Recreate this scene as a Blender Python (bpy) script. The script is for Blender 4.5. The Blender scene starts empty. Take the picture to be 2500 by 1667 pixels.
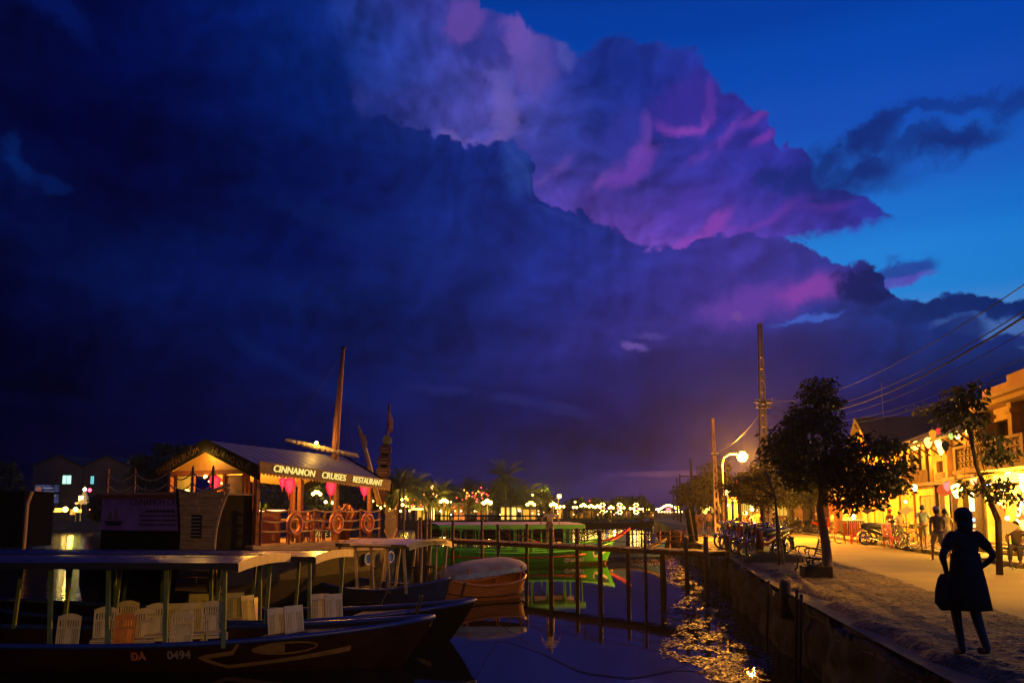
import bpy, bmesh, math, random
from math import sin, cos, pi, radians, atan2, sqrt, tan, hypot
from mathutils import Vector, Matrix, noise as mnoise
random.seed(7)
S = bpy.context.scene
C = S.collection
# ------------------------------------------------------------------ camera
F = 2000.0; PITCH = radians(6.5); HOR = 1250.0; CAMZ = 1.6
CY = HOR - F * tan(PITCH)
cd = bpy.data.cameras.new('camera'); cam = bpy.data.objects.new('camera', cd); C.objects.link(cam)
cam.location = (0, 0, CAMZ); cam.rotation_euler = (pi / 2 + PITCH, 0, 0)
cd.sensor_width = 36; cd.lens = 36 * F / 2500; cd.shift_y = (CY - 833.5) / 2500
cd.clip_end = 3000; cd.clip_start = .1
S.camera = cam
def raydir(px, py):
    u = (px - 1250) / F; v = (CY - py) / F
    return Vector((u, cos(PITCH) - v * sin(PITCH), sin(PITCH) + v * cos(PITCH)))
def G(px, py, z=0.0):            # point of the horizontal plane z seen at a photo pixel
    d = raydir(px, py); t = (z - CAMZ) / d.z
    return Vector((d.x * t, d.y * t, z))
def P(px, py, Y):                # point at depth Y seen at a photo pixel
    d = raydir(px, py); t = Y / d.y
    return Vector((d.x * t, Y, CAMZ + d.z * t))
S.view_settings.view_transform = 'Standard'; S.view_settings.look = 'None'
S.view_settings.exposure = 0; S.view_settings.gamma = 1; S.view_settings.use_curve_mapping = False
S.cycles.max_bounces = 5; S.cycles.diffuse_bounces = 2; S.cycles.glossy_bounces = 3
S.cycles.transmission_bounces = 4; S.cycles.transparent_max_bounces = 6
S.cycles.sample_clamp_indirect = 3; S.cycles.use_denoising = True
S.cycles.caustics_reflective = False; S.cycles.caustics_refractive = False
S.cycles.use_light_tree = True
def lin(c):
    return tuple(((v / 255) / 12.92 if v <= 10.3 else (((v / 255) + .055) / 1.055) ** 2.4) for v in c)
# ------------------------------------------------------------------ node expressions
class N:
    def __init__(s, tree, sock): s.t = tree; s.s = sock
    def _b(s, op, o=None, rev=False, clamp=False):
        n = s.t.nodes.new('ShaderNodeMath'); n.operation = op; n.use_clamp = clamp
        a, b = (s, o) if not rev else (o, s)
        for i, v in enumerate((a, b)):
            if v is None: continue
            if isinstance(v, N): s.t.links.new(v.s, n.inputs[i])
            else: n.inputs[i].default_value = v
        return N(s.t, n.outputs[0])
    def __add__(s, o): return s._b('ADD', o)
    def __radd__(s, o): return s._b('ADD', o, True)
    def __sub__(s, o): return s._b('SUBTRACT', o)
    def __rsub__(s, o): return s._b('SUBTRACT', o, True)
    def __mul__(s, o): return s._b('MULTIPLY', o)
    def __rmul__(s, o): return s._b('MULTIPLY', o, True)
    def __truediv__(s, o): return s._b('DIVIDE', o)
    def pw(s, o): return s._b('POWER', o)
    def mx(s, o): return s._b('MAXIMUM', o)
    def mn(s, o): return s._b('MINIMUM', o)
    def step(s, a, b):           # smoothstep a..b -> 0..1
        n = s.t.nodes.new('ShaderNodeMapRange'); n.interpolation_type = 'SMOOTHSTEP'; n.clamp = True
        s.t.links.new(s.s, n.inputs['Value']); n.inputs['From Min'].default_value = a; n.inputs['From Max'].default_value = b
        return N(s.t, n.outputs[0])
def vmath(t, op, a, b=None):
    n = t.nodes.new('ShaderNodeVectorMath'); n.operation = op
    for i, v in enumerate((a, b)):
        if v is None: continue
        if isinstance(v, bpy.types.NodeSocket): t.links.new(v, n.inputs[i])
        elif isinstance(v, N): t.links.new(v.s, n.inputs[3 if (op == 'SCALE' and i == 1) else i])
        elif op == 'SCALE' and i == 1: n.inputs[3].default_value = v
        else: n.inputs[i].default_value = v
    return n.outputs[0]
def noisef(t, vec, scale, detail=5, rough=.55, dist=0):
    n = t.nodes.new('ShaderNodeTexNoise'); n.inputs['Scale'].default_value = scale
    n.inputs['Detail'].default_value = detail; n.inputs['Roughness'].default_value = rough
    n.inputs['Distortion'].default_value = dist; t.links.new(vec, n.inputs['Vector'])
    return N(t, n.outputs[0])
def cmix(t, fac, a, b, mode='MIX'):
    n = t.nodes.new('ShaderNodeMix'); n.data_type = 'RGBA'; n.blend_type = mode; n.clamp_result = False
    if isinstance(fac, N): t.links.new(fac.s, n.inputs[0])
    else: n.inputs[0].default_value = fac
    for k, v in ((6, a), (7, b)):
        if isinstance(v, bpy.types.NodeSocket): t.links.new(v, n.inputs[k])
        else: n.inputs[k].default_value = (*v, 1)
    return n.outputs[2]
def ramp(t, fac, stops, interp='LINEAR'):
    n = t.nodes.new('ShaderNodeValToRGB'); r = n.color_ramp; r.interpolation = interp
    while len(r.elements) < len(stops): r.elements.new(.5)
    for e, (p, c) in zip(r.elements, sorted(stops, key=lambda q: q[0])): e.position = p; e.color = (*c, 1)
    t.links.new(fac.s, n.inputs[0]); return n.outputs[0]
# ------------------------------------------------------------------ sky: dusk gradient and storm clouds, fixed in world directions
W = bpy.data.worlds.new('World'); W.use_nodes = True
wt = W.node_tree; wt.nodes.clear()
wout = wt.nodes.new('ShaderNodeOutputWorld'); wbg = wt.nodes.new('ShaderNodeBackground')
wt.links.new(wbg.outputs[0], wout.inputs[0])
tc = wt.nodes.new('ShaderNodeTexCoord'); DIR = tc.outputs['Generated']
sx = wt.nodes.new('ShaderNodeSeparateXYZ'); wt.links.new(DIR, sx.inputs[0])
dx, dy, dz = (N(wt, sx.outputs[i]) for i in range(3))
K = 57.29578
def A2(px, py):
    d = raydir(px, py); return atan2(d.x, d.y) * K, atan2(d.z, hypot(d.x, d.y)) * K
az0 = dx._b('ARCTAN2', dy) * K
hyp = (dx * dx + dy * dy)._b('SQRT')
el0 = dz._b('ARCTAN2', hyp)  * K
# fractal warp (degrees)
wA = noisef(wt, DIR, 5, 3, .5); wA2 = noisef(wt, vmath(wt, 'ADD', DIR, (7, 3, 1)), 5, 3, .5)
wB = noisef(wt, DIR, 20, 8, .66); wB2 = noisef(wt, vmath(wt, 'ADD', DIR, (2, 9, 4)), 20, 8, .66)
az1 = az0 + (wA - .5) * 5.0; el1 = el0 + (wA2 - .5) * 4.0           # soft warp for the colour fields
azF = az0 + (wB - .5) * 2.6; elF = el0 + (wB2 - .5) * 2.6            # billowy warp for the edges
azS = az1 + (wB - .5) * 1.2; elS = el1 + (wB2 - .5) * 1.0
GX = [0, 250, 500, 750, 1000, 1250, 1500, 1750, 2000, 2250, 2500]
def table(rows):                 # rows: {y: 11 colours}; returns sampler in pixel space
    ys = sorted(rows)
    def f(px, py):
        px = min(max(px, 0), 2499.9); py = min(max(py, ys[0]), ys[-1] - .01)
        i = int(px / 250); fx = px / 250 - i
        j = max(k for k in range(len(ys) - 1) if ys[k] <= py); fy = (py - ys[j]) / (ys[j + 1] - ys[j])
        a, b = rows[ys[j]], rows[ys[j + 1]]
        return tuple((a[i][k] * (1 - fx) + a[i + 1][k] * fx) * (1 - fy) + (b[i][k] * (1 - fx) + b[i + 1][k] * fx) * fy for k in range(3))
    return f
def unpix(az, el):               # direction -> photo pixel
    a, e = radians(az), radians(el); d = Vector((sin(a) * cos(e), cos(a) * cos(e), sin(e)))
    fwd = d.y * cos(PITCH) + d.z * sin(PITCH); up = -d.y * sin(PITCH) + d.z * cos(PITCH)
    return 1250 + F * d.x / fwd, CY - F * up / fwd
def grid(rows, back, az, el, els=(-1, 1.2, 3, 5, 7.5, 10, 12.5, 15, 17.5, 20, 23, 26, 29, 32.5)):
    f = table(rows); azn = (az + 180) * (1 / 360.0)
    col = None; prev = None
    for e in els:
        st = [(0.0, lin(back)), (.25, lin([(q + r) / 2 for q, r in zip(back, f(*unpix(-33, e)))]))]
        for k in range(-33, 34, 3):
            st.append(((k + 180) / 360, lin(f(*unpix(k, e)))))
        st.append((.75, lin([(q + r) / 2 for q, r in zip(back, f(*unpix(33, e)))]))); st.append((1.0, lin(back)))
        c = ramp(wt, azn, st, 'B_SPLINE')
        col = c if col is None else cmix(wt, el.step(prev, e), col, c)
        prev = e
    return col
# cloud mass (front, stormy) and mid clouds (purple, lit), sRGB as seen
MASS = {
 -100: [(2,8,50),(2,10,66),(2,20,92),(6,36,115),(40,50,140),(20,46,140),(10,46,140),(6,46,140),(4,46,138),(2,40,130),(2,36,120)],
 150: [(2,6,46),(1,6,54),(2,14,76),(5,34,112),(24,46,130),(30,44,130),(30,44,130),(30,44,130),(30,44,130),(30,44,130),(30,44,130)],
 300: [(1,4,42),(1,3,44),(2,11,66),(3,26,98),(18,40,120),(22,40,124),(30,40,126),(30,40,126),(30,40,126),(30,40,126),(30,40,126)],
 450: [(3,14,66),(1,4,48),(2,11,66),(3,18,84),(10,28,100),(22,44,132),(25,46,136),(30,40,126),(30,40,126),(30,40,126),(30,40,126)],
 600: [(2,8,50),(3,18,74),(3,18,78),(2,12,72),(10,30,98),(22,42,130),(32,46,138),(58,50,148),(52,54,150),(26,50,136),(16,60,140)],
 700: [(1,5,44),(3,16,70),(2,12,66),(3,24,86),(8,28,96),(24,38,120),(30,40,128),(56,46,140),(44,48,138),(10,44,118),(8,40,100)],
 780: [(0,3,40),(2,9,54),(2,12,62),(2,16,74),(6,26,92),(18,32,106),(42,40,124),(52,44,132),(24,44,124),(14,46,120),(24,56,124)],
 860: [(0,2,36),(1,6,50),(1,10,58),(2,13,70),(6,24,88),(24,32,104),(28,34,110),(18,34,112),(12,32,106),(12,38,108),(14,40,104)],
 950: [(0,2,32),(0,4,44),(1,7,53),(3,15,72),(8,24,86),(16,24,88),(18,22,90),(10,20,84),(6,16,78),(4,16,74),(4,14,62)],
 1030: [(0,1,26),(0,2,38),(1,4,46),(2,12,64),(3,14,72),(6,14,72),(12,14,72),(16,12,66),(6,10,62),(3,8,56),(2,6,44)],
 1110: [(0,0,22),(0,1,34),(0,2,42),(3,8,56),(5,14,72),(10,16,76),(20,18,78),(34,20,74),(14,10,56),(4,6,46),(2,4,36)],
 1180: [(0,0,20),(0,1,30),(0,1,36),(2,6,50),(8,18,76),(20,24,86),(42,32,94),(72,46,94),(34,22,64),(8,8,44),(2,4,34)],
 1250: [(0,0,18),(0,1,28),(0,1,34),(2,6,46),(10,16,70),(26,22,78),(50,34,88),(66,40,84),(38,24,60),(8,8,40),(2,4,30)],
}
MID = {
 -100: [(1,10,60),(1,14,80),(3,24,100),(13,48,128),(56,56,150),(55,60,150),(25,60,160),(8,60,160),(3,60,160),(1,50,150),(1,50,140)],
 70: [(1,10,60),(1,14,80),(2,20,90),(10,46,126),(37,54,142),(72,66,160),(34,54,146),(30,50,146),(25,60,160),(17,60,160),(17,60,160)],
 160: [(1,10,60),(1,14,80),(2,20,90),(6,42,122),(37,58,148),(75,70,164),(24,44,134),(34,46,144),(51,44,150),(17,60,160),(17,60,160)],
 250: [(1,10,60),(1,14,80),(2,20,90),(8,36,116),(53,60,152),(82,76,170),(20,44,132),(37,44,146),(67,46,150),(60,50,150),(17,60,160)],
 320: [(1,10,60),(1,14,80),(2,20,90),(17,44,124),(60,64,156),(77,74,164),(27,46,134),(48,48,156),(51,46,152),(94,56,160),(17,60,160)],
 400: [(1,10,60),(1,14,80),(2,20,90),(17,44,124),(68,72,160),(51,54,144),(49,54,146),(49,50,156),(36,46,148),(17,44,132),(8,40,120)],
 480: [(1,10,60),(1,14,80),(2,20,90),(17,44,124),(68,72,160),(63,58,150),(67,56,154),(63,52,158),(37,44,144),(20,46,140),(10,50,140)],
 540: [(1,10,60),(1,14,80),(2,20,90),(17,44,124),(68,72,160),(73,62,160),(92,62,168),(77,56,166),(56,50,158),(34,46,148),(17,50,150)],
 600: [(1,10,60),(1,14,80),(2,20,90),(17,44,124),(68,72,160),(77,62,160),(106,66,172),(89,60,168),(51,50,150),(34,50,146),(25,50,150)],
}
# clear sky by elevation
cs = []
for y, c in ((1250,(20,90,180)),(800,(70,135,205)),(730,(26,128,212)),(640,(26,126,214)),(560,(20,112,206)),(450,(22,94,196)),(300,(16,76,182)),(150,(2,70,176)),(30,(2,60,160)),(-200,(0,46,130))):
    cs.append(((A2(1900, y)[1] + 10) / 100, lin(c)))
cs.append((1.0, lin((0, 26, 90)))); cs.append((0.0, lin((10, 30, 90))))
col = ramp(wt, (el0 + 10) * .01, cs, 'EASE')
col = cmix(wt, azF.step(24, 42) * .35, col, cmix(wt, 1.0, col, (.25, .45, .6), 'MULTIPLY'))
# embossed billows
offs = vmath(wt, 'ADD', DIR, (-.012, 0, .016))
def billow(vec, scale, detail=3.0, rough=.55):
    n = wt.nodes.new('ShaderNodeTexVoronoi'); n.feature = 'F1'; n.inputs['Scale'].default_value = scale
    n.inputs['Detail'].default_value = detail; n.inputs['Roughness'].default_value = rough; n.normalize = True; wt.links.new(vec, n.inputs['Vector']); return N(wt, n.outputs['Distance'])
wv = wt.nodes.new('ShaderNodeTexNoise'); wv.inputs['Scale'].default_value = 7; wv.inputs['Detail'].default_value = 4; wt.links.new(DIR, wv.inputs['Vector'])
WV = vmath(wt, 'SCALE', vmath(wt, 'SUBTRACT', wv.outputs['Color'], (.5, .5, .5)), .10)
D2 = vmath(wt, 'ADD', DIR, WV); offs2 = vmath(wt, 'ADD', D2, (-.010, 0, .013))
bh = billow(D2, 48, 1.0, .5); bv1 = billow(D2, 14, 2.6, .6); bv2 = billow(offs2, 14, 2.6, .6)
rn1 = noisef(wt, D2, 8, 7, .55); rn2 = noisef(wt, offs2, 8, 7, .55)
reliefB = (bv1 - bv2); relief = (rn2 - rn1)
big = noisef(wt, vmath(wt, 'MULTIPLY', DIR, (1, 1, 2.2)), 4.0, 6, .55, .4)
mass = grid(MASS, (3, 12, 60), azS, elS)
mid = grid(MID, (10, 30, 100), azS, elS, (8, 18, 19.5, 21, 22.5, 24, 25.5, 27, 29, 31, 33))
def shade(c, k, kb, kv):
    f = (relief * k + reliefB * kv + (big - .5) * kb + 1).mx(.3).mn(2.2)
    return vmath(wt, 'SCALE', c, f)
mass = shade(mass, 2.4, 1.7, 1.2); mid = shade(mid, 2.4, .45, 2.2)
def curve(pts, az):              # az -> elevation of an outline, through a colour ramp
    st = []; q = [A2(*p) for p in pts]
    st = [((a + 45) / 90, (e / 60,) * 3) for a, e in q]
    return N(wt, ramp(wt, (az + 45) * (1 / 90.0), st, 'LINEAR')) * 60
def soft(m, s): return m.step(-s, s)
# mid clouds' upper and right outline
top1 = curve([(1100,-300),(1165,-60),(1185,40),(1262,52),(1300,105),(1375,125),(1420,150),(1500,118),(1600,122),(1690,150),(1760,215),(1830,275),(1885,290),(1915,345),(1900,410),(1990,455),(2100,500),(2180,560),(2300,760)], azF)
bot1 = curve([(0,1250),(1850,700),(1895,596),(1960,580),(2050,566),(2150,548),(2250,520)], azF)
m1 = soft(top1 - elF + (.5 - bv1) * 1.6 + (.4 - bh) * .8, .24) * soft(elF - bot1, .35)
# strokes of light and blobs
def comb(a, e):
    n = wt.nodes.new('ShaderNodeCombineXYZ'); wt.links.new(a.s, n.inputs[0]); wt.links.new(e.s, n.inputs[1]); return n.outputs[0]
IRR = ((wB - .5) * 3.4 + (wA2 - .5) * 1.6 + (.5 - bv1) * 1.2 + 1).mx(.12)
vF = comb(azF + (bv1 - .5) * 2.0, elF + (bv2 - .5) * 2.0)
vS0 = comb(az0 + (wB - .5) * 1.6, el0 + (wB2 - .5) * 1.6)
vW = comb(az0 + (wB - .5) * 4.5, el0 + (wB2 - .5) * 3.5)
def blob(px, py, rx, ry, rot, s=.5, vec=None):
    a, e = A2(px, py); k = 1 / 34.9 * cos(radians(a)) * (1 + s)
    m = wt.nodes.new('ShaderNodeMapping'); m.vector_type = 'TEXTURE'
    wt.links.new(vec or vF, m.inputs[0]); m.inputs[1].default_value = (a, e, 0)
    m.inputs[2].default_value = (0, 0, radians(rot)); m.inputs[3].default_value = (rx * k, ry * k, 1)
    g = wt.nodes.new('ShaderNodeTexGradient'); g.gradient_type = 'SPHERICAL'; wt.links.new(m.outputs[0], g.inputs[0])
    return (N(wt, g.outputs[1]) * IRR).step(0, min(1, 2 * s / (1 + s)))
def stroke(pts, w, *_):
    acc = None
    for (p, q) in zip(pts, pts[1:]):
        L = hypot(q[0] - p[0], q[1] - p[1])
        m = blob((p[0] + q[0]) / 2, (p[1] + q[1]) / 2, L * .5 + w * .3, w * .62, math.degrees(atan2(p[1] - q[1], q[0] - p[0])), .95, vS0)
        acc = m if acc is None else acc.mx(m)
    return acc
def add(c, m, rgb): return cmix(wt, m, c, rgb, 'ADD')
def over(c, m, rgb): return cmix(wt, m, c, lin(rgb))
pk = lin((140, 62, 190)); pk2 = lin((110, 60, 160))
mid = over(mid, stroke([(1735,215),(1738,270),(1712,312),(1648,318),(1610,300)], 17) * .75, (140, 66, 178))
mid = over(mid, blob(1665,265,85,50,10,.5) * .8, (54, 44, 148))
mid = over(mid, stroke([(1576,295),(1578,350),(1530,400),(1455,450)], 22) * .6, (124, 72, 176))
mid = over(mid, blob(1520,360,50,80,-25,.5) * .7, (46, 52, 150))
mid = over(mid, blob(1535,425,60,24,35,.6) * .55, (120, 66, 180))
mid = over(mid, stroke([(1870,283),(1800,305),(1740,360),(1690,390)], 15) * .6, (116, 60, 170))
mid = over(mid, stroke([(1880,335),(1840,345)], 16) * .7, (126, 54, 170))
mid = over(mid, stroke([(1390,390),(1340,425),(1310,440)], 16) * .6, (98, 72, 164))
mid = over(mid, stroke([(1770,530),(1720,575),(1650,605)], 26) * .6, (146, 66, 180))
mid = over(mid, stroke([(2060,510),(1950,505),(1800,560),(1740,575)], 15) * .5, (116, 58, 172))
mid = over(mid, blob(1660,530,60,30,35,.7) * .5, (70, 50, 158))
mid = over(mid, blob(1960,540,80,22,8,.6) * .6, (60, 44, 148))
# dark core in the upper cumulus and its bright crown
mid = over(mid, blob(1165,100,80,55,-20,.6) * .6, (38, 48, 134))
mid = over(mid, blob(1120,60,55,40,20,.5) * .65, (104, 72, 166))
mid = over(mid, blob(1255,100,40,40,20,.5) * .7, (110, 80, 172))
mid = over(mid, blob(1285,170,55,70,20,.5) * .6, (96, 80, 172))
mid = over(mid, blob(1368,140,26,34,10,.5) * .8, (84, 88, 180))
mid = over(mid, blob(1205,225,26,24,10,.9) * .6, (92, 88, 176))
mid = over(mid, blob(1215,290,30,40,10,.6) * .6, (106, 92, 176))
mid = over(mid, blob(1460,160,110,60,0,.8) * .5, (16, 42, 132))
mid = over(mid, blob(820,275,55,38,20,.7) * .6, (62, 70, 158))
mid = over(mid, stroke([(1240,330),(1130,352),(1085,330)], 16) * .6, (112, 92, 176))
col = cmix(wt, m1, col, mid)
# dark wisps in the clear part
for (px, py, rx, ry, rot, op) in ((1985,405,130,34,14,.85),(2060,430,150,24,10,.7),(2130,385,42,66,-20,.8),(2120,330,80,26,20,.7),(2225,340,60,18,10,.7),
    (2330,345,90,24,6,.85),(2320,375,50,22,20,.6),(2350,250,90,17,0,.6),(2480,240,60,26,10,.6),(2160,300,60,14,10,.4),(2080,470,130,26,8,.5)):
    col = over(col, blob(px, py, rx, ry, rot, .75, vW) * op, (14, 40, 116))
# tongue and cumulus standing before the clear part
col = over(col, blob(2195,672,72,26,6,.5) * .85, (30, 54, 146))
col = over(col, blob(2200,700,60,9,8,.8) * .8, (84, 70, 176))
# front mass outline
top2 = curve([(0,-900),(700,-300),(880,300),(980,325),(1080,352),(1130,372),(1175,356),(1245,362),(1292,402),(1300,485),(1345,508),(1400,530),(1450,565),(1520,600),(1600,618),(1700,600),(1800,592),(1905,594),(2000,628),(2120,650),(2160,672),(2190,744),(2260,744),(2360,732),(2500,732),(2600,700)], azF)
dist2 = top2 - elF + (.45 - bv1) * 1.8 + (.4 - bh) * 1.3
softl = az0.step(-13, -3)
m2 = cmix(wt, softl, (dist2 + 1.0).step(-2.2, 2.2).s, (dist2.step(-.14, .16)).s)
m2 = N(wt, m2)
# soft rim of the right part
mass = over(mass, blob(1900,738,150,34,13,.9) * .95, (90, 56, 158))
mass = over(mass, blob(1970,722,70,22,10,.9) * .75, (134, 62, 164))
mass = over(mass, stroke([(2040,768),(1980,772),(1900,785)], 9) * .9, (52, 92, 190))
mass = over(mass, stroke([(1810,772),(1795,768)], 14) * .7, (104, 70, 150))
mass = over(mass, stroke([(1520,838),(1570,848)], 11) * .9, (96, 76, 160))
mass = over(mass, stroke([(1560,815),(1610,822)], 9) * .6, (76, 66, 150))
mass = over(mass, blob(2350,765,200,26,0,.5) * .8, (4, 34, 98))
mass = over(mass, blob(2440,812,120,22,-3,.6) * .85, (70, 110, 180))
mass = over(mass, blob(2490,850,26,16,-3,.6) * .5, (80, 110, 170))
mass = over(mass, blob(2330,830,60,26,12,.4) * .9, (10, 38, 108))
mass = over(mass, blob(2440,850,70,16,0,.4) * .9, (14, 40, 112))
mass = over(mass, blob(2110,702,78,60,10,.25) * .97, (8, 28, 92))
mass = over(mass, blob(2170,712,36,14,0,.4) * .9, (14, 36, 108))
mass = over(mass, blob(1780,900,260,50,4,.8) * .5, (8, 20, 84))
mass = over(mass, blob(1255,400,44,70,0,.7) * .5, (40, 70, 160))
mass = over(mass, stroke([(1245,372),(1284,410),(1294,470)], 8) * .14, (64, 92, 178))
mass = over(mass, stroke([(1310,505),(1370,525),(1440,565)], 8) * .12, (56, 84, 174))
mass = over(mass, blob(120,45,75,34,-25,.8) * .5, (4, 26, 104))
mass = over(mass, blob(30,420,36,14,-20,.8) * .45, (4, 40, 112))
mass = over(mass, blob(10,375,16,30,0,.8) * .4, (4, 40, 112))
mass = over(mass, blob(115,460,30,16,-20,.7) * .35, (4, 36, 108))
mass = over(mass, stroke([(1010,945),(1150,955),(1300,985),(1420,1010)], 18) * .35, (34, 44, 116))
mass = over(mass, blob(840,560,160,26,-12,.9) * .35, (6, 34, 104))
mass = over(mass, stroke([(600,840),(760,930),(900,980)], 26) * .25, (8, 32, 100))
vN = comb(az0, el0 + (wA - .5) * .5)
mass = over(mass, blob(1670,1158,130,6,0,.9,vN) * .7, (112, 68, 98))
mass = over(mass, blob(1720,1180,170,20,0,.9,vN) * .4, (80, 50, 90))
col = cmix(wt, m2, col, mass)
# ground haze near the horizon, below it plain dark
col = cmix(wt, (0 - el0).step(0, 3), col, lin((6, 8, 30)))
wt.links.new(col, wbg.inputs[0]); wbg.inputs[1].default_value = 1.0
W.cycles.sampling_method = 'NONE'
S.world = W
# ------------------------------------------------------------------ mesh and object helpers
RZ = lambda a: Matrix.Rotation(a, 3, 'Z')
class MB:
    def __init__(s): s.v = []; s.f = []
    def quadface(s, pts):
        b = len(s.v); s.v += [tuple(p) for p in pts]; s.f.append(tuple(range(b, b + len(pts)))); return s
    def box(s, c, size, rz=0, rx=0, ry=0, taper=1.0):
        b = len(s.v); R = Matrix.Rotation(rz, 3, 'Z') @ Matrix.Rotation(ry, 3, 'Y') @ Matrix.Rotation(rx, 3, 'X')
        for k in (-1, 1):
            for i, j in ((-1, -1), (1, -1), (1, 1), (-1, 1)):
                t = taper if k > 0 else 1
                p = R @ Vector((i * size[0] / 2 * t, j * size[1] / 2 * t, k * size[2] / 2))
                s.v.append((p.x + c[0], p.y + c[1], p.z + c[2]))
        s.f += [tuple(b + q for q in f) for f in ((3, 2, 1, 0), (4, 5, 6, 7), (0, 1, 5, 4), (1, 2, 6, 5), (2, 3, 7, 6), (3, 0, 4, 7))]
        return s
    def bar(s, p, q, w, h=None, up=(0, 0, 1)):
        p = Vector(p); q = Vector(q); h = h or w; d = (q - p); L = d.length
        if L < 1e-6: return s
        d /= L; u = Vector(up)
        if abs(d.dot(u)) > .97: u = Vector((0, 1, 0))
        a = d.cross(u).normalized(); c = a.cross(d); b = len(s.v)
        for e in (p, q):
            for i, j in ((-1, -1), (1, -1), (1, 1), (-1, 1)): s.v.append(tuple(e + a * (i * w / 2) + c * (j * h / 2)))
        s.f += [tuple(b + q_ for q_ in f) for f in ((3, 2, 1, 0), (4, 5, 6, 7), (0, 1, 5, 4), (1, 2, 6, 5), (2, 3, 7, 6), (3, 0, 4, 7))]
        return s
    def tube(s, pts, r, n=8, cap=True):
        pts = [Vector(p) for p in pts]; rs = r if isinstance(r, (list, tuple)) else [r] * len(pts)
        b = len(s.v); m = len(pts)
        u = None
        for i, p in enumerate(pts):
            d = (pts[min(i + 1, m - 1)] - pts[max(i - 1, 0)]).normalized()
            if u is None:
                u = d.orthogonal().normalized() if abs(d.z) < .9 else Vector((1, 0, 0))
            u = (u - d * u.dot(d)).normalized(); w = d.cross(u)
            for k in range(n):
                a = 2 * pi * k / n; s.v.append(tuple(p + (u * cos(a) + w * sin(a)) * rs[i]))
        for i in range(m - 1):
            for k in range(n):
                s.f.append((b + i * n + k, b + i * n + (k + 1) % n, b + (i + 1) * n + (k + 1) % n, b + (i + 1) * n + k))
        if cap:
            s.f.append(tuple(b + k for k in reversed(range(n)))); s.f.append(tuple(b + (m - 1) * n + k for k in range(n)))
        return s
    def lathe(s, prof, n=16, c=(0, 0, 0), sc=(1, 1)):
        b = len(s.v)
        for r, z in prof:
            for k in range(n):
                a = 2 * pi * k / n; s.v.append((c[0] + r * cos(a) * sc[0], c[1] + r * sin(a) * sc[1], c[2] + z))
        for i in range(len(prof) - 1):
            for k in range(n):
                s.f.append((b + i * n + k, b + i * n + (k + 1) % n, b + (i + 1) * n + (k + 1) % n, b + (i + 1) * n + k))
        s.f.append(tuple(b + k for k in reversed(range(n)))); s.f.append(tuple(b + (len(prof) - 1) * n + k for k in range(n)))
        return s
    def torus(s, c, R, r, axis=(0, 1, 0), n=28, m=8, arc=(0, 2 * pi)):
        ax = Vector(axis).normalized(); u = ax.orthogonal().normalized(); w = ax.cross(u); full = abs(arc[1] - arc[0] - 2 * pi) < 1e-6
        cnt = n if full else n + 1; b = len(s.v); c = Vector(c)
        for i in range(cnt):
            t = arc[0] + (arc[1] - arc[0]) * i / n; rad = u * cos(t) + w * sin(t)
            for k in range(m):
                a = 2 * pi * k / m; s.v.append(tuple(c + rad * (R + r * cos(a)) + ax * (r * sin(a))))
        for i in range(cnt if full else cnt - 1):
            for k in range(m):
                i2 = (i + 1) % cnt
                s.f.append((b + i * m + k, b + i2 * m + k, b + i2 * m + (k + 1) % m, b + i * m + (k + 1) % m))
        return s
    def prism(s, poly, d, axis='y', off=0.0):   # 2-D outline extruded by d along an axis (a thickness centred on off)
        b = len(s.v); n = len(poly)
        for k in (-d / 2, d / 2):
            for x, z in poly:
                s.v.append({'y': (x, off + k, z), 'x': (off + k, x, z), 'z': (x, z, off + k)}[axis])
        s.f.append(tuple(b + i for i in range(n))); s.f.append(tuple(b + n + i for i in reversed(range(n))))
        for i in range(n): s.f.append((b + i, b + n + i, b + n + (i + 1) % n, b + (i + 1) % n))
        return s
    def gridsurf(s, rows, close=False):         # rows of points, same count
        b = len(s.v); n = len(rows[0])
        for r in rows: s.v += [tuple(p) for p in r]
        for i in range(len(rows) - 1):
            for k in range(n - 1 + (1 if close else 0)):
                s.f.append((b + i * n + k, b + i * n + (k + 1) % n, b + (i + 1) * n + (k + 1) % n, b + (i + 1) * n + k))
        return s
    def ball(s, c, r, n=12, m=8, sz=1.0):
        return s.lathe([(max(r * sin(pi * i / m), r * .02), -r * cos(pi * i / m) * sz) for i in range(m + 1)], n, c)
    def mesh(s, name):
        me = bpy.data.meshes.new(name); me.from_pydata(s.v, [], s.f); me.update(); return me
    def build(s, name, mat, parent=None, smooth=False, label=None, kind=None, loc=None, bevel=0):
        me = s.mesh(name)
        if mat: me.materials.append(mat)
        if smooth:
            for p in me.polygons: p.use_smooth = True
        o = bpy.data.objects.new(name, me); C.objects.link(o)
        bm = bmesh.new(); bm.from_mesh(me); bmesh.ops.recalc_face_normals(bm, faces=bm.faces)
        if bevel: bmesh.ops.bevel(bm, geom=bm.edges, offset=bevel, segments=1, affect='EDGES')
        bm.to_mesh(me); bm.free()
        if parent: o.parent = parent
        if loc is not None: o.location = loc
        if label: o['label'] = label
        if kind: o['kind'] = kind
        return o
def tag(o, label, cat=None, group=None, kind=None):
    o['label'] = label
    if cat: o['category'] = cat
    if group: o['group'] = group
    if kind: o['kind'] = kind
    return o
def thing(name, label, cat, loc=(0, 0, 0), rz=0, group=None, rx=0, ry=0):
    o = bpy.data.objects.new(name, None); C.objects.link(o); o.empty_display_size = .1
    o.location = loc; o.rotation_euler = (rx, ry, rz); return tag(o, label, cat, group)
def piece(name, me, parent, loc=(0, 0, 0), rot=(0, 0, 0), scale=(1, 1, 1)):   # shares mesh data
    o = bpy.data.objects.new(name, me); C.objects.link(o); o.parent = parent
    o.location = loc; o.rotation_euler = rot; o.scale = scale; return o
KIDS = {}
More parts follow.
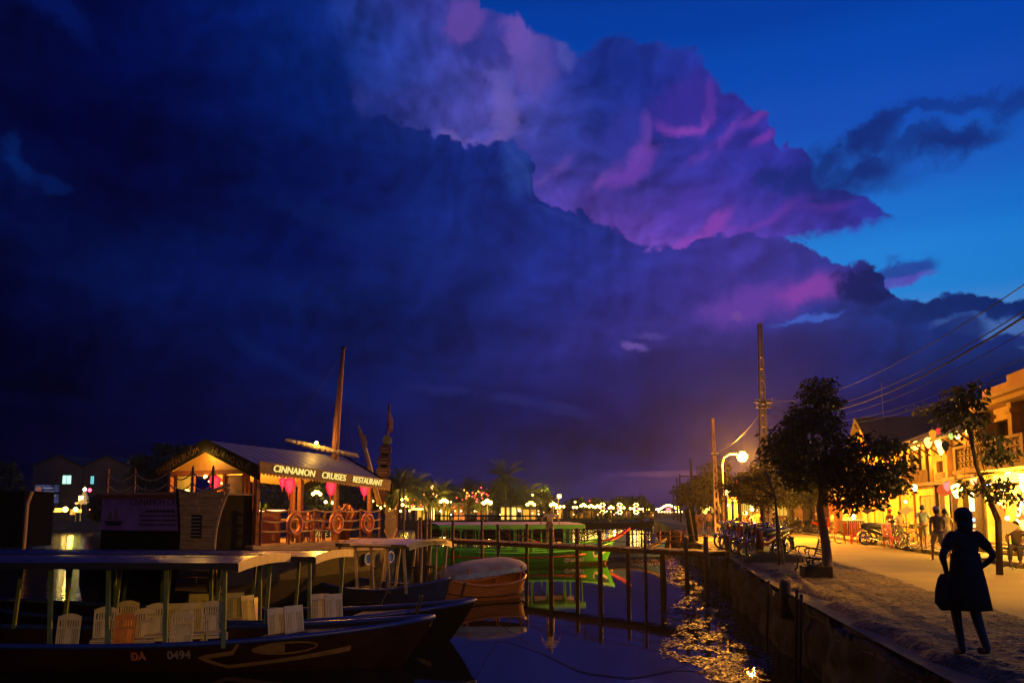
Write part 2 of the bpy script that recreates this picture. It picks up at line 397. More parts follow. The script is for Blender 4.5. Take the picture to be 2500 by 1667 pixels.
def copy_tree(o, loc, rz, label, parent=None, scale=None):
    c = o.copy(); C.objects.link(c)
    if parent is None:
        c.location = loc; c.rotation_euler = (o.rotation_euler.x, o.rotation_euler.y, rz); c['label'] = label
        if scale: c.scale = (scale,) * 3
    else: c.parent = parent
    if o.name not in KIDS: KIDS[o.name] = list(o.children)
    for ch in KIDS[o.name]: copy_tree(ch, None, None, None, c)
    return c
def text(name, body, mat, parent, size, loc, rot=(pi / 2, 0, 0), depth=.006, bold=.0, sx=1.0, align='CENTER', space=1.0, shear=0.0):
    cu = bpy.data.curves.new(name, 'FONT'); cu.body = body; cu.size = size; cu.extrude = depth; cu.offset = bold
    cu.align_x = align; cu.align_y = 'CENTER'; cu.resolution_u = 3; cu.space_character = space
    cu.materials.append(mat); cu.shear = shear
    tmp = bpy.data.objects.new('tmp', cu); C.objects.link(tmp); bpy.context.view_layer.update()
    me = bpy.data.meshes.new_from_object(tmp.evaluated_get(bpy.context.evaluated_depsgraph_get())); bpy.data.objects.remove(tmp); me.name = name
    if not me.materials: me.materials.append(mat)
    o = bpy.data.objects.new(name, me); C.objects.link(o)
    o.parent = parent; o.location = loc; o.rotation_euler = rot; o.scale = (sx, 1, 1); return o
# ------------------------------------------------------------------ materials
def mat(name, rgb, rough=.7, var=.25, scale=6, bump=.0, bscale=None, metal=0, rgb2=None, coat=0, spec=.5, stretch=None, world=False):
    m = bpy.data.materials.new(name); m.use_nodes = True; t = m.node_tree; b = t.nodes['Principled BSDF']
    b.inputs['Roughness'].default_value = rough; b.inputs['Metallic'].default_value = metal
    b.inputs['Specular IOR Level'].default_value = spec
    if coat: b.inputs['Coat Weight'].default_value = coat; b.inputs['Coat Roughness'].default_value = .15
    c = t.nodes.new('ShaderNodeTexCoord'); vec = c.outputs['Object']
    if world:
        g = t.nodes.new('ShaderNodeNewGeometry'); vec = g.outputs['Position']
    if stretch: vec = vmath(t, 'MULTIPLY', vec, stretch)
    n = noisef(t, vec, scale, 6, .6)
    lo = rgb2 or tuple(v * (1 - var) for v in rgb); hi = tuple(min(1, v * (1 + var * .6)) for v in rgb)
    col = ramp(t, n, [(.3, lo), (.68, hi)]); t.links.new(col, b.inputs['Base Color'])
    if bump:
        n2 = noisef(t, vec, bscale or scale * 4, 6, .6); bp = t.nodes.new('ShaderNodeBump')
        bp.inputs['Strength'].default_value = bump; bp.inputs['Distance'].default_value = .02
        t.links.new(n2.s, bp.inputs['Height']); t.links.new(bp.outputs[0], b.inputs['Normal'])
    r = noisef(t, vec, scale * 2, 3, .5).step(.2, .8) * .2 + (rough - .1)
    t.links.new(r.s, b.inputs['Roughness'])
    return m
def glow(name, rgb, strength, var=0):
    m = bpy.data.materials.new(name); m.use_nodes = True; t = m.node_tree; t.nodes.clear()
    e = t.nodes.new('ShaderNodeEmission'); o = t.nodes.new('ShaderNodeOutputMaterial'); t.links.new(e.outputs[0], o.inputs[0])
    if rgb[0] >= rgb[1] >= rgb[2] and rgb[1] > .3: rgb = (rgb[0], rgb[1] * .84, rgb[2] * .36)
    e.inputs[1].default_value = strength; e.inputs[0].default_value = (*rgb, 1)
    if var:
        c = t.nodes.new('ShaderNodeTexCoord'); n = noisef(t, c.outputs['Object'], var, 4, .6)
        t.links.new(ramp(t, n, [(.36, tuple(v * .12 for v in rgb)), (.62, rgb)]), e.inputs[0])
    return m
def wood(name, rgb, rough=.75, ax=0, sc=3):
    st = [8, 8, 8]; st[ax] = .6
    return mat(name, rgb, rough, .5, sc, .35, sc * 3, stretch=tuple(st))
LP = 3.0
def lamp(name, loc, color, power, r=.1, parent=None, kind='POINT'):
    l = bpy.data.lights.new(name, kind); l.color = color; l.energy = power * LP; l.shadow_soft_size = r
    o = bpy.data.objects.new(name, l); C.objects.link(o); o.location = loc
    if parent: o.parent = parent
    return o
SOD = (1, .36, .02); WARM = (1, .50, .07)
# ------------------------------------------------------------------ water, ground, quay, road
WZ = -1.4
def QX(Y): return 3.0 + .158 * Y + .10 * sin(Y * .9) + .07 * sin(Y * 2.3 + 1)
def XL(Y): return 8.35 + .2 * (Y - 16.6) + .08 * sin(Y * .7)
def XK(Y): return 14.5 + .18 * (Y - 23.2)
def FX(Y): return 17.3 + .18 * (Y - 23.2)
def structure(o): o['kind'] = 'structure'; return o
m = bpy.data.materials.new('river water'); m.use_nodes = True; t = m.node_tree; b = t.nodes['Principled BSDF']
b.inputs['Base Color'].default_value = (.003, .004, .007, 1); b.inputs['Roughness'].default_value = .02; b.inputs['IOR'].default_value = 1.33
b.inputs['Specular IOR Level'].default_value = .34
g = t.nodes.new('ShaderNodeNewGeometry'); v1 = vmath(t, 'MULTIPLY', g.outputs['Position'], (1.0, 1.6, 1))
spq = t.nodes.new('ShaderNodeSeparateXYZ'); t.links.new(g.outputs['Position'], spq.inputs[0]); lq = (0 - N(t, spq.outputs[0])).step(3, 9) * N(t, spq.outputs[1]).step(18, 24)
h = noisef(t, v1, 1.1, 3, .5) * 1.0 + noisef(t, v1, 7, 3, .5) * .13 + lq * noisef(t, vmath(t, 'MULTIPLY', g.outputs['Position'], (.7, 2.2, 1)), 2.2, 2, .5) * .9
calm = noisef(t, g.outputs['Position'], .12, 2, .5).step(.35, .65)
bp = t.nodes.new('ShaderNodeBump'); bp.inputs['Distance'].default_value = .02
sp_ = t.nodes.new('ShaderNodeSeparateXYZ'); t.links.new(g.outputs['Position'], sp_.inputs[0]); PX_, PY_ = N(t, sp_.outputs[0]), N(t, sp_.outputs[1])
left_ = (0 - PX_).step(3, 9) * PY_.step(18, 24); far_ = PY_.step(50, 90)
t.links.new((calm * .10 + .06 + left_ * .75 + far_ * .22).s, bp.inputs['Strength'])
t.links.new((far_ * .06 + left_ * .03 + .02).s, b.inputs['Roughness']); t.links.new(h.s, bp.inputs['Height']); t.links.new(bp.outputs[0], b.inputs['Normal'])
M_water = m
structure(MB().quadface([(-260, -30, WZ), (160, -30, WZ), (160, 420, WZ), (-260, 420, WZ)]).build('water', M_water))
M_dirt = mat('quay earth and worn paving', (.19, .12, .06), .85, .72, 1.6, 1.0, 11, world=True)
t = M_dirt.node_tree; gg = t.nodes.new('ShaderNodeNewGeometry'); vr = t.nodes.new('ShaderNodeTexVoronoi'); vr.feature = 'DISTANCE_TO_EDGE'; vr.inputs['Scale'].default_value = 5.5
wn_ = t.nodes.new('ShaderNodeTexNoise'); wn_.inputs['Scale'].default_value = 3; t.links.new(gg.outputs['Position'], wn_.inputs['Vector'])
t.links.new(vmath(t, 'ADD', gg.outputs['Position'], vmath(t, 'SCALE', wn_.outputs['Color'], .35)), vr.inputs['Vector'])
j_ = N(t, vr.outputs['Distance']).step(.0, .12); pb_ = t.nodes['Principled BSDF']; old = pb_.inputs['Base Color'].links[0].from_socket
patch = noisef(t, gg.outputs['Position'], .55, 4, .6).step(.4, .6)
t.links.new(cmix(t, (j_ * .6 + .4) * (patch * .45 + .55), (.02, .012, .006), old), pb_.inputs['Base Color'])
ob = [n for n in t.nodes if n.type == 'BUMP'][0]; b2 = t.nodes.new('ShaderNodeBump'); b2.inputs['Strength'].default_value = .8; b2.inputs['Distance'].default_value = .03
t.links.new(j_.s, b2.inputs['Height']); t.links.new(ob.outputs[0], b2.inputs['Normal']); t.links.new(b2.outputs[0], pb_.inputs['Normal'])
M_asph = mat('dusty asphalt', (.22, .155, .055), .8, .25, .8, .25, 30, world=True)
M_land = mat('dark earth', (.09, .075, .055), .9, .4, .6, .4, 4, world=True)
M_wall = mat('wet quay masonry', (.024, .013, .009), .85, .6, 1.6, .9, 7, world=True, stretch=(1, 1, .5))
M_stone = mat('kerb concrete', (.06, .045, .028), .8, .35, 2.5, .5, 20, world=True)
M_pave = mat('pavement concrete', (.30, .21, .09), .75, .25, 1.5, .35, 16, world=True)
# uneven quay strip: fine near the camera
rows = []
Y = 3.0
while Y < 62:
    r = []
    for i in range(90):
        f = i / 89.0; x = QX(Y) + f * (XL(Y) + .25 - QX(Y))
        z = .022 * mnoise.noise(Vector((x * 2.1, Y * 1.5, 0))) + .028 * abs(mnoise.noise(Vector((x * 6.5, Y * 4.0, 3)))) + .012 * mnoise.noise(Vector((x * 17, Y * 12, 9)))
        z += -.30 * max(0, 1 - f * (5 + 3 * mnoise.noise(Vector((3, Y * .8, 0))))) ** 2 - .06 * max(0, (f - .96) * 25)
        r.append((x, Y, z + .012))
    rows.append(r); Y += .07 if Y < 26 else .2
structure(MB().gridsurf(rows).build('quay_paving', M_dirt, smooth=True))
structure(MB().gridsurf([[(QX(y) + .05, y, -.07), (250, y, -.07)] for y in (-25, 0, 10, 20, 30, 45, 62)]).build('ground', M_land))
structure(MB().gridsurf([[(3.0 + .158 * y, y, -.01), (250, y, -.01)] for y in (62, 90, 130, 200, 260, 420)]).build('far_quay_ground', M_land))
structure(MB().gridsurf([[(XL(y), y, .012), ((XL(y) + XK(y)) / 2, y, .03), (XK(y), y, .012)] for y in [2 + k * 1.5 for k in range(40)]]).build('road', M_asph, smooth=True))
structure(MB().gridsurf([[(XL(y) - (y - 60) * .1, y, .012 + .012), (XK(y) + 4, y, .024)] for y in (60.5, 70, 85, 100, 130, 170)]).build('far_road', M_asph))
structure(MB().gridsurf([[(XK(y) + .16, y, .13), (FX(y) + .3, y, .13)] for y in (2, 10, 20, 30, 40, 52, 56)]).build('pavement', M_pave))
kerb = thing('kerb', 'low concrete kerb of separate stones between road and lit pavement', None); kerb['kind'] = 'structure'
kst = []
for v in range(3):
    kst.append(MB().box((0, 0, 0), (.96, .2, .24)).mesh('kerb_stone')); kst[-1].materials.append(M_stone)
    for vv in kst[-1].vertices: vv.co += Vector((random.uniform(-.02, .02), random.uniform(-.02, .02), random.uniform(-.02, .02)))
Y = 8.0
while Y < 56:
    piece('kerb_stone', kst[random.randrange(3)], kerb, (XK(Y) + .07 + random.uniform(-.02, .02), Y, .015 + random.uniform(-.02, .015)), (0, 0, radians(79.8) + random.uniform(-.02, .02))); Y += .975
# quay wall, undercut and eroded, with leaning stakes
def wallmesh(ys, n):
    rows = []
    for y in ys:
        r = []
        for k in range(n):
            f = k / (n - 1); z = -.02 - f * 2.1
            x = QX(y) + .02 + .05 * f + .16 * mnoise.noise(Vector((y * 1.3, z * 2.5, 5))) * min(1, f * 5) + .05 * mnoise.noise(Vector((y * 6, z * 7, 1))) * min(1, f * 5)
            r.append((x - .02, y, z - (.2 if k == 0 else 0)))
        rows.append(r)
    return MB().gridsurf(rows)
qw = thing('quay_wall', 'dark eroded masonry quay wall dropping into the river', 'wall')
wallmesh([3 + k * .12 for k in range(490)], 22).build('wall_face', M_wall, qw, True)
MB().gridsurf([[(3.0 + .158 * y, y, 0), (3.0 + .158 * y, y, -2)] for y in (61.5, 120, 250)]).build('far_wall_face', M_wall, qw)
# far bank
bank = [(-260, 60), (-120, 105), (-95, 135), (-60, 150), (-32, 165), (-16, 158), (-2, 185), (14, 212), (30, 232), (41, 262), (60, 420)]
M_bank = mat('muddy bank', (.06, .05, .03), .9, .5, .3, .5, 2, world=True)
def banksurf(z0):
    a = [(x, y, WZ - .3) for x, y in bank]; c = [(x * 1.0 - 1.2, y + 2.2, .2) for x, y in bank]; d = [(x - 14, y + 40, .3) for x, y in bank]
    e = [(x - 120, y + 260, .3) for x, y in bank]
    return MB().gridsurf([a, c, d, e])
structure(banksurf(0).build('river_bank', M_bank))
# silty weed floating along the quay wall: wet flakes
weed = MB(); rr = random.Random(3)
def inpoly(x, y, poly):
    c = False; n = len(poly)
    for i in range(n):
        x1, y1 = poly[i]; x2, y2 = poly[(i + 1) % n]
        if (y1 > y) != (y2 > y) and x < (x2 - x1) * (y - y1) / (y2 - y1) + x1: c = not c
    return c
WP = [([(1700,1425),(1772,1440),(1785,1505),(1795,1560),(1880,1600),(1885,1690),(1790,1690),(1730,1650),(1640,1610),(1612,1580),(1640,1550),(1690,1545),(1640,1530),(1612,1500),(1650,1470)], 11000),
      ([(1530,1352),(1690,1340),(1740,1362),(1730,1400),(1650,1405),(1620,1378),(1560,1372)], 4500),
      ([(1600,1405),(1770,1392),(1780,1440),(1700,1440),(1640,1425)], 2200)]
for poly, cnt in WP:
    xs = [p[0] for p in poly]; ys = [p[1] for p in poly]; k = 0
    while k < cnt:
        px = rr.uniform(min(xs), max(xs)); py = rr.uniform(min(ys), max(ys))
        if not inpoly(px + rr.gauss(0, 8), py + rr.gauss(0, 5), poly): continue
        k += 1
        p = G(px, py, WZ)
        dn = mnoise.noise(Vector((p.x * 1.6, p.y * .8, 0))) + .5 * mnoise.noise(Vector((p.x * 5, p.y * 2.5, 4)))
        if dn < -.12: continue
        s_ = rr.uniform(.012, .05) * (p.y / 22) ** .5; a = rr.uniform(0, pi); ca, sa = cos(a) * s_, sin(a) * s_
        tz = [rr.uniform(0, .55) * s_ for _ in range(4)]; z0 = WZ + .004
        weed.quadface([(p.x - ca, p.y - sa, z0 + tz[0]), (p.x + sa, p.y - ca, z0 + tz[1]), (p.x + ca, p.y + sa, z0 + tz[2]), (p.x - sa, p.y + ca, z0 + tz[3])])
M_weed = mat('wet silt and weed', (.055, .03, .03), .5, .5, 3, world=True, spec=.35)
tag(weed.build('floating_weed', M_weed), 'wet silt and weed floating on the water below the quay wall', kind='stuff')
# ------------------------------------------------------------------ boats
M_cream = mat('cream paint', (.6, .46, .18), .55, .3, 3, .2, 12)
M_green_post = mat('pale green paint', (.10, .16, .07), .6, .35, 4, .2, 14)
M_darkwood = wood('dark wood', (.035, .02, .013)); M_redhull = mat('dark red hull paint', (.022, .004, .004), .45, .4, 2, .2, 8)
M_roofmetal = mat('painted metal roof', (.06, .07, .14), .32, .3, 1.2, .15, 5)
M_hullblack = mat('tarred hull', (.006, .0055, .0055), .8, .4, 3, .2, 9, spec=.06); M_blue = mat('blue gunwale paint', (.015, .04, .22), .4, .3, 4, .1, 12)
M_yline = mat('yellow line paint', (.2, .12, .04), .6, .3, 8)
M_chair = mat('cream painted chair wood', (.62, .53, .28), .5, .2, 6, .15, 20)
M_black = mat('black paint', (.012, .012, .014), .5, .3, 5)
M_rope = mat('hemp rope', (.30, .22, .12), .9, .4, 30, .6, 120)
M_num = mat('number paint', (.2, .15, .11), .6, .3, 12)
def hull(L, B, sheer, x0, bow_rise, stern_rise, flare=1.0, n=26, m=9, rake=.6, fine=2.2, depth=.35):
    rows = []
    for i in range(n):
        s_ = i / (n - 1); e = abs(2 * s_ - 1); bowside = s_ > .5
        hb = B / 2 * (1 - e ** (fine if bowside else 3.5)) ** (.7 if bowside else .5); hb = max(hb, .02)
        zg = sheer + (bow_rise if bowside else stern_rise) * e ** 2.4
        r = []
        for k in range(m):
            f = abs(k / (m - 1) * 2 - 1); side = -1 if k < m // 2 else 1
            z = -depth + (zg + depth) * f ** 1.6
            y = side * hb * (f ** .55) * (1 if f > 0 else 0)
            x = x0 + L * s_ - (rake if bowside else -rake * .4) * e ** 4 * (1 - f)
            r.append((x, y, z))
        rows.append(r)
    return rows
def gunwale(rows, w=.07, h=.07):
    b = MB()
    b.tube([Vector(r[0]) + Vector((0, 0, .02)) for r in rows], w * .6, 6); b.tube([Vector(r[-1]) + Vector((0, 0, .02)) for r in rows], w * .6, 6)
    return b
def deckmesh(rows, z, a, c):
    q = []
    for r in rows[a:c]:
        y0, y1 = r[0][1] * .93, r[-1][1] * .93; q.append([(r[0][0], y0, z), (r[0][0], y1, z)])
    return MB().gridsurf(q)
def roofslab(x0, x1, w, z, crown, th=.05, nx=10, ny=12, sag=.0, ends=None):
    up = []; dn = []
    for i in range(nx + 1):
        x = x0 + (x1 - x0) * i / nx; e = abs(2 * i / nx - 1)
        wr = w * (1 - (ends or 0) * e ** 3)
        r = [(x, wr / 2 * (2 * j / ny - 1), z + crown * (1 - (2 * j / ny - 1) ** 2) + sag * (2 * i / nx - 1) ** 2) for j in range(ny + 1)]
        up.append(r); dn.append([(p[0], p[1], p[2] - th) for p in r])
    b = MB(); b.gridsurf(up); b.gridsurf(dn)
    b.gridsurf([[p for p in up[0]], [p for p in dn[0]]]); b.gridsurf([[p for p in up[-1]], [p for p in dn[-1]]])
    b.gridsurf([[r[0] for r in up], [r[0] for r in dn]]); b.gridsurf([[r[-1] for r in up], [r[-1] for r in dn]])
    return b
# --- chairs
def chair_proto(style, mtl, name='wooden_chair'):
    t = thing(name, 'x', 'chair')
    def bk(z): return -.20 - .16 * max(0, z - .45)
    b = MB()
    def bs(x0, x1, z0, z1, th=.018):
        y0, y1 = bk(z0), bk(z1); n = len(b.v)
        for yy in (0, th):
            b.v += [(x0, y0 - yy, z0), (x1, y0 - yy, z0), (x1, y1 - yy, z1), (x0, y1 - yy, z1)]
        b.f += [tuple(n + q for q in f) for f in ((0, 1, 2, 3), (7, 6, 5, 4), (0, 4, 5, 1), (1, 5, 6, 2), (2, 6, 7, 3), (3, 7, 4, 0))]
    bs(-.22, -.18, .42, 1.0); bs(.18, .22, .42, 1.0)
    if style == 1:
        for k in range(10):
            x0 = -.22 + .044 * k; zz = 1.0 + .06 * sin(pi * (k + .5) / 10); bs(x0, x0 + .044, .93, zz)
        for k in range(7): bs(-.165 + k * .048, -.135 + k * .048, .80, .94)
        bs(-.18, .18, .77, .81)
        bs(-.07, .07, .46, .78)
        for k in range(3): bs(-.17 + k * .035, -.148 + k * .035, .46, .78); bs(.148 - k * .035, .17 - k * .035, .46, .78)
    elif style == 2:
        bs(-.22, .22, .90, 1.03); bs(-.055, .055, .46, .91)
        for k in range(3): bs(-.165 + k * .038, -.143 + k * .038, .46, .91); bs(.143 - k * .038, .165 - k * .038, .46, .91)
    else:
        bs(-.22, .22, .95, 1.02)
        for k in range(6): bs(-.165 + k * .06, -.14 + k * .06, .46, .96)
    bs(-.22, .22, .43, .47)
    b.build('backrest', mtl, t)
    MB().box((0, .02, .44), (.44, .42, .035)).build('seat', mtl, t, bevel=.006)
    for sx_ in (-1, 1):
        MB().bar((sx_ * .2, -.19, 0), (sx_ * .2, -.2, .45), .035).build('leg', mtl, t); MB().bar((sx_ * .2, .2, 0), (sx_ * .2, .2, .43), .035).build('leg', mtl, t)
    MB().box((0, .2, .38), (.38, .02, .06)).build('apron', mtl, t); MB().box((0, -.18, .2), (.38, .02, .03)).build('stretcher', mtl, t)
    return t
def place_chair(proto, used, x, y, z, rz, label, group, scale=1):
    if not used: used.append(1); proto.location = (x, y, z); proto.rotation_euler = (0, 0, rz); proto['label'] = label; proto['group'] = group; proto.scale = (scale,) * 3; return proto
    c = copy_tree(proto, (x, y, z), rz, label, scale=scale); c['group'] = group; return c
ch1 = chair_proto(1, M_chair); ch2 = chair_proto(2, M_chair); u1 = []; u2 = []
# --- two long tour boats side by side
def tourboat(label, cx, cy, rz, xs_posts, x_stern, bowx, roof_x, roof_w, zr, num):
    t = thing('tour_boat', label, 'boat', (cx, cy, WZ), rz, 'flat roofed tour boats moored side by side')
    R = hull(bowx - x_stern, 2.5, .50, x_stern, .42, .3, rake=1.1, fine=2.6)
    MB().gridsurf(R).build('hull', M_redhull if num else M_hullblack, t, True)
    gunwale(R, .09).build('gunwale', M_blue, t, True)
    deckmesh(R, -.1, 1, 22).build('deck', M_darkwood, t)
    MB().gridsurf([[(r[0][0], r[0][1] * .96, r[0][2] - .05), (r[0][0], r[-1][1] * .96, r[-1][2] - .05)] for r in R[19:26]]).build('foredeck', M_darkwood, t)
    roofslab(roof_x - 9.0, roof_x, roof_w, zr, .06, .05, 12, 14).build('roof', M_roofmetal, t, True)
    MB().gridsurf([[(roof_x + .03, roof_w / 2 * k / 6, zr + .05 + .06 * (1 - (k / 6) ** 2)), (roof_x + .03, roof_w / 2 * k / 6, zr - .14 + .06 * (1 - (k / 6) ** 2)), (roof_x - .03, roof_w / 2 * k / 6, zr - .14 + .06 * (1 - (k / 6) ** 2))] for k in range(-6, 7)]).build('roof_fascia', M_cream, t)
    for s_ in (-1, 1): MB().bar((roof_x - 9, s_ * (roof_w / 2), zr - .03), (roof_x, s_ * (roof_w / 2), zr - .03), .05, .12).build('roof_edge', M_black, t)
    for x in xs_posts:
        for s_ in (-1, 1): MB().bar((x, s_ * 1.16, .5), (x + .02, s_ * 1.3, zr), .075, .05).build('post', M_green_post, t)
    for x in xs_posts: MB().bar((x, -1.35, zr - .02), (x, 1.35, zr - .02), .05, .06).build('roof_beam', M_darkwood, t)
    # rope belt line and posts at the bow
    MB().tube([(bowx - .35, 0, 1.0), (bowx - .25, 0, 1.35)], .04, 8).build('mooring_post', M_darkwood, t)
    return t, R
bA, RA = tourboat('long tour boat moored nearest the camera with flat blue roof and cream fascia, number 0494', -4.97, 16.75, radians(-2), [-.35 - 1.1 * k for k in range(8)], -11.0, 3.42, 0.0, 3.15, 2.05, True)
bB, RB = tourboat('second tour boat moored behind the nearest one, shorter visible roof with green tinted fascia', -4.27, 20.0, radians(-5), [-.2 - 1.15 * k for k in range(6)], -9.0, 3.42, 0.0, 3.0, 1.99, False)
# painted eye, outline and number on the starboard bow of the nearest boat: strips laid on the hull surface
def hullpt(R, x, f, off=.012):            # f: 0 keel .. 1 gunwale, right-hand (y<0) side
    i = max(k for k in range(len(R) - 1) if R[k][0][0] <= x); a, c = R[i], R[i + 1]; u = (x - a[0][0]) / (c[0][0] - a[0][0])
    def at(r, f):
        half = r[:len(r) // 2 + 1]; g_ = (1 - f) * (len(half) - 1); j = min(int(g_), len(half) - 2); w = g_ - j
        return Vector(half[j]).lerp(Vector(half[j + 1]), w)
    p = at(a, f).lerp(at(c, f), u); p.y -= off; return p
def hstrip(R, pts, w, name, mtl, par):
    b = MB(); q = []
    for (x, f), (x2, f2) in zip(pts, pts[1:]):
        L = hypot(x2 - x, (f2 - f)); k = max(2, int(L / .12))
        for j in range(k): q.append((x + (x2 - x) * j / k, f + (f2 - f) * j / k))
    q.append(pts[-1]); rows = []
    for j, (x, f) in enumerate(q):
        a = q[max(0, j - 1)]; c = q[min(len(q) - 1, j + 1)]; d = Vector((c[0] - a[0], (c[1] - a[1]) * .8)); d.normalize(); nx, nf = -d.y * w / 2, d.x * w / 2 / .8
        rows.append([hullpt(R, x - nx, min(1, f - nf)), hullpt(R, x + nx, min(1, f + nf))])
    b.gridsurf(rows); return b.build(name, mtl, par)
hstrip(RA, [(-.1, .99), (-.22, .86), (-.85, .81), (-.35, .64), (2.0, .80)], .05, 'painted_outline', M_yline, bA)
eye = MB(); rws = []
for k in range(17):
    a = 2 * pi * k / 16; rws.append([hullpt(RA, .75 + .62 * cos(a), .88 + .085 * sin(a), .014), hullpt(RA, .75 + .57 * cos(a), .88 + .06 * sin(a), .014)])
eye.gridsurf(rws); eye.build('painted_eye_rim', M_yline, bA)
eye = MB(); eye.gridsurf([[hullpt(RA, .2 + .55 * k / 8, .88 - .055 * sin(pi * min(1, k / 8 * .55 + .1)), .013), hullpt(RA, .2 + .55 * k / 8 - .05 * sin(pi * k / 8), .88 + .055 * sin(pi * min(1, k / 8 * .55 + .1)), .013)] for k in range(9)]).build('painted_eye', M_yline, bA)
hstrip(RB, [(1.2, .55), (2.6, .80)], .06, 'painted_line', M_yline, bB)
def hulltext(R, body, x0, f, size, par, mtl, flip=1):
    p = hullpt(R, x0, f, .03); q = hullpt(R, x0 + .5, f, .03); ang = atan2(q.y - p.y, q.x - p.x)
    up = hullpt(R, x0, min(1, f + .12), .03); til = atan2(-(up.y - p.y), (up.z - p.z))
    sl = atan2(q.z - p.z, q.x - p.x)
    return text('lettering', body, mtl, par, size, p, (pi / 2 + til * 0 + .25, -sl, ang), .004, .006, align='LEFT')
hulltext(RA, '0494', -1.42, .86, .22, bA, M_num)
hulltext(RA, 'ĐÀ', -2.1, .85, .2, bA, mat('worn red number paint', (.4, .12, .06), .6, .5, 12))
# chairs aboard: (px, top y, yaw, style)
CH = [(290,1501,-8,1,'orange lit arched back chair nearest the rail'),(256,1487,-12,1,'arched back chair just left of the orange lit chair'),(303,1472,-10,1,'arched back chair rising behind the orange lit chair'),
 (352,1484,-14,1,'arched back chair left of the thick green post'),(384,1478,-14,1,'arched back chair pushed close beside the thick green post, behind its neighbour'),(437,1499,-8,1,'arched back chair right against the thick green post'),
 (430,1468,-10,2,'pale slatted chair high behind the thick green post'),(472,1474,-25,2,'pale slatted chair left of the grey tilted one'),(527,1472,-22,1,'grey tilted arched chair in the middle of the deck'),
 (533,1450,-20,2,'slatted chair partly behind a thin post at the far rail'),(580,1449,-26,2,'bright slatted chair standing alone right of the middle post'),(628,1454,-56,2,'slatted chair turned sideways before the far corner post'),
 (655,1452,-70,2,'slatted chair seen edge on behind the far corner post'),(156,1505,-10,1,'barely lit arched chair at the dark stern end'),(482,1452,-10,2,'thin slatted chair in shadow at the far rail'),
 (693,1480,-40,2,'dim slatted chair on the foredeck just past the roof end'),(737,1480,-35,2,'dim slatted chair on the foredeck, the one nearer the bow')]
for k_, (px, ty, yaw, st, d) in enumerate(CH):
    Yc = min(17.6, max(16.3, 16.1 + (1505 - ty) / 40 * 1.5))
    if px > 650: Yc = 16.9
    if ty < 1460: Yc = 19.6
    p = P(px, ty, Yc)
    if k_ == 0:
        oc = chair_proto(1, mat('chair wood with painted orange light', (.8, .30, .05), .4, .2, 5)); oc.location = (p.x, p.y, WZ - .05); oc.rotation_euler = (0, 0, radians(178)); oc['label'] = 'arched back chair with painted-in orange light nearest the rail of the nearest tour boat'; oc['group'] = 'wooden chairs on the nearest tour boat'; continue  # orange lamplight is put into the wood colour of this chair
    place_chair(ch1 if st == 1 else ch2, u1 if st == 1 else u2, p.x, p.y, max(WZ - .12, min(WZ + .1, p.z - 1.03)), radians(180 - yaw * 1.25 + (px * 7 % 13) - 6), d + (' of the nearest tour boat' if len(d.split()) < 12 else ''), 'wooden chairs on the nearest tour boat', 1.0 if k_ % 3 else .95)
for px, ty, yaw, d in ((790,1452,-30,'shadowed slatted chair under the second boat roof, left one'),(829,1452,-40,'shadowed slatted chair under the second boat roof beside its last post')):
    p = P(px, ty, 19.3); place_chair(ch2, u2, p.x, p.y, WZ + .07, radians(180 - yaw), d, 'wooden chairs on the second tour boat')
# --- boat with white roof lettered LE NGUYEN TRAVEL
cx, cy = -3.95, 27.75; rz = radians(-30)
t = thing('tour_boat', 'mid sized tour boat with pale curved roof lettered LE NGUYEN TRAVEL, blue hull', 'boat', (cx, cy, WZ), rz)
M_palepost = mat('worn white post paint', (.34, .27, .2), .6, .3, 5); M_roofpale = mat('pale roof sheet', (.5, .42, .42), .32, .25, 1.3, .1, 6)
R = hull(5.4, 2.3, .5, -3.1, .4, .3, rake=.6)
MB().gridsurf(R).build('hull', mat('dark blue hull paint', (.02, .04, .12), .5, .4, 3), t, True); gunwale(R, .09).build('gunwale', M_blue, t, True)
deckmesh(R, .1, 1, 25).build('deck', M_darkwood, t)
roofslab(-1.45, 1.5, 2.6, 1.98, .14, .05, 10, 12, sag=-.02, ends=.12).build('roof', M_roofpale, t, True)
fr = []
for k in range(-6, 7):
    xx = 1.53 + .12 * (1 - (k / 6) ** 2); yy = 1.19 * k / 6; z0 = 1.96 + .14 * (1 - (k / 6) ** 2); fr.append([(xx, yy, z0 + .05), (xx + .01, yy, z0 - .15)])
MB().gridsurf(fr).build('roof_fascia', M_cream, t)
for s_ in (-1, 1): MB().bar((-1.45, s_ * 1.25, 1.93), (1.45, s_ * 1.25, 1.93), .04, .12).build('roof_edge', M_black, t)
text('lettering', 'LE NGUYEN TRAVEL', M_black, t, .15, (1.685, 0, 2.02), (pi / 2, 0, pi / 2), .004, .003)
for k in range(5):
    for s_ in (-1, 1): MB().bar((-1.35 + k * .66, s_ * 1.0, .45), (-1.33 + k * .66, s_ * 1.2, 1.95), .09, .05).build('post', M_palepost, t)
for yy in (-.4, .4): MB().bar((1.42, yy, .45), (1.44, yy, 2.05), .06, .05).build('post', M_palepost, t)
chd = chair_proto(3, M_black, 'black_chair'); ud = []
for k, (px, Yc, yaw, d) in enumerate(((903, 27.2, 150, 'black slatted chair at the stern end under the pale curved roof'), (1010, 27.6, 160, 'black slatted chair in the middle under the pale curved roof'), (1045, 28.0, 165, 'black slatted chair at the bow end under the pale curved roof'))):
    p = P(px, 1400, Yc); place_chair(chd, ud, p.x, p.y, WZ + .12, radians(yaw), d, 'black chairs on the boat with the curved roof', 1.05)
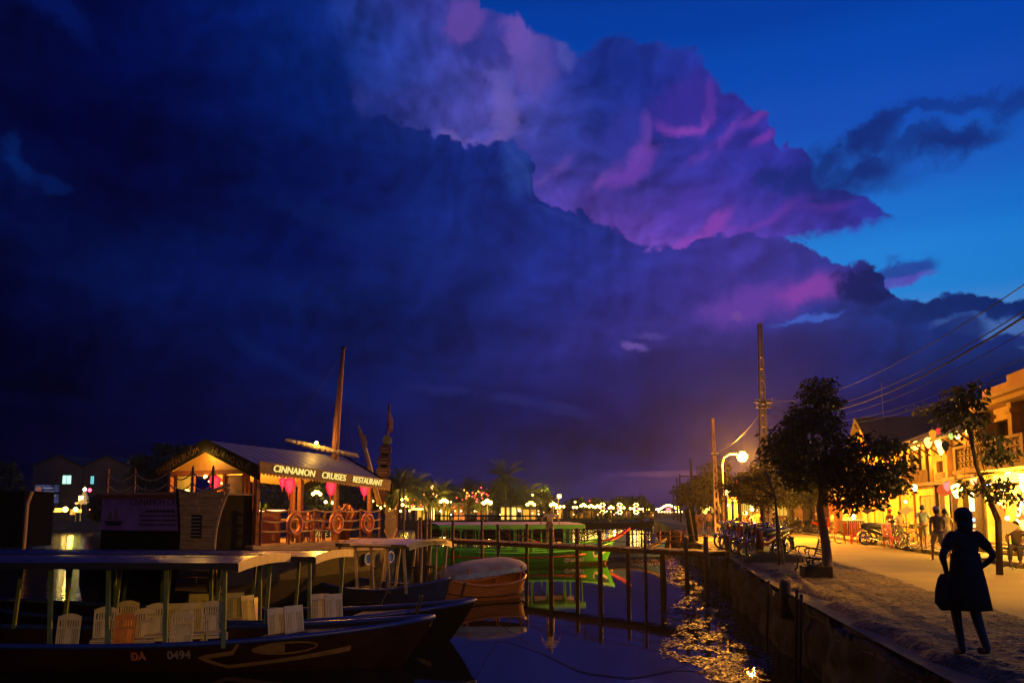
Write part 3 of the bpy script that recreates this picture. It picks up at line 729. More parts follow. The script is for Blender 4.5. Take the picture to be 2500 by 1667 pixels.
# --- small orange sampan with a domed roof
cx, cy = -1.05, 29.2
t = thing('sampan', 'small rounded orange wooden sampan with domed grey yellow roof', 'boat', (cx, cy, WZ), radians(36))
M_orange = mat('varnished orange hull planks', (.66, .22, .05), .45, .4, 4, .25, 12, stretch=(.5, 3, 8)); M_dome = mat('weathered domed roof', (.46, .36, .14), .5, .4, 2.5, .3, 9)
R = hull(3.6, 1.75, .50, -1.8, .30, .28, rake=.35, fine=3.2)
MB().gridsurf(R).build('hull', M_orange, t, True); gunwale(R, .1).build('gunwale', M_orange, t, True)
MB().tube([Vector(r[1]) + Vector((0, -.015, -.05)) for r in R], .022, 6).tube([Vector(r[-2]) + Vector((0, .015, -.05)) for r in R], .022, 6).build('rubbing_strake', M_darkwood, t, True)
deckmesh(R, .15, 1, 25).build('deck', M_darkwood, t)
up = []
for i in range(15):
    u = 2 * i / 14 - 1; r = []
    wd = .88 * (1 - abs(u) ** 4) ** .5 + .02
    for j in range(13):
        v = 2 * j / 12 - 1; r.append((u * 1.75, v * wd, 1.08 + .14 * u + .30 * (1 - v * v) * (1 - abs(u) ** 3) - .05 * abs(v)))
    up.append(r)
dm = MB().gridsurf(up); dm.gridsurf([[(p[0], p[1], p[2] - .05) for p in r] for r in up]); dm.build('domed_roof', M_dome, t, True)
rim = MB()
ringp = [r[0] for r in up] + [r[-1] for r in reversed(up)]
rim.gridsurf([ringp + [ringp[0]], [(p[0] * 1.0, p[1] * 1.02, p[2] - .17) for p in ringp + [ringp[0]]]]); rim.build('roof_skirt', mat('blue grey roof skirt', (.3, .36, .38), .6, .3, 4), t)
for x in (-1.1, .1, 1.1):
    for s_ in (-1, 1): MB().bar((x, s_ * .72, .6), (x, s_ * .85, 1.15), .05).build('post', M_orange, t)
def rope(label, pts):
    b = MB(); q = [Vector(p) for p in pts]; full = []
    for i in range(len(q) - 1):
        for k in range(6): full.append(q[i].lerp(q[i + 1], k / 6))
    full.append(q[-1]); full = [full[0]] + [(full[i - 1] + full[i] * 2 + full[i + 1]) / 4 for i in range(1, len(full) - 1)] + [full[-1]]
    tag(b.tube(full, .009, 5).build('mooring_rope', M_hullblack, None, True), label, 'rope', 'dark mooring ropes')
rope('long mooring rope from the farther bow dipping to the water toward the quay wall', [P(1160, 1474, 19.6), G(1215, 1520, -1.2), G(1310, 1585, WZ + .02), G(1420, 1640, WZ + .015), G(1540, 1655, WZ + .015), G(1660, 1630, WZ + .02), G(1770, 1575, -1.1)])
0 and rope('mooring rope from the nearest bow dropping into the water', [P(1062, 1490, 16.6), G(1100, 1560, -1.1), G(1170, 1620, WZ + .015), G(1260, 1690, WZ + .01)])
rope('pale rope hanging between the boat with the curved roof and the tour boats', [P(955, 1400, 26), P(952, 1425, 24), P(940, 1455, 22), P(928, 1480, 20.5)])
# --- green boat QNa 0663 beyond the jetty, its bow pointing right
M_green = mat('bright green boat paint', (.05, .34, .04), .4, .25, 2, .1, 8); M_red = mat('red paint', (.36, .03, .02), .5, .3, 5)
M_white = mat('white paint', (.6, .6, .56), .5, .2, 6)
p0 = G(1190, 1384, WZ); p1 = G(1500, 1378, WZ); ang = atan2(p1.y - p0.y + .6, p1.x - p0.x)
t = thing('tour_boat', 'bright green passenger boat QNa0663 moored right behind the jetty', 'boat', (p0.x, p0.y + .8, WZ), ang)
GB = t
R = hull(11.5, 2.4, .72, -3.6, .55, .3, rake=.9, fine=3.0)
MB().gridsurf(R).build('hull', M_green, t, True); gunwale(R, .1).build('gunwale', M_green, t, True)
MB().tube([Vector(r[1]).lerp(Vector(r[0]), .42) + Vector((0, -.03, .0)) for r in R[2:21]], .05, 6).build('rubbing_strake', M_red, t, True)
MB().gridsurf([[Vector(r[3]) + Vector((0, -.02, 0)), Vector(r[2]) + Vector((0, -.02, .0))] for r in R]).build('boot_stripe', mat('ochre boot stripe', (.28, .12, .04), .6, .3, 4), t)
deckmesh(R, .2, 1, 25).build('deck', M_darkwood, t)
roofslab(-3.2, 5.4, 2.6, 2.3, .1, .05).build('roof', mat('mauve grey roof', (.3, .26, .3), .5, .3, 1.5), t, True)
for s_ in (-1, 1): MB().box((1.1, s_ * 1.3, 2.2), (8.6, .04, .24)).build('side_valance', M_green, t)
MB().box((5.4, 0, 2.2), (.05, 2.6, .24)).build('end_valance', M_cream, t)
for k in range(9):
    for s_ in (-1, 1):
        MB().bar((-3.0 + k * 1.03, s_ * 1.12, .65), (-3.0 + k * 1.03, s_ * 1.25, 2.15), .07).build('post', M_green, t)
arch = MB()
for k in range(8):
    x0 = -3.0 + k * 1.03
    for s_ in (-1, 1):
        for e in (0, 1):
            xx = x0 + (1.03 if e else 0); dx_ = -1 if e else 1
            arch.prism([(xx, 2.1), (xx + dx_ * .28, 2.1), (xx + dx_ * .10, 2.02), (xx, 1.84)], .03, 'y', s_ * 1.24)
arch.build('arch_brackets', M_green, t)
i0 = 17; x0 = R[i0][0][0]
text('lettering', 'QNa0663', M_white, t, .33, Vector(hullpt(R, 4.2, .70, .12)), (pi / 2 + .35, -.03, .10), .004, .006, align='LEFT')
hstrip(R, [(6.15, .88), (6.35, .72), (7.35, .84)], .05, 'painted_outline', M_white, t)
hstrip(R, [(6.3, .86), (7.4, .93)], .1, 'painted_eye', M_blue, t)
# --- roof of a boat moored behind the green one, and blue and red bows
def simpleboat(name, label, loc, rz, L, B, sheer, rise, hm, rm=None, zr=2.1, roof=None, post=None, cat='boat', group=None):
    t = thing(name, label, cat, loc, rz, group)
    R = hull(L, B, sheer, -L / 2, rise, rise * .7, rake=.7)
    MB().gridsurf(R).build('hull', hm, t, True); gunwale(R, .1).build('gunwale', post or hm, t, True); deckmesh(R, .2, 1, 25).build('deck', M_darkwood, t)
    if roof:
        roofslab(roof[0], roof[1], B * 1.02, zr, .14, .06).build('roof', rm, t, True)
        n = max(3, int((roof[1] - roof[0]) / 1.3))
        for k in range(n):
            for s_ in (-1, 1): MB().bar((roof[0] + .2 + (roof[1] - roof[0] - .4) * k / (n - 1), s_ * B * .42, sheer), (roof[0] + .2 + (roof[1] - roof[0] - .4) * k / (n - 1), s_ * B * .47, zr), .07).build('post', post or hm, t)
    return t, R
M_teal = mat('dark teal paint', (.03, .1, .08), .5, .3, 3)
p = P(1215, 1290, 52); simpleboat('tour_boat', 'long covered boat with a grey mauve roof moored beyond the green boat', (p.x, 52, WZ), radians(6), 13, 2.6, .7, .6, M_teal, mat('grey mauve roof', (.42, .36, .38), .45, .3, 1.5), 2.25, (-4.6, 4.6), M_green)
tb, R2 = simpleboat('rowing_boat', 'blue wooden boat with a raised red prow beyond the jetty', (G(1380, 1345, WZ).x, 56, WZ), radians(9), 8.0, 1.8, .7, 1.2, M_blue, post=M_red)
hstrip(R2, [(1.0, .8), (1.6, .9), (2.6, .86)], .08, 'painted_eye', M_white, tb)
simpleboat('rowing_boat', 'open blue boat with upturned bow nearest the shore steps', (G(1470, 1345, WZ).x, 53, WZ), radians(8), 6.0, 1.4, .5, .8, M_blue, post=M_darkwood)
simpleboat('tour_boat', 'dark covered boat moored in front of the far palms', (P(1250, 1270, 105).x, 105, WZ), radians(5), 14, 3, .8, .7, M_hullblack, M_hullblack, 2.5, (-5, 5))
simpleboat('tour_boat', 'dark low covered boat left of the far palms, lit windows behind it', (P(1135, 1270, 112).x, 112, WZ), radians(-4), 12, 3, .8, .8, M_hullblack, M_hullblack, 2.5, (-4, 4))
simpleboat('rowing_boat', 'dark open boat drawn up near the right bank steps', (P(1640, 1290, 78).x, 78, WZ), radians(70), 8, 2.2, .8, .6, M_hullblack)
simpleboat('rowing_boat', 'dark boat in mid river before the far lamps', (P(1500, 1268, 160).x, 160, WZ), radians(10), 16, 3, .8, .6, M_hullblack)
# ------------------------------------------------------------------ floating restaurant boat
RB0 = thing('restaurant_boat', 'floating restaurant boat with gabled roof, lit sign and red lanterns', 'boat', (-7.8, 25, WZ), radians(65.2))
M_plank = wood('pale hull planking', (.45, .30, .12)); M_brown = wood('brown stained wood', (.15, .035, .015)); M_mid = wood('mid brown deck wood', (.26, .15, .07))
M_rooft = mat('corrugated grey roof', (.13, .12, .17), .55, .3, 2, .4, 5, stretch=(8, .6, 1)); M_glass = mat('yellow lit frosted pane', (.5, .42, .14), .4, .2, 2)
M_signboard = mat('purple printed signboard', (.22, .11, .28), .6, .35, 1.4)
M_ceil = mat('cream ceiling boards', (.5, .36, .16), .6, .2, 3)
r = RB0
# hull
rows = []
for i in range(20):
    x = -2.6 + 12.4 * i / 19; e = max(0, (x - 5) / 4.8); hb = 2.2 * (1 - e ** 2.2 * .9)
    zt = 1.62 + .5 * e ** 2
    rows.append([(x, 2 - hb * 1.0, zt), (x, 2 - hb * 1.0, .9), (x, 2 - hb * .85, .1), (x, 2 - hb * .5, -.4), (x, 2 + hb * .5, -.4), (x, 2 + hb * .85, .1), (x, 2 + hb, .9), (x, 2 + hb, zt)])
MB().gridsurf(rows).build('hull', wood('dark hull planking', (.014, .008, .005)), r)
MB().box((3.3, 2, 1.98), (7.2, 4.4, .08)).build('deck', M_mid, r)
MB().box((8.2, 2, 1.9), (2.4, 3.2, .08)).build('foredeck', M_mid, r)
for k in range(3): MB().box((3.2, -.24, 1.94 - k * .125), (7.0, .05, .12)).build('plank', M_plank, r)
for k in range(2): MB().box((8.0, .28, 1.93 - k * .16), (2.3, .05, .15), rz=radians(9)).build('plank', M_plank, r)
for x in (5.6, 7.1):
    o = MB(); o.torus((x, -.26, 1.32), .2, .035, (0, 1, 0), 20, 6); o.build('porthole_rim', M_white, r, True)
    MB().lathe([(.19, -.01), (.19, .01)], 20).build('porthole_glass', mat('blue porthole glass', (.1, .3, .7), .2, .2, 3), r, loc=(x, -.22, 1.32)).rotation_euler = (pi / 2, 0, 0)
# poop (raised stern deck)
MB().box((-1.3, 1.75, 1.8), (2.5, 3.4, 3.4)).build('stern_block', M_hullblack, r)
MB().box((-1.3, 1.75, 3.53), (2.6, 3.5, .06)).build('stern_deck', M_mid, r)
MB().box((-2.6, 1.75, 3.44), (.08, 3.6, .12)).build('stern_rail', M_brown, r)
MB().box((-2.6, 1.72, 2.98), (.05, 3.3, .98)).build('signboard', M_signboard, r)
text('lettering', 'CINNAMON CRUISES', M_black, r, .25, (-2.635, 1.05, 3.28), (pi / 2, 0, -pi / 2), .004, .0)
for k, w in enumerate((1.15, 1.45, 1.25, 1.3)):
    rl = random.Random(k); y_ = 1.05 - w / 2; pl = MB()
    while y_ < 1.05 + w / 2: l_ = rl.uniform(.05, .16); pl.box((-2.632, y_ + l_ / 2, 3.03 - k * .125), (.008, l_, .045 if k else .07)); y_ += l_ + .035
    pl.build('print_line', M_black, r)
MB().prism([(2.6, 2.62), (3.1, 2.62), (3.25, 2.75), (2.45, 2.75)], .01, 'x', -2.635).build('painted_ship', M_black, r)
MB().prism([(2.62, 2.78), (2.85, 2.78), (2.8, 3.2)], .01, 'x', -2.635).prism([(2.9, 2.78), (3.12, 2.78), (3.0, 3.08)], .01, 'x', -2.635).build('painted_sail', mat('faded olive print', (.12, .1, .05), .6, .3, 5), r)
# curved planked quarter board with louvre window
def qx(z): return .10 * sin((z - .9) / 2.9 * pi) * -1 + .22 * ((z - 2.2) / 1.4) ** 2
zs = [.9 + k * .19 for k in range(15)]
for k in range(14):
    z0, z1 = zs[k], zs[k + 1] - .012; cut = 0
    yl0, yl1 = -1.12 - .42 * ((z0 - 2.1) / 1.5) ** 2, -1.12 - .42 * ((z1 - 2.1) / 1.5) ** 2
    segs = [(0.12 + .14 * ((z0 - 2.1) / 1.5) ** 2, yl0)]
    a = .12 + .14 * ((z0 - 2.1) / 1.5) ** 2
    cuts = [a, -.55 + .25 * ((k * 37 % 5) / 5 - .4), yl0]
    for c0, c1 in zip(cuts, cuts[1:]):
        MB().box((-2.72 - random.uniform(0, .015), (c0 + c1) / 2, (z0 + z1) / 2), (.05, abs(c1 - c0) - .012, z1 - z0)).build('plank', M_plank2 if 'M_plank2' in globals() else globals().setdefault('M_plank2', wood('weathered olive planks', (.44, .28, .08), ax=1)), r)
edge = [(-2.74, -1.13 - .44 * ((z - 2.1) / 1.5) ** 2, z) for z in zs + [3.62]]
MB().tube(edge, .045, 6).build('edge_moulding', M_plank, r, True)
edge = [(-2.74, .13 + .16 * ((z - 2.1) / 1.5) ** 2, z) for z in zs + [3.62]]
MB().tube(edge, .045, 6).build('edge_moulding', M_hullblack, r, True)
MB().tube([(-2.74, .3, 3.62), (-2.74, -.3, 3.5), (-2.74, -.9, 3.56), (-2.74, -1.6, 3.72)], .04, 6).build('edge_moulding', M_plank, r, True)
lv = MB().box((-2.77, -.5, 2.62), (.03, .36, .62)).build('louvre_window', M_black, r)
for k in range(6): MB().box((-2.80, -.5, 2.38 + k * .095), (.03, .3, .022), ry=.5).build('louvre_slat', M_plank, r)
# cabin columns, roof, gables
for x in (0.05, 2.1, 4.0, 6.05):
    for y in (0.0, 3.6): MB().box((x, y, 3.1), (.14, .14, 2.2)).build('column', M_brown, r)
YR = 1.8
def gz(y): return 5.2 - abs(y - YR) * .40
def sl(x, y): return -.045 * max(0, x) * min(1, abs(y - YR) / 2.1 + .25)
for sgn in (-1, 1):
    rr_ = []
    for i in range(31):
        x = -.30 + 7.15 * i / 30; zz = .018 * (i % 2)
        rr_.append([(x, YR, 5.22 + zz + sl(x, YR)), (x, YR + sgn * 2.12, gz(YR + sgn * 2.12) + .02 + zz + sl(x, 9))])
    MB().gridsurf(rr_).build('roof_sheet', M_rooft, r)
    MB().quadface([(-.28, YR, 5.14), (6.8, YR, 5.14 + sl(6.8, YR)), (6.8, YR + sgn * 2.08, gz(YR + sgn * 2.08) - .06 + sl(6.8, 9)), (-.28, YR + sgn * 2.08, gz(YR + sgn * 2.08) - .06)]).build('ceiling', M_ceil, r)
for sgn in (-1, 1):   # barge boards with lettering
    for xe in (-.34, 6.86):
        q_ = [(y, z + sl(xe, y)) for y, z in ((YR, 5.28), (YR + sgn * 2.2, gz(YR + sgn * 2.2) + .06), (YR + sgn * 2.2, gz(YR + sgn * 2.2) - .36), (YR, 4.86))]
        MB().quadface([(xe, y, z) for y, z in q_]).quadface([(xe + .05, y, z) for y, z in q_]).build('barge_board', M_hullblack, r)
M_faint = mat('faded brown lettering', (.05, .02, .01), .7, .3, 5)
text('lettering', 'THUYỀN BUỒM', M_faint, r, .27, (-.36, YR + 1.1, gz(YR + 1.1) - .15), (pi / 2, -.38, -pi / 2), .004)
text('lettering', 'HƯƠNG QUẾ', M_faint, r, .27, (-.36, YR - 1.1, gz(YR - 1.1) - .15), (pi / 2, .38, -pi / 2), .004)
MB().prism([(0.1, 4.28), (3.5, 4.28), (YR, 5.02)], .05, 'x', .02).build('gable_board', mat('varnished gable boards', (.3, .15, .045), .5, .25, 3), r)
MB().box((.0, YR, 4.24), (.14, 3.6, .14)).build('lintel', M_brown, r)
# front wall: door frames and glazed panels
for y0, y1, mt in ((3.3, 3.6, None), (2.55, 3.3, M_glass), (.45, 1.25, mat('green yellow pane', (.32, .32, .10), .3, .3, 1.5)), (0.0, .3, None)):
    if mt: MB().box((.03, (y0 + y1) / 2, 3.62), (.03, y1 - y0, 1.05)).build('window_pane', mt, r)
    MB().box((.0, y0, 3.1), (.09, .09, 2.2)).build('door_frame', M_brown, r); MB().box((.0, y1, 3.1), (.09, .09, 2.2)).build('door_frame', M_brown, r)
MB().box((.02, .72, 2.55), (.05, 1.3, 1.05)).build('lower_panel', M_hullblack, r); MB().box((.02, 3.0, 2.55), (.05, 2.0, 1.05)).build('lower_panel', M_hullblack, r)
MB().box((1.1, 2.0, 3.9), (.04, 1.1, .4)).build('inner_fascia', mat('orange inner board', (.5, .2, .06), .6, .2, 3), r)
# sign fascia
MB().bar((-.3, -.36, 4.36), (6.85, -.36, 4.04), .05, .34).build('sign_fascia', wood('olive brown fascia', (.22, .13, .05), ax=0), r)
sc_ = MB()
for k in range(46): u_ = -.3 + k * .155; w_ = 4.19 - .045 * (u_ + .3); sc_.prism([(u_, w_), (u_ + .15, w_), (u_ + .075, w_ - .08)], .03, 'y', -.36)
sc_.build('scalloped_valance', M_plank, r)
G_sign = glow('lit sign letters', (1, .86, .5), 1.15)
for body, xc, wd in (('CINNAMON', 1.30, 2.0), ('CRUISES', 3.32, 1.32), ('RESTAURANT', 5.32, 1.85)):
    o = text('sign_letters', body, G_sign, r, .3, (xc, -.40, 4.36 - .045 * (xc + .3)), (pi / 2, .045, 0), .012, .002, shear=.16)
    xs_ = [v.co.x for v in o.data.vertices]; o.scale = (wd / (max(xs_) - min(xs_)), 1, 1)
# roof-edge lights, bulbs
def bulb(label, loc, rgb, st, rad=.05, power=0, group='bare bulbs on the restaurant boat', name='light_bulb'):
    o = MB().ball((0, 0, 0), rad, 10, 7).build(name, glow(name + ' glow', rgb, st), None, True); o.location = loc; tag(o, label, 'light', group)
    return o
def wpt(x, y, z): return RB0.matrix_basis @ Vector((x, y, z))
bpy.context.view_layer.update()
bulb('bright bulb under the peak of the front gable', wpt(-.16, 1.75, 4.88), (1, .72, .25), 60, .07)
lamp('gable_light', wpt(-.45, 1.75, 4.72), WARM, 14, .08)
bulb('bulb standing above the roof beside the mast', wpt(5.0, 1.7, 5.55), (1, .7, .25), 45, .06); lamp('mast_light', wpt(5.0, 1.5, 5.75), WARM, 18, .06)
bulb('small flame like bulb above the front lantern', wpt(-.1, 1.95, 4.1), (1, .6, .15), 30, .06)
bulb('warm globe lamp on the deck behind the ropes', wpt(-.3, 2.5, 3.64), (1, .8, .3), 8, .08)
for k, (x, y) in enumerate(((.9, 1.1), (2.9, 2.6), (5.2, 1.6))): lamp('cabin_light', wpt(x, y, 3.95), (1, .42, .05), 150, .1)
lamp('poop_light', wpt(-.9, 2.6, 4.2), WARM, 14, .1)
# red silk lanterns
G_red = glow('red silk lantern glow', (1, .04, .09), 1.9, 0)
t_ = G_red.node_tree
lw = t_.nodes.new('ShaderNodeLayerWeight'); lw.inputs[0].default_value = .35
cr = ramp(t_, N(t_, lw.outputs[1]), [(0, (1, .05, .07)), (.3, (.8, .012, .04)), (1, (.35, .008, .02))]); t_.links.new(cr, [n for n in t_.nodes if n.type == 'EMISSION'][0].inputs[0])
M_tassel = mat('red tassel', (.4, .02, .03), .8, .3, 20)
def lantern(name, label, loc, s_=1.0, mtl=None, group='red silk lanterns on the restaurant boat'):
    t = thing(name, label, 'lantern', loc, 0, group)
    prof = [(.03, -.26), (.06, -.24), (.11, -.16), (.155, -.03), (.17, .06), (.155, .13), (.10, .19), (.05, .21)]
    MB().lathe([(a * s_, z * s_) for a, z in prof], 16).build('lantern_shade', mtl or G_red, t, True)
    MB().lathe([(.05 * s_, .205 * s_), (.045 * s_, .24 * s_)], 10).tube([(0, 0, .24 * s_), (0, 0, .36 * s_)], .006, 5).build('cap', M_black, t)
    MB().lathe([(.03 * s_, -.26 * s_), (.035 * s_, -.30 * s_), (.012 * s_, -.44 * s_)], 8).build('tassel', M_tassel, t)
    return t
for px, py, Y_, lab, s_ in ((524, 1177, 25.2, 'hanging in the front doorway', 1.0), (707, 1183, 26.0, 'nearest the stern along the side', 1.06), (808, 1190, 28.0, 'in the middle of the side', 1.04), (890, 1193, 30.0, 'at the bow end of the side', 1.0)):
    lantern('red_lantern', 'red silk lantern ' + lab + ' of the restaurant boat', P(px, py, Y_), s_)
lantern('red_lantern', 'small red lantern deeper inside the restaurant above the counter', P(690, 1176, 27.6), .7)
# bar counter, tables, stools and greenery on deck
t = thing('bar_counter', 'wooden bar counter with glowing rim on the restaurant deck', 'counter', wpt(1.2, .9, 2.02), radians(65.2))
MB().box((0, 0, .5), (1.5, .5, 1.0)).build('base', M_brown, t); MB().box((0, 0, 1.03), (1.7, .65, .06)).build('top', mat('red lacquer', (.4, .06, .04), .3, .2, 4), t)
MB().box((0, -.34, 1.03), (1.7, .03, .05)).build('light_strip', glow('pink white strip', (1, .45, .35), 6), t)
for k, (x, y, d) in enumerate(((2.9, 1.0, 'nearest the counter'), (4.4, 1.3, 'in the middle'), (5.6, 2.8, 'at the far corner'))):
    t = thing('dining_table', 'small wooden dining table ' + d + ' of the restaurant deck', 'table', wpt(x, y, 2.02), radians(65), 'tables on the restaurant deck')
    MB().box((0, 0, .73), (.75, .75, .04)).build('table_top', M_mid, t)
    for a in (-1, 1):
        for c in (-1, 1): MB().box((a * .3, c * .3, .355), (.05, .05, .71)).build('leg', M_brown, t)
chr_ = chair_proto(3, M_brown, 'dining_chair'); ur = []
for x, y, a, d in ((2.5, .5, 70, 'with its back to the rail by the first life ring'), (3.3, .5, 40, 'between the first and second life rings'), (4.0, .8, 90, 'behind the second life ring'), (4.9, .8, 60, 'right of the second life ring'), (5.2, 2.2, 200, 'deep inside by the far table')):
    q = wpt(x, y, 2.02); place_chair(chr_, ur, q.x, q.y, q.z, radians(a), 'brown dining chair ' + d, 'dining chairs on the restaurant deck', .95)
t = thing('root_carving', 'gnarled brown root wood carving standing on the restaurant deck', 'carving', wpt(5.3, .55, 2.02), 0)
rb = MB(); rg = random.Random(5)
for k in range(14):
    a = rg.uniform(0, 2 * pi); rb.tube([(rg.uniform(-.1, .1), rg.uniform(-.1, .1), 0), (.2 * cos(a), .2 * sin(a), .45 + rg.uniform(0, .2)), (.36 * cos(a + .6), .36 * sin(a + .6), .85 + rg.uniform(-.1, .25)), (.2 * cos(a + 1.4), .2 * sin(a + 1.4), 1.15 + rg.uniform(-.1, .15))], [.09, .08, .07, .03], 6)
rb.build('twisted_roots', M_brown, t, True)
for k in range(16):
    q = wpt(.3 + k * .11, 2.2, 3.98 + .05 * sin(k * 2.1)); o = MB().ball((0, 0, 0), .025, 6, 4).build('fairy_bulb', globals().setdefault('G_fairy', glow('fairy bulb', (1, .8, .4), 14))); o.location = q; tag(o, 'tiny warm fairy light in the cluster above the bar counter of the restaurant boat', 'light', 'fairy lights above the bar counter')
for k, (x, y, hh) in enumerate(((2.2, 3.6, .9), (4.4, 3.7, 1.1), (6.0, 3.4, .8))):
    t = thing('potted_plant', ['leafy potted plant at the far rail nearest the stern', 'tallest leafy potted plant at the far rail', 'leafy potted plant at the far rail toward the bow'][k] + ' of the restaurant boat', 'plant', wpt(x, y, 2.02)); rg2 = random.Random(k)
    MB().lathe([(.13, 0), (.18, .3), (.19, .32)], 12).build('pot', M_brown, t); pb_ = MB()
    for j in range(26):
        a = rg2.uniform(0, 2 * pi); e = rg2.uniform(.1, .4); zz = .3 + hh * rg2.uniform(.3, 1); sd = Vector((-sin(a), cos(a), 0)) * .05; c0_ = Vector((0, 0, .3)); c1_ = Vector((e * .7 * cos(a), e * .7 * sin(a), zz)); c2_ = Vector((e * 1.3 * cos(a), e * 1.3 * sin(a), zz - .1)); pb_.quadface([c0_, c1_ - sd, c2_, c1_ + sd])
    pb_.build('foliage', mat('pot plant leaves %d' % k, (.06, .12, .03), .5, .3, 4), t)
# rails and life rings
for x in (.05, 1.35, 2.6, 3.9, 5.2, 6.4): MB().tube([(x, -.2, 2.0), (x, -.2, 3.14)], .035, 8).build('rail_post', M_brown, r)
for z0, sag in ((3.08, .07), (2.74, .05), (2.42, .03)):
    pts = []
    xs = [.05, 1.35, 2.6, 3.9, 5.2, 6.4]
    for a, c in zip(xs, xs[1:]): pts += [(a + (c - a) * k / 6, -.22, z0 - sag * 4 * (k / 6) * (1 - k / 6)) for k in range(6)]
    pts.append((6.4, -.22, z0)); MB().tube(pts, .028, 6).build('rail_rope', M_plank, r, True)
M_ring = mat('orange life ring foam', (.62, .16, .05), .6, .2, 4)
for k, (x, d) in enumerate(((1.5, 'nearest the stern'), (3.65, 'in the middle'), (5.5, 'nearest the bow'))):
    t = thing('life_ring', 'orange life ring hanging on the restaurant rail, the one ' + d, 'life ring', wpt(x, -.3, 2.62), radians(65.2), 'orange life rings on the restaurant rail')
    MB().torus((0, 0, 0), .30, .075, (0, 1, 0), 32, 10).build('ring', M_ring, t, True)
    for a in range(4):
        q = a * pi / 2 + pi / 4; MB().torus((.30 * cos(q), 0, .30 * sin(q)), .079, .012, (-sin(q), 0, cos(q)), 12, 4).build('band', M_white, t)
# poop rope rail
pp = [(-2.5, 3.35), (-2.5, 2.25), (-2.5, .9), (-2.5, -.0), (-2.5, -.75)]
for k, (x, y) in enumerate(pp): MB().tube([(x, y, 3.5), (x, y, 4.2), (x, y, 4.28)], [.04, .035, .01], 8).build('rail_post', M_brown, r)
for z0 in (4.12, 3.82):
    for (xa, ya), (xb, yb) in zip(pp, pp[1:]):
        MB().tube([(xa, ya + (yb - ya) * k / 8, z0 - .22 * 4 * (k / 8) * (1 - k / 8)) for k in range(9)], .018, 6).build('rail_rope', M_rope, r, True)
# bow net with strung globes
net = MB(); A_ = Vector((6.9, -.1, 3.35)); B_ = Vector((9.3, .9, 3.35))
def npt(u, v):
    p = A_.lerp(B_, u); return Vector((p.x, p.y, p.z - .28 * 4 * u * (1 - u) - v * (1.0 + .15 * sin(pi * u))))
for k in range(-8, 13):
    a = [(k / 12 + v / 10 * .6, v / 10) for v in range(11)]; c = [(k / 12 + .6 - v / 10 * .6, v / 10) for v in range(11)]
    for L_ in (a, c):
        q = [npt(u, v) for u, v in L_ if 0 <= u <= 1]
        if len(q) > 2: net.tube(q, .007, 4, False)
net.build('net', M_rope, r); MB().tube([npt(k / 12, 0) for k in range(13)], .035, 6).tube([npt(k / 12, 1) for k in range(13)], .025, 6).build('net_rope', M_plank, r, True)
MB().tube([(9.3, .9, 1.6), (9.3, .9, 3.6)], .04, 8).build('rail_post', M_brown, r)
for k, (px, py, rad) in enumerate(((910,1223,.055),(951,1244,.06),(930,1239,.06),(968,1240,.06),(983,1232,.07),(922,1232,.05),(940,1234,.045),(1000,1246,.05),(978,1247,.05))):
    q = P(px, py, 34 + .2 * k); o = MB().ball((0, 0, 0), rad, 10, 6).build('globe_bulb', globals().setdefault('G_globe', glow('warm globe glow', (1, .74, .35), 7)), None, True); o.location = q
    tag(o, 'round warm globe bulb strung along the bow net beside the restaurant boat', 'light', 'globe bulbs strung along the bow net')
# mast with yard and furled sail, curved prow sweep, sign pole with flag
t = thing('mast', 'tall leaning wooden mast of the restaurant boat with a furled sail on its yard', 'mast', wpt(5.7, 1.9, 2.0))
def rel(px, py, Y_, t): return P(px, py, Y_) - t.location
Ym = t.location.y
MB().tube([rel(812, 1200, Ym, t), rel(822, 1040, Ym, t), rel(831, 930, Ym, t), rel(838, 853, Ym, t)], [.16, .13, .10, .07], 10).build('mast_pole', wood('varnished mast', (.26, .10, .05), ax=2), t, True)
MB().lathe([(.05, 0), (.1, .03), (.1, .09), (.03, .12)], 10, rel(839, 853, Ym, t)).build('mast_cap', M_black, t)
ya, yb = rel(699, 1070, Ym - .8, t), rel(873, 1110, Ym + .3, t)
MB().tube([ya, yb], .035, 6).build('yard', wood('yard wood', (.3, .2, .1)), t, True)
sl = MB()
for k in range(40):
    f = k / 39; p = ya.lerp(yb, f) + Vector((0, 0, -.07)); rad = .05 + .075 * sin(pi * min(1, f * .9 + .08)) * (1 + .3 * sin(k * 2.3)); sl.ball((p.x, p.y, p.z), max(rad, .04), 8, 6, .8)
sl.build('furled_sail', mat('cream sailcloth', (.5, .38, .22), .9, .3, 8, .5, 30), t, True)
for tx, ty in ((700, 1070), (802, 1095), (870, 1160)): MB().tube([rel(838, 862, Ym, t), rel(tx, ty, Ym, t)], .006, 4).build('stay', M_black, t)
t = thing('bow_sweep', 'pale curved wooden sweep with wrapped cloth rising behind the restaurant roof', 'oar', wpt(7.6, 1.4, 2.0)); Ys = t.location.y
MB().tube([rel(927, 1232, Ys, t), rel(912, 1180, Ys, t), rel(898, 1120, Ys, t), rel(885, 1072, Ys, t), rel(874, 1038, Ys, t)], [.11, .10, .09, .08, .05], 8).build('shaft', M_plank, t, True)
MB().gridsurf([[rel(878, 1050, Ys, t), rel(878, 1050, Ys - .1, t)], [rel(881, 1062, Ys, t), rel(893, 1064, Ys - .2, t)], [rel(884, 1075, Ys, t), rel(898, 1082, Ys - .2, t)], [rel(888, 1088, Ys, t), rel(893, 1096, Ys - .1, t)], [rel(889, 1098, Ys, t), rel(890, 1098, Ys, t)]]).build('wrapped_cloth', mat('sail canvas', (.55, .42, .3), .9, .2, 6), t, True)
t = thing('sign_pole', 'pole with a column of round painted signs and a flag on top', 'sign', P(938, 1300, 33.5)); t.location.z = 0; Yp = 33.5
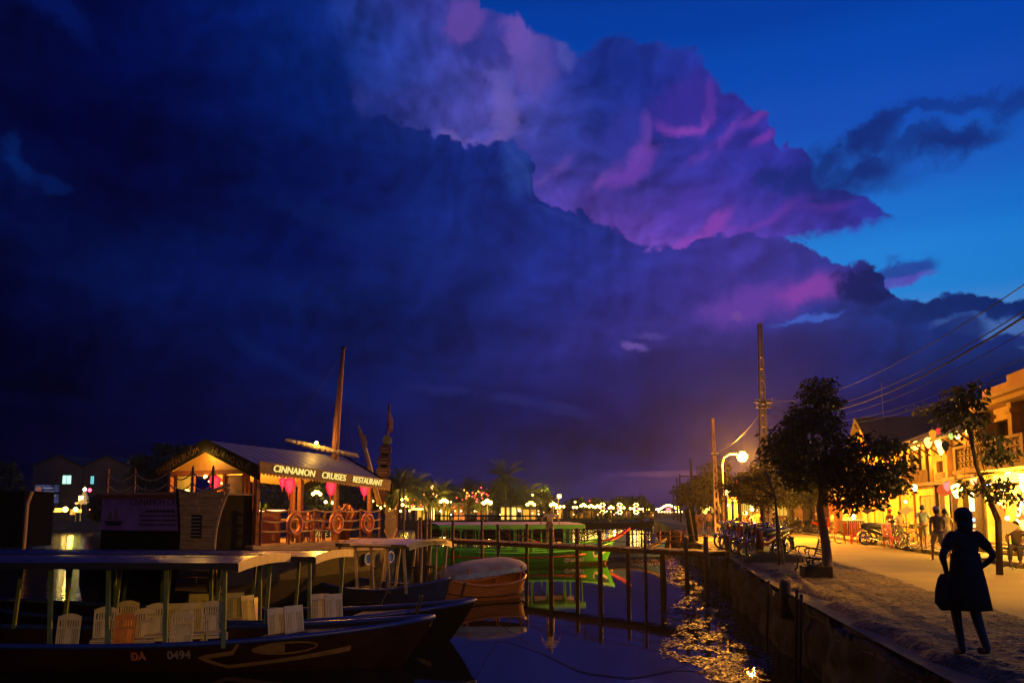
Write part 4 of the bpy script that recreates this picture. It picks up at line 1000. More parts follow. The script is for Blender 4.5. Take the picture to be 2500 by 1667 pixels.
MB().tube([rel(934, 1240, Yp, t), rel(951, 985, Yp, t)], .045, 8).build('pole', M_brown, t, True)
M_disc = mat('dark brown sign disc', (.07, .025, .015), .6, .3, 4); M_green_d = mat('olive green disc', (.22, .24, .06), .6, .4, 9); M_cr = mat('cream sign lettering', (.4, .3, .2), .6, .2, 8)
for px, py, rd, tx in ((945, 1074, 12, ''), (941, 1098, 15, 'Cafe'), (938, 1124, 17, 'Boat\nTrips'), (936, 1150, 17, 'Bar'), (936, 1187, 22, 'Coffee\nDrinks')):
    q = rel(px, py, Yp - .1, t); d_ = MB().lathe([(rd / 2000 * Yp, -.02), (rd / 2000 * Yp, .02)], 20).build('round_sign', M_green_d if not tx else M_disc, t); d_.location = q; d_.rotation_euler = (pi / 2, 0, 0)
    if tx:
        for ln in range(2):
            w_ = rd / 2000 * Yp * .62
            MB().tube([q + Vector((w_ * (2 * k / 22 - 1), -.03, .06 - ln * .12 + .035 * sin(k * 1.9 + ln) * (1 if k % 3 else 1.6))) for k in range(23)], .009, 4).build('script_line', M_cr, t)
fl = MB(); fl.gridsurf([[rel(951, 985, Yp, t), rel(952, 985, Yp, t)], [rel(946, 1005, Yp, t), rel(953, 1003, Yp - .1, t)], [rel(945, 1030, Yp, t), rel(960, 1027, Yp - .2, t)], [rel(944, 1045, Yp, t), rel(960, 1042, Yp, t)], [rel(951, 1058, Yp - .1, t), rel(959, 1052, Yp - .1, t)]])
fl.build('flag', mat('faded orange and white flag', (.62, .5, .4), .9, .0, 3, rgb2=(.5, .12, .05)), t, True)
# ------------------------------------------------------------------ people: one continuous skinned body each, clothes and hair as children
def skin(name, verts, edges, radii, mtl, parent, sub=2, root=0):
    me = bpy.data.meshes.new(name); me.from_pydata([tuple(v) for v in verts], edges, []); me.materials.append(mtl)
    o = bpy.data.objects.new(name, me); C.objects.link(o); o.parent = parent
    m = o.modifiers.new('skin', 'SKIN'); m.use_smooth_shade = True; m.branch_smoothing = .3
    for i, sv in enumerate(me.skin_vertices[0].data):
        r = radii[i]; sv.radius = r if isinstance(r, tuple) else (r, r); sv.use_root = (i == root)
    m2 = o.modifiers.new('smooth', 'SUBSURF'); m2.levels = sub; m2.render_levels = sub
    return o
M_skin = mat('skin', (.34, .17, .10), .5, .15, 6); M_hair = mat('dark hair', (.015, .01, .008), .6, .3, 20)
CL = {}
def cloth(rgb):
    k = tuple(rgb)
    if k not in CL: CL[k] = mat('cloth ' + str(len(CL)), rgb, .85, .2, 8)
    return CL[k]
STAND = dict(eL=(.25, .02, 1.13), wL=(.26, -.06, .88), eR=(-.25, .02, 1.13), wR=(-.26, -.06, .88), kL=(.10, -.02, .50), aL=(.11, .02, .08), kR=(-.10, -.02, .50), aR=(-.11, .02, .08), lean=0)
WALK = dict(STAND, kL=(.09, -.20, .52), aL=(.09, -.26, .09), kR=(-.09, .05, .50), aR=(-.09, .34, .16), wL=(.27, .12, .90), wR=(-.27, -.22, .93), eL=(.25, .08, 1.13), eR=(-.25, -.04, 1.13))
HIPS = dict(STAND, eL=(.36, .06, 1.16), wL=(.21, -.06, .98), eR=(-.36, .06, 1.16), wR=(-.21, -.06, .98))
RAIL = dict(STAND, eL=(.36, -.12, 1.20), wL=(.44, -.32, .98), eR=(-.36, -.12, 1.20), wR=(-.44, -.32, .98), kL=(.13, -.03, .50), aL=(.20, .02, .08), kR=(-.11, -.02, .50), aR=(-.13, .02, .08), lean=.05)
SIT = dict(STAND, kL=(.12, -.42, .50), aL=(.13, -.42, .08), kR=(-.12, -.42, .50), aR=(-.13, -.42, .08), wL=(.16, -.34, .62), wR=(-.16, -.34, .62), eL=(.25, -.06, .80), eR=(-.25, -.06, .80), sit=.42)
BEND = dict(STAND, eL=(.22, -.45, .95), wL=(.16, -.62, .80), eR=(-.22, -.45, .95), wR=(-.16, -.62, .80), bend=1)
def person(label, loc, heading, h=1.68, pose=STAND, shirt=(.4, .4, .4), pants=(.1, .1, .12), hair=M_hair, long_pants=False, female=False, fingers=False, skirt=False, group=None, skinm=None, sub=1, longhair=False, hat=None):
    t = thing('person', label, 'person', loc, heading, group); t.scale = (h / 1.7,) * 3
    p = pose; dzz = -p.get('sit', 0); ln = p.get('lean', 0); W_ = .92 if female else 1.0
    pel = Vector((0, .0, .95 + dzz)); sp = Vector((0, -ln, 1.12 + dzz)); ch = Vector((0, -2 * ln, 1.31 + dzz)); nk = Vector((0, -2.4 * ln, 1.45 + dzz)); hd = Vector((0, -.02 - 2.8 * ln, 1.56 + dzz)); tp = Vector((0, -.01 - 2.8 * ln, 1.645 + dzz))
    sh = .165 * W_
    if p.get('bend'): sp = Vector((0, -.12, 1.08)); ch = Vector((0, -.32, 1.18)); nk = Vector((0, -.47, 1.2)); hd = Vector((0, -.58, 1.2)); tp = Vector((0, -.66, 1.22))
    shz = ch + Vector((0, 0, .07)) if not p.get('bend') else ch + Vector((0, -.04, .02))
    SL = shz + Vector((sh, 0, 0)); SR = shz + Vector((-sh, 0, 0))
    V = [pel, sp, ch, nk, hd, tp, SL, p['eL'], p['wL'], SR, p['eR'], p['wR'], pel + Vector((.09, 0, -.04)), p['kL'], p['aL'], pel + Vector((-.09, 0, -.04)), p['kR'], p['aR']]
    V = [Vector(v) for v in V]
    R_ = [(.145, .11), (.125, .095), (.15, .105), .052, (.078, .095), (.06, .07), .06, .042, .030, .06, .042, .030, .092, .062, .042, .092, .062, .042]
    E = [(0, 1), (1, 2), (2, 3), (3, 4), (4, 5), (2, 6), (6, 7), (7, 8), (2, 9), (9, 10), (10, 11), (0, 12), (12, 13), (13, 14), (0, 15), (15, 16), (16, 17)]
    for a, s_ in ((14, 1), (17, -1)):     # feet
        V.append(V[a] + Vector((0, .03, -.045))); R_.append((.034, .03)); V.append(V[a] + Vector((0, -.15, -.055))); R_.append((.042, .022)); E += [(a, len(V) - 2), (len(V) - 2, len(V) - 1)]
    for a, b_, s_ in ((8, 7, 1), (11, 10, -1)):   # palms and fingers
        d = (V[a] - V[b_]).normalized(); V.append(V[a] + d * .07); R_.append((.036, .02)); k = len(V) - 1; E.append((a, k))
        if fingers:
            sd = Vector((0, 1, 0)) if abs(d.y) < .8 else Vector((1, 0, 0))
            for q, (off, ln_) in enumerate(((-.027, .06), (-.009, .075), (.009, .072), (.027, .055))):
                V.append(V[k] + sd * off + d * .02); R_.append(.0095); V.append(V[k] + sd * off * 1.1 + d * (ln_)); R_.append(.008); V.append(V[k] + sd * off * 1.15 + d * (ln_ + .02) + Vector((-s_ * .015, 0, 0))); R_.append(.007)
                E += [(k, len(V) - 3), (len(V) - 3, len(V) - 2), (len(V) - 2, len(V) - 1)]
            V.append(V[a] + d * .03 - sd * .035); R_.append(.011); V.append(V[a] + d * .07 - sd * .05); R_.append(.009); E += [(a, len(V) - 2), (len(V) - 2, len(V) - 1)]
    sm = skinm or M_skin
    skin('body', V, E, R_, sm, t, sub + (1 if fingers else 0))
    # shirt
    i = [0, 1, 2, 6, 7, 9, 10]; mid = lambda a, b_, f: V[a].lerp(V[b_], f)
    SV = [V[0], V[1], V[2], V[6], mid(6, 7, .75), V[9], mid(9, 10, .75), V[2] + (V[3] - V[2]) * .55]
    skin('shirt', SV, [(0, 1), (1, 2), (2, 3), (3, 4), (2, 5), (5, 6), (2, 7)], [(.168, .128), (.148, .115), (.17, .122), .075, .066, .075, .066, (.075, .07)], cloth(shirt), t, sub)
    if skirt:
        prof = [(.165, .24), (.19, .05), (.23, -.15), (.27, -.40)]
        MB().lathe([(a, z) for a, z in prof], 16, (0, 0, V[0].z - .02), (1, .75)).build('skirt', cloth(pants), t, True)
    else:
        e = .96 if long_pants else .0
        PV = [V[0] + Vector((0, 0, .05)), V[12], V[15], V[13], V[16]]; PE = [(0, 1), (0, 2), (1, 3), (2, 4)]; PR = [(.16, .125), .108, .108, .088, .088]
        if long_pants:
            PV += [mid(13, 14, .92), mid(16, 17, .92)]; PE += [(3, 5), (4, 6)]; PR += [.062, .062]
        skin('trousers' if long_pants else 'shorts', PV, PE, PR, cloth(pants), t, sub)
    hb = MB().ball(tuple(hd + Vector((0, .022, .035))), .101, 12, 9, 1.05)
    if longhair: hb.lathe([(.09, .02), (.10, -.06), (.085, -.16), (.03, -.2)], 10, tuple(hd + Vector((0, .045, 0))), (1, .6))
    hb.build('hair', hair, t, True)
    if hat: MB().lathe([(.15, 0), (.11, .03), (.10, .10), (.04, .12)], 14, tuple(hd + Vector((0, 0, .07)))).build('cap', cloth(hat), t, True)
    f = hd + Vector((0, -.088, 0))
    MB().lathe([(.012, 0), (.016, -.03), (.004, -.038)], 6, tuple(f + Vector((0, -.012, .005)))).build('nose', sm, t, True)
    for s_ in (-1, 1):
        MB().ball(tuple(f + Vector((s_ * .03, .008, .018))), .010, 6, 4).build('eye', M_hair, t); MB().ball(tuple(hd + Vector((s_ * .082, .0, -.005))), .018, 6, 4, 1.5).build('ear', sm, t)
    MB().box(tuple(f + Vector((0, .002, -.042))), (.045, .012, .008)).build('mouth', cloth((.25, .06, .05)), t)
    return t
# ------------------------------------------------------------------ jetty
DZ = .19
a_ = G(1752, 1345.5, DZ); b_ = G(1040, 1312.5, DZ); d_ = (b_ - a_); LJ = d_.length; d_.normalize(); nj = Vector((d_.y, -d_.x, 0));
if nj.y > 0: nj = -nj                         # towards the camera
jet = thing('jetty', 'rickety plank jetty on round posts running out from the quay', 'jetty', a_, atan2(d_.y, d_.x))
side = -1 if (Matrix.Rotation(atan2(d_.y, d_.x), 3, 'Z') @ Vector((0, 1, 0))).dot(nj) < 0 else 1
M_post = wood('weathered post', (.06, .022, .012), ax=2); M_pl = wood('grey jetty plank', (.22, .12, .07), ax=1); M_rail = wood('red brown rail', (.12, .035, .018))
pm = [MB().box((0, 0, 0), (.135, 1.25, .045)).mesh('plank') for _ in range(4)]
for me in pm:
    me.materials.append(M_pl)
    for vv in me.vertices: vv.co += Vector((random.uniform(-.008, .008), random.uniform(-.05, .05), random.uniform(-.006, .006)))
x = .07
while x < LJ: piece('plank', pm[random.randrange(4)], jet, (x, 0, -.02 + random.uniform(-.012, .012)), (random.uniform(-.02, .02), random.uniform(-.03, .03), random.uniform(-.03, .03))); x += .152
for s_ in (-1, 1): MB().bar((0, s_ * .5, -.12), (LJ, s_ * .5, -.12), .08, .14).build('beam', M_post, jet)
def jx(px):
    lo, hi = 0, LJ
    for _ in range(40):
        m_ = (lo + hi) / 2; q = a_ + d_ * m_; X = 1250 + F * q.x / q.y
        if X > px: lo = m_
        else: hi = m_
    return lo
for px, front, top, r_ in ((1133, 1, .95, .085), (1152, 0, 1.0, .08), (1244, 1, .85, .085), (1259, 0, .85, .08), (1372, 1, .72, .10), (1380, 0, .7, .09), (1491, 1, .68, .10), (1502, 0, .62, .09), (1586, 0, -.15, .12), (1601, 1, .55, .06), (1700, 1, .5, .08), (1742, 0, .55, .08), (1748, 1, .55, .09), (1640, 0, .4, .05)):
    q = jx(px); yy = side * (.68 if front else -.68)
    MB().tube([(q, yy, -2.4), (q + random.uniform(-.03, .03), yy, -.6), (q + random.uniform(-.03, .03), yy + random.uniform(-.02, .02), top)], [r_ * 1.1, r_, r_ * .92], 10).build('post', M_post, jet, True)
for px in (1114, 1271, 1300, 1431, 1452, 1592):
    q = jx(px); MB().bar((q, side * .66, -.15), (q, side * .66, .62), .035).build('rail_post', M_rail, jet)
for h_, s0 in ((.60, side * .66), (.30, side * .66)):
    xs = [0] + [jx(p) for p in (1700, 1601, 1491, 1372, 1244, 1133)] + [LJ]; pts = []
    for u, v in zip(xs, xs[1:]): pts += [(u + (v - u) * k / 5, s0, h_ - .05 * 4 * (k / 5) * (1 - k / 5) + random.uniform(-.01, .01)) for k in range(5)]
    pts.append((LJ, s0, h_)); MB().tube(pts, .019, 6).build('handrail', M_rail, jet, True)
for u, v in ((1271, 1244), (1300, 1372), (1431, 1491), (1452, 1502)):
    MB().bar((jx(u), side * .66, .30), (jx(v), side * .66, .66), .03).build('brace', M_rail, jet)
# dark leaning board and pale pole by the landing
t = thing('leaning_board', 'dark leaning board with a pale pole beside the landing of the jetty', 'board', G(1693, 1335, 0)); Yb = t.location.y
def rl(px, py, Y_=Yb): return P(px, py, Y_) - t.location
MB().bar(rl(1682, 1240), rl(1694, 1322), .42, .06).build('board', M_hullblack, t); MB().tube([rl(1682, 1243, Yb - .3), rl(1697, 1330, Yb - .3)], .045, 6).build('pole', M_pave, t)
for u, v in (((1672, 1290), (1660, 1338)), ((1690, 1300), (1692, 1338))): MB().bar(rl(*u), rl(*v), .06).build('strut', M_rail, t)
# lower landing steps with rails
t = thing('landing_rail', 'low red brown landing rail by the quay steps behind the jetty', 'railing', G(1690, 1335, -.6)); Yb = t.location.y + 3
for yy in (1300, 1311, 1322): MB().tube([P(1600, yy - 3, Yb + 4) - t.location, P(1690, yy, Yb) - t.location], .04, 6).build('rail', M_rail, t)
for xx in (1612, 1636, 1662, 1686): MB().tube([P(xx, 1296, Yb + 3) - t.location, P(xx, 1345, Yb + 2) - t.location], .055, 6).build('rail_post', M_rail, t)
# old mooring stakes standing left of the jetty
for k, (px, ty, by, Y_) in enumerate(((1026, 1262, 1310, 40), (1040, 1268, 1312, 41), (1018, 1272, 1308, 39), (1050, 1266, 1310, 42), (986, 1176, 1300, 37))):
    q = P(px, by, Y_); o = MB().tube([(0, 0, WZ - .3 - q.z), P(px, ty, Y_) - q], [.1, .08] if k < 4 else [.05, .04], 8).build('mooring_stake', M_post, None, True); o.location = q
    tag(o, ['brown stake left of the jetty end, the tallest of the short ones', 'brown stake in the middle of the cluster left of the jetty', 'shortest brown stake left of the jetty end', 'brown stake nearest the jetty end', 'tall thin pole at the end of the bow net'][k], 'stake')
# people
q = a_ + d_ * jx(1342)
person('man in a pale shirt and shorts leaning on the jetty rail with both arms spread', (q.x, q.y + .25, DZ + .0), radians(0), 1.62, RAIL, (.62, .55, .36), (.30, .24, .15), fingers=True)
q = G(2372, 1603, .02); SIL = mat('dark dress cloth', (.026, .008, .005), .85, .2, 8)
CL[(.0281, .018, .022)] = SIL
per = person('dark silhouetted woman in a knee length dress walking on the near quay with a bag', (q.x, q.y, .02), radians(188), 1.64, dict(HIPS, kL=(.08, -.12, .52), aL=(.07, -.06, .10), kR=(-.05, .04, .50), aR=(-.04, .20, .14), eL=(.33, .05, 1.14), eR=(-.33, .05, 1.14)), (.0281, .018, .022), (.0281, .018, .022), female=True, fingers=True, skirt=True, longhair=True, skinm=mat('skin darkened for silhouette', (.12, .045, .025), .6, .15, 6), sub=2)  # skin colour darkened to stand for the unlit side of the figure
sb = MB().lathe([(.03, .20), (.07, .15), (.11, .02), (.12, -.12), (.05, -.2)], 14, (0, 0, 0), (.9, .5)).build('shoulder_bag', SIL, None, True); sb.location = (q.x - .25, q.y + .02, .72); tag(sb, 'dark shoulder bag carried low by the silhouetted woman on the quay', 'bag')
ST = [
 ('man in a grey blue shirt and khaki shorts walking away along the lit pavement', 2257, 1343, 1.76, WALK, (.22, .28, .34), (.45, .38, .20), 150, 0),
 ('man in an olive shirt and long pale shorts stepping off the kerb', 2293, 1369, 1.72, WALK, (.16, .12, .05), (.36, .34, .24), 175, 0),
 ('woman in a cream dress walking beside the man in the olive shirt', 2312, 1362, 1.70, STAND, (.6, .5, .26), (.6, .48, .28), 170, 1),
 ('girl in a pale top and green shorts standing by the lit menu stand', 2200, 1330, 1.55, STAND, (.5, .36, .2), (.16, .18, .1), 20, 0),
 ('person in an orange lit shirt standing beyond the red chairs', 2033, 1306, 1.6, STAND, (.7, .5, .3), (.1, .08, .08), 90, 0),
 ('person with a bright shirt standing in the crowd behind the scooters, nearest the lamp post', 1843, 1310, 1.6, HIPS, (.7, .6, .5), (.1, .05, .05), 0, 0),
 ('person in a brown jacket half hidden behind the scooters', 1820, 1308, 1.65, STAND, (.2, .1, .06), (.05, .05, .06), 30, 0),
 ('person in a dark jacket in the crowd right of the lattice pole', 1803, 1305, 1.6, STAND, (.08, .05, .05), (.04, .04, .05), 60, 0),
 ('person in a rust coloured shirt standing in the crowd under the young tree', 1852, 1312, 1.7, STAND, (.4, .14, .06), (.05, .05, .06), -30, 0),
 ('person in an orange lit shirt left of the lattice pole, the middle one of three', 1712, 1302, 1.65, STAND, (.55, .3, .16), (.42, .2, .14), 160, 0),
 ('person in a pale shirt left of the lattice pole, nearest to it', 1731, 1303, 1.72, STAND, (.45, .25, .14), (.05, .05, .05), 200, 0),
 ('person in a dull red shirt left of the lattice pole, the farthest of three', 1700, 1300, 1.6, STAND, (.35, .13, .08), (.2, .1, .08), 170, 0),
]
for lab, px, py, hh, po, c1, c2, hd_, sk in ST:
    q = G(px, py, .13 if px > 2150 and py < 1360 else .03); person(lab, (q.x, q.y, q.z), radians(hd_), hh, po, c1, c2, skirt=bool(sk), female=bool(sk), sub=1, hat=(.6, .6, .55) if px == 2293 else None)
q = G(1772, 1330, .03); person('person in a pale shirt bending over the parked scooters beside the lattice pole', (q.x, q.y, .03), radians(70), 1.7, BEND, (.6, .55, .5), (.06, .06, .08))
q = G(1893, 1322, .03); person('person with long dark hair sitting among the parked scooters', (q.x, q.y, .03), radians(30), 1.6, STAND, (.03, .03, .03), (.05, .05, .05), longhair=True, female=True)
q = G(2486, 1380, .13); person('dark haired person crouching on the shop step at the picture edge', (q.x, q.y, .16), radians(-40), 1.6, SIT, (.12, .07, .04), (.08, .06, .05), long_pants=True)
q = G(2222, 1326, .13); person('person in a red cap and dark shirt beyond the bicycles', (q.x, q.y + 2, .13), radians(20), 1.6, STAND, (.12, .03, .02), (.08, .06, .05), hat=(.6, .03, .02))
for k, (px, py, c1, d) in enumerate(((2330, 1330, (.4, .1, .05), 'diner in a red top at the open cafe front, left one'), (2350, 1332, (.3, .15, .08), 'diner in a brown top at the open cafe front, right one'))):
    q = G(px, py, .13); person(d, (q.x, q.y + .5, .0), radians(20 + 60 * k), 1.6, STAND, c1, (.05, .05, .05))
# ------------------------------------------------------------------ motorbikes and bicycles
M_tyre = mat('tyre rubber', (.012, .012, .012), .8, .2, 9); M_chrome = mat('chrome', (.6, .6, .6), .18, .1, 5, metal=1); M_seat = mat('black vinyl', (.015, .015, .015), .4, .2, 9)
M_eng = mat('engine metal', (.16, .15, .14), .4, .3, 12, metal=.8); M_tail = mat('red lens', (.35, .02, .01), .2, .2, 5); M_lens = mat('clear lens', (.6, .6, .55), .08, .1, 5)
def wheel(t, x, R_, w, spokes=14, hub=.05, alloy=False):
    e_ = bpy.data.objects.new('wheel', None); C.objects.link(e_); e_.parent = t; t = e_
    g_ = MB().torus((x, 0, R_), R_ - w, w, (0, 1, 0), 26, 6).build('tyre', M_tyre, t, True)
    k = MB().torus((x, 0, R_), R_ - w * 2.0, w * .35, (0, 1, 0), 26, 5); k.tube([(x, -.05, R_), (x, .05, R_)], hub, 10)
    for i in range(5 if alloy else spokes):
        a = 2 * pi * i / (5 if alloy else spokes); k.bar((x, 0, R_), (x + (R_ - w * 2) * cos(a), 0, R_ + (R_ - w * 2) * sin(a)), .03 if alloy else .006)
    k.build('wheel_rim', M_chrome, t, True)
def motorbike(label, body, alloy=False):
    t = thing('motorbike', label, 'motorbike', (0, 0, 0), 0, 'motorbikes parked along the street')
    wheel(t, .62, .28, .038, alloy=alloy); wheel(t, -.60, .28, .042, alloy=alloy)
    MB().tube([(.62, -.07, .28), (.47, -.07, .80)], .022, 6).tube([(.62, .07, .28), (.47, .07, .80)], .022, 6).build('fork', M_chrome, t, True)
    MB().gridsurf([[(.62 + .32 * cos(a), s_ * .055, .28 + .32 * sin(a)) for s_ in (-1, -.4, .4, 1)] for a in [radians(q) for q in range(25, 165, 14)]]).build('front_mudguard', body, t, True)
    MB().gridsurf([[(-.60 + .34 * cos(a), s_ * .07, .28 + .34 * sin(a)) for s_ in (-1, -.4, .4, 1)] for a in [radians(q) for q in range(40, 215, 14)]]).build('rear_mudguard', M_seat, t, True)
    # leg shield and side fairing
    MB().gridsurf([[(.46, -.05, .92), (.40, -.16, .88), (.40, .16, .88), (.46, .05, .92)], [(.44, -.08, .75), (.34, -.22, .72), (.34, .22, .72), (.44, .08, .75)], [(.40, -.08, .52), (.30, -.23, .48), (.30, .23, .48), (.40, .08, .52)], [(.36, -.05, .34), (.27, -.16, .28), (.27, .16, .28), (.36, .05, .34)]], True).build('leg_shield', body, t, True)
    MB().tube([(.40, 0, .70), (.20, 0, .50), (-.05, 0, .48), (-.3, 0, .60), (-.62, 0, .70), (-.78, 0, .74)], [.09, .085, .09, .12, .10, .04], 10).build('body_fairing', body, t, True)
    MB().tube([(.08, 0, .66), (-.05, 0, .74), (-.35, 0, .77), (-.68, 0, .80), (-.76, 0, .79)], [.04, .10, .12, .10, .04], 10).build('saddle', M_seat, t, True)
    MB().tube([(.44, 0, .85), (.40, 0, 1.0)], .05, 8).ball((.47, 0, .98), .10, 12, 8, .9).build('handlebar_cowl', body, t, True)
    MB().tube([(.30, -.36, 1.02), (.38, -.2, 1.02), (.41, 0, .98), (.38, .2, 1.02), (.30, .36, 1.02)], .016, 6).build('handlebar', M_chrome, t, True)
    for s_ in (-1, 1):
        MB().tube([(.34, s_ * .27, 1.02), (.36, s_ * .33, 1.18)], .007, 5).lathe([(.055, -.008), (.06, 0), (.05, .01)], 10, (.36, s_ * .35, 1.22), (.25, 1)).build('mirror', M_seat, t)
        MB().tube([(.30, s_ * .26, 1.02), (.285, s_ * .38, 1.02)], .022, 6).build('grip', M_seat, t)
    MB().ball((.55, 0, .97), .062, 10, 7).build('headlight', M_lens, t, True)
    MB().box((.05, 0, .30), (.34, .2, .2)).tube([(.18, 0, .33), (.34, 0, .36)], .07, 8).build('engine', M_eng, t, bevel=.02)
    MB().tube([(.2, -.12, .24), (-.15, -.15, .20), (-.45, -.15, .26), (-.85, -.15, .34)], [.016, .018, .04, .042], 8).build('exhaust', M_chrome, t, True)
    MB().box((-.80, 0, .68), (.06, .16, .07)).build('tail_light', M_tail, t, bevel=.01); MB().box((-.88, 0, .50), (.01, .19, .13), ry=-.35).build('number_plate', M_pave, t)
    MB().tube([(-.1, .1, .22), (-.16, .24, .0)], .012, 5).build('side_stand', M_seat, t)
    MB().tube([(-.55, -.08, .82), (-.82, -.08, .86), (-.82, .08, .86), (-.55, .08, .82)], .011, 5).build('grab_rail', M_chrome, t, True)
    return t
Mr = mat('red motorbike paint', (.55, .02, .01), .25, .1, 3, coat=1); Mk = mat('black motorbike paint', (.012, .012, .014), .2, .1, 3, coat=1); Mb_ = mat('silver blue motorbike paint', (.16, .2, .28), .25, .1, 3, coat=1); Mm = mat('maroon motorbike paint', (.22, .012, .012), .25, .1, 3, coat=1)
protos = {'r': motorbike('x', Mr), 'k': motorbike('x', Mk), 'b': motorbike('x', Mb_), 'm': motorbike('x', Mm), 'a': motorbike('x', Mr, True)}
usedp = set()
BK = [('m', 1868, 1363, 35, 'maroon motorbike nearest the camera at the end of the row'), ('k', 1848, 1357, 33, 'black motorbike second from the near end of the row, spokes shining'),
 ('r', 1828, 1351, 31, 'bright red motorbike third in the row, red front mudguard'), ('k', 1815, 1346, 30, 'black motorbike just beyond the bright red one'), ('m', 1800, 1341, 28, 'maroon motorbike near the far end of the row'),
 ('b', 1786, 1337, 27, 'silver blue motorbike at the far end of the row beside the lattice pole'), ('k', 1895, 1352, 36, 'black motorbike whose tail rack stands out behind the tree stakes'), ('r', 1858, 1344, 30, 'red motorbike hidden in the second rank of the row'),
 ('b', 1840, 1338, 28, 'silver blue motorbike in the second rank of the row'),
 ('k', 1935, 1301, 20, 'black motorbike parked across the street left of the red one'), ('k', 1962, 1300, 15, 'black motorbike parked across the street under the trees'), ('a', 2010, 1301, 190, 'red scooter with alloy wheel across the street just left of the big trunk'),
 ('b', 1914, 1300, 25, 'grey motorbike farthest left of those parked across the street'), ('k', 2153, 1331, 172, 'black motorbike with a raised seat parked on the lit pavement'), ('m', 2165, 1329, 172, 'maroon motorbike half hidden on the lit pavement by the yellow wall')]
for c_, px, py, hd, lab in BK:
    q = G(px, py, .13 if px > 2100 else .03); rz = radians(180 + hd)
    if c_ in usedp: copy_tree(protos[c_], q, rz, lab)
    else: usedp.add(c_); protos[c_].location = q; protos[c_].scale = (1.12,) * 3; protos[c_].rotation_euler = (0, 0, rz); protos[c_]['label'] = lab
def bicycle(label):
    t = thing('bicycle', label, 'bicycle', (0, 0, 0), 0, 'bicycles on the lit pavement'); fr = M_pave
    wheel(t, .52, .34, .016, 20, .025); wheel(t, -.52, .34, .016, 20, .025)
    MB().tube([(.40, 0, .78), (-.10, 0, .32), (-.20, 0, .82), (.38, 0, .72)], .016, 6).tube([(-.10, 0, .32), (-.52, 0, .34), (-.19, 0, .74)], .011, 5).build('frame', fr, t)
    MB().tube([(.37, 0, .92), (.52, 0, .34)], .014, 5).build('fork', fr, t); MB().tube([(.25, -.28, .98), (.38, -.08, 1.0), (.38, .08, 1.0), (.25, .28, .98)], .012, 5).build('handlebar', M_chrome, t, True)
    MB().box((-.22, 0, .88), (.24, .16, .05)).build('saddle', M_seat, t, bevel=.02); MB().box((.58, 0, .86), (.26, .28, .2)).build('basket', M_mid, t); MB().tube([(-.1, -.1, .32), (-.1, .1, .32)], .03, 6).build('pedals', M_eng, t)
    return t
bc = bicycle('x'); first = True
for px, py, hd, lab in ((2230, 1338, 8, 'bicycle with pale tyres behind the man in the grey blue shirt'), (2262, 1341, 5, 'bicycle nearest the camera on the lit pavement'), (2205, 1334, 12, 'bicycle farthest along the pavement beside the girl')):
    q = G(px, py, .13)
    if first: bc.location = q; bc.rotation_euler = (0, 0, radians(hd)); bc['label'] = lab; first = False
    else: copy_tree(bc, q, radians(hd), lab)
q = G(2052, 1322, .03); copy_tree(bc, q, radians(170), 'bicycle standing in front of the striped food cart').scale = (.8,) * 3
# ------------------------------------------------------------------ street houses on the right; local x runs along the street, +y faces the river
SR = radians(79.8)
def sroot(name, label, Y0, cat='house'): return thing(name, label, cat, (FX(Y0), Y0, .13), SR)
def Yof(px):                      # depth where the facade line crosses a photo column
    k = (px - 1250) / F; return (17.3 - .18 * 23.2) / (k - .18)
def lz(px, py, Y_): return P(px, py, Y_).z - .13
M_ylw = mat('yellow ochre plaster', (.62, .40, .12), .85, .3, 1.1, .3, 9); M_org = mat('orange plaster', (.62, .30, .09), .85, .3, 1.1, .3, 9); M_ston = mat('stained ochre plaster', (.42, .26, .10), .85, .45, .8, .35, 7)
M_tile = mat('dark roof tiles', (.035, .025, .022), .85, .5, 3, .7, 14); M_shut = wood('brown shutters', (.18, .05, .03), ax=2); M_dw = wood('dark teak', (.06, .03, .02)); M_doorw = wood('old olive door', (.30, .22, .10), ax=2)
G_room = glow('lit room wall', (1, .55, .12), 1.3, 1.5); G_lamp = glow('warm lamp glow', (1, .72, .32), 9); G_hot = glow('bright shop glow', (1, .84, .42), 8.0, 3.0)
def wallbox(name, x0, x1, z0, z1, y, th, mtl, t): return MB().box(((x0 + x1) / 2, y - th / 2, (z0 + z1) / 2), (abs(x1 - x0), th, z1 - z0)).build(name, mtl, t)
def wall_open(x0, x1, z0, z1, y, th, mtl, t, holes):     # wall with rectangular openings
    xs = sorted({x0, x1, *[h[0] for h in holes], *[h[1] for h in holes]}); zs_ = sorted({z0, z1, *[h[2] for h in holes], *[h[3] for h in holes]}); b = MB()
    for xa, xb in zip(xs, xs[1:]):
        for za, zb in zip(zs_, zs_[1:]):
            cx_, cz_ = (xa + xb) / 2, (za + zb) / 2
            if any(h[0] < cx_ < h[1] and h[2] < cz_ < h[3] for h in holes): continue
            b.box((cx_, y - th / 2, cz_), (xb - xa, th, zb - za))
    return b.build('wall', mtl, t)
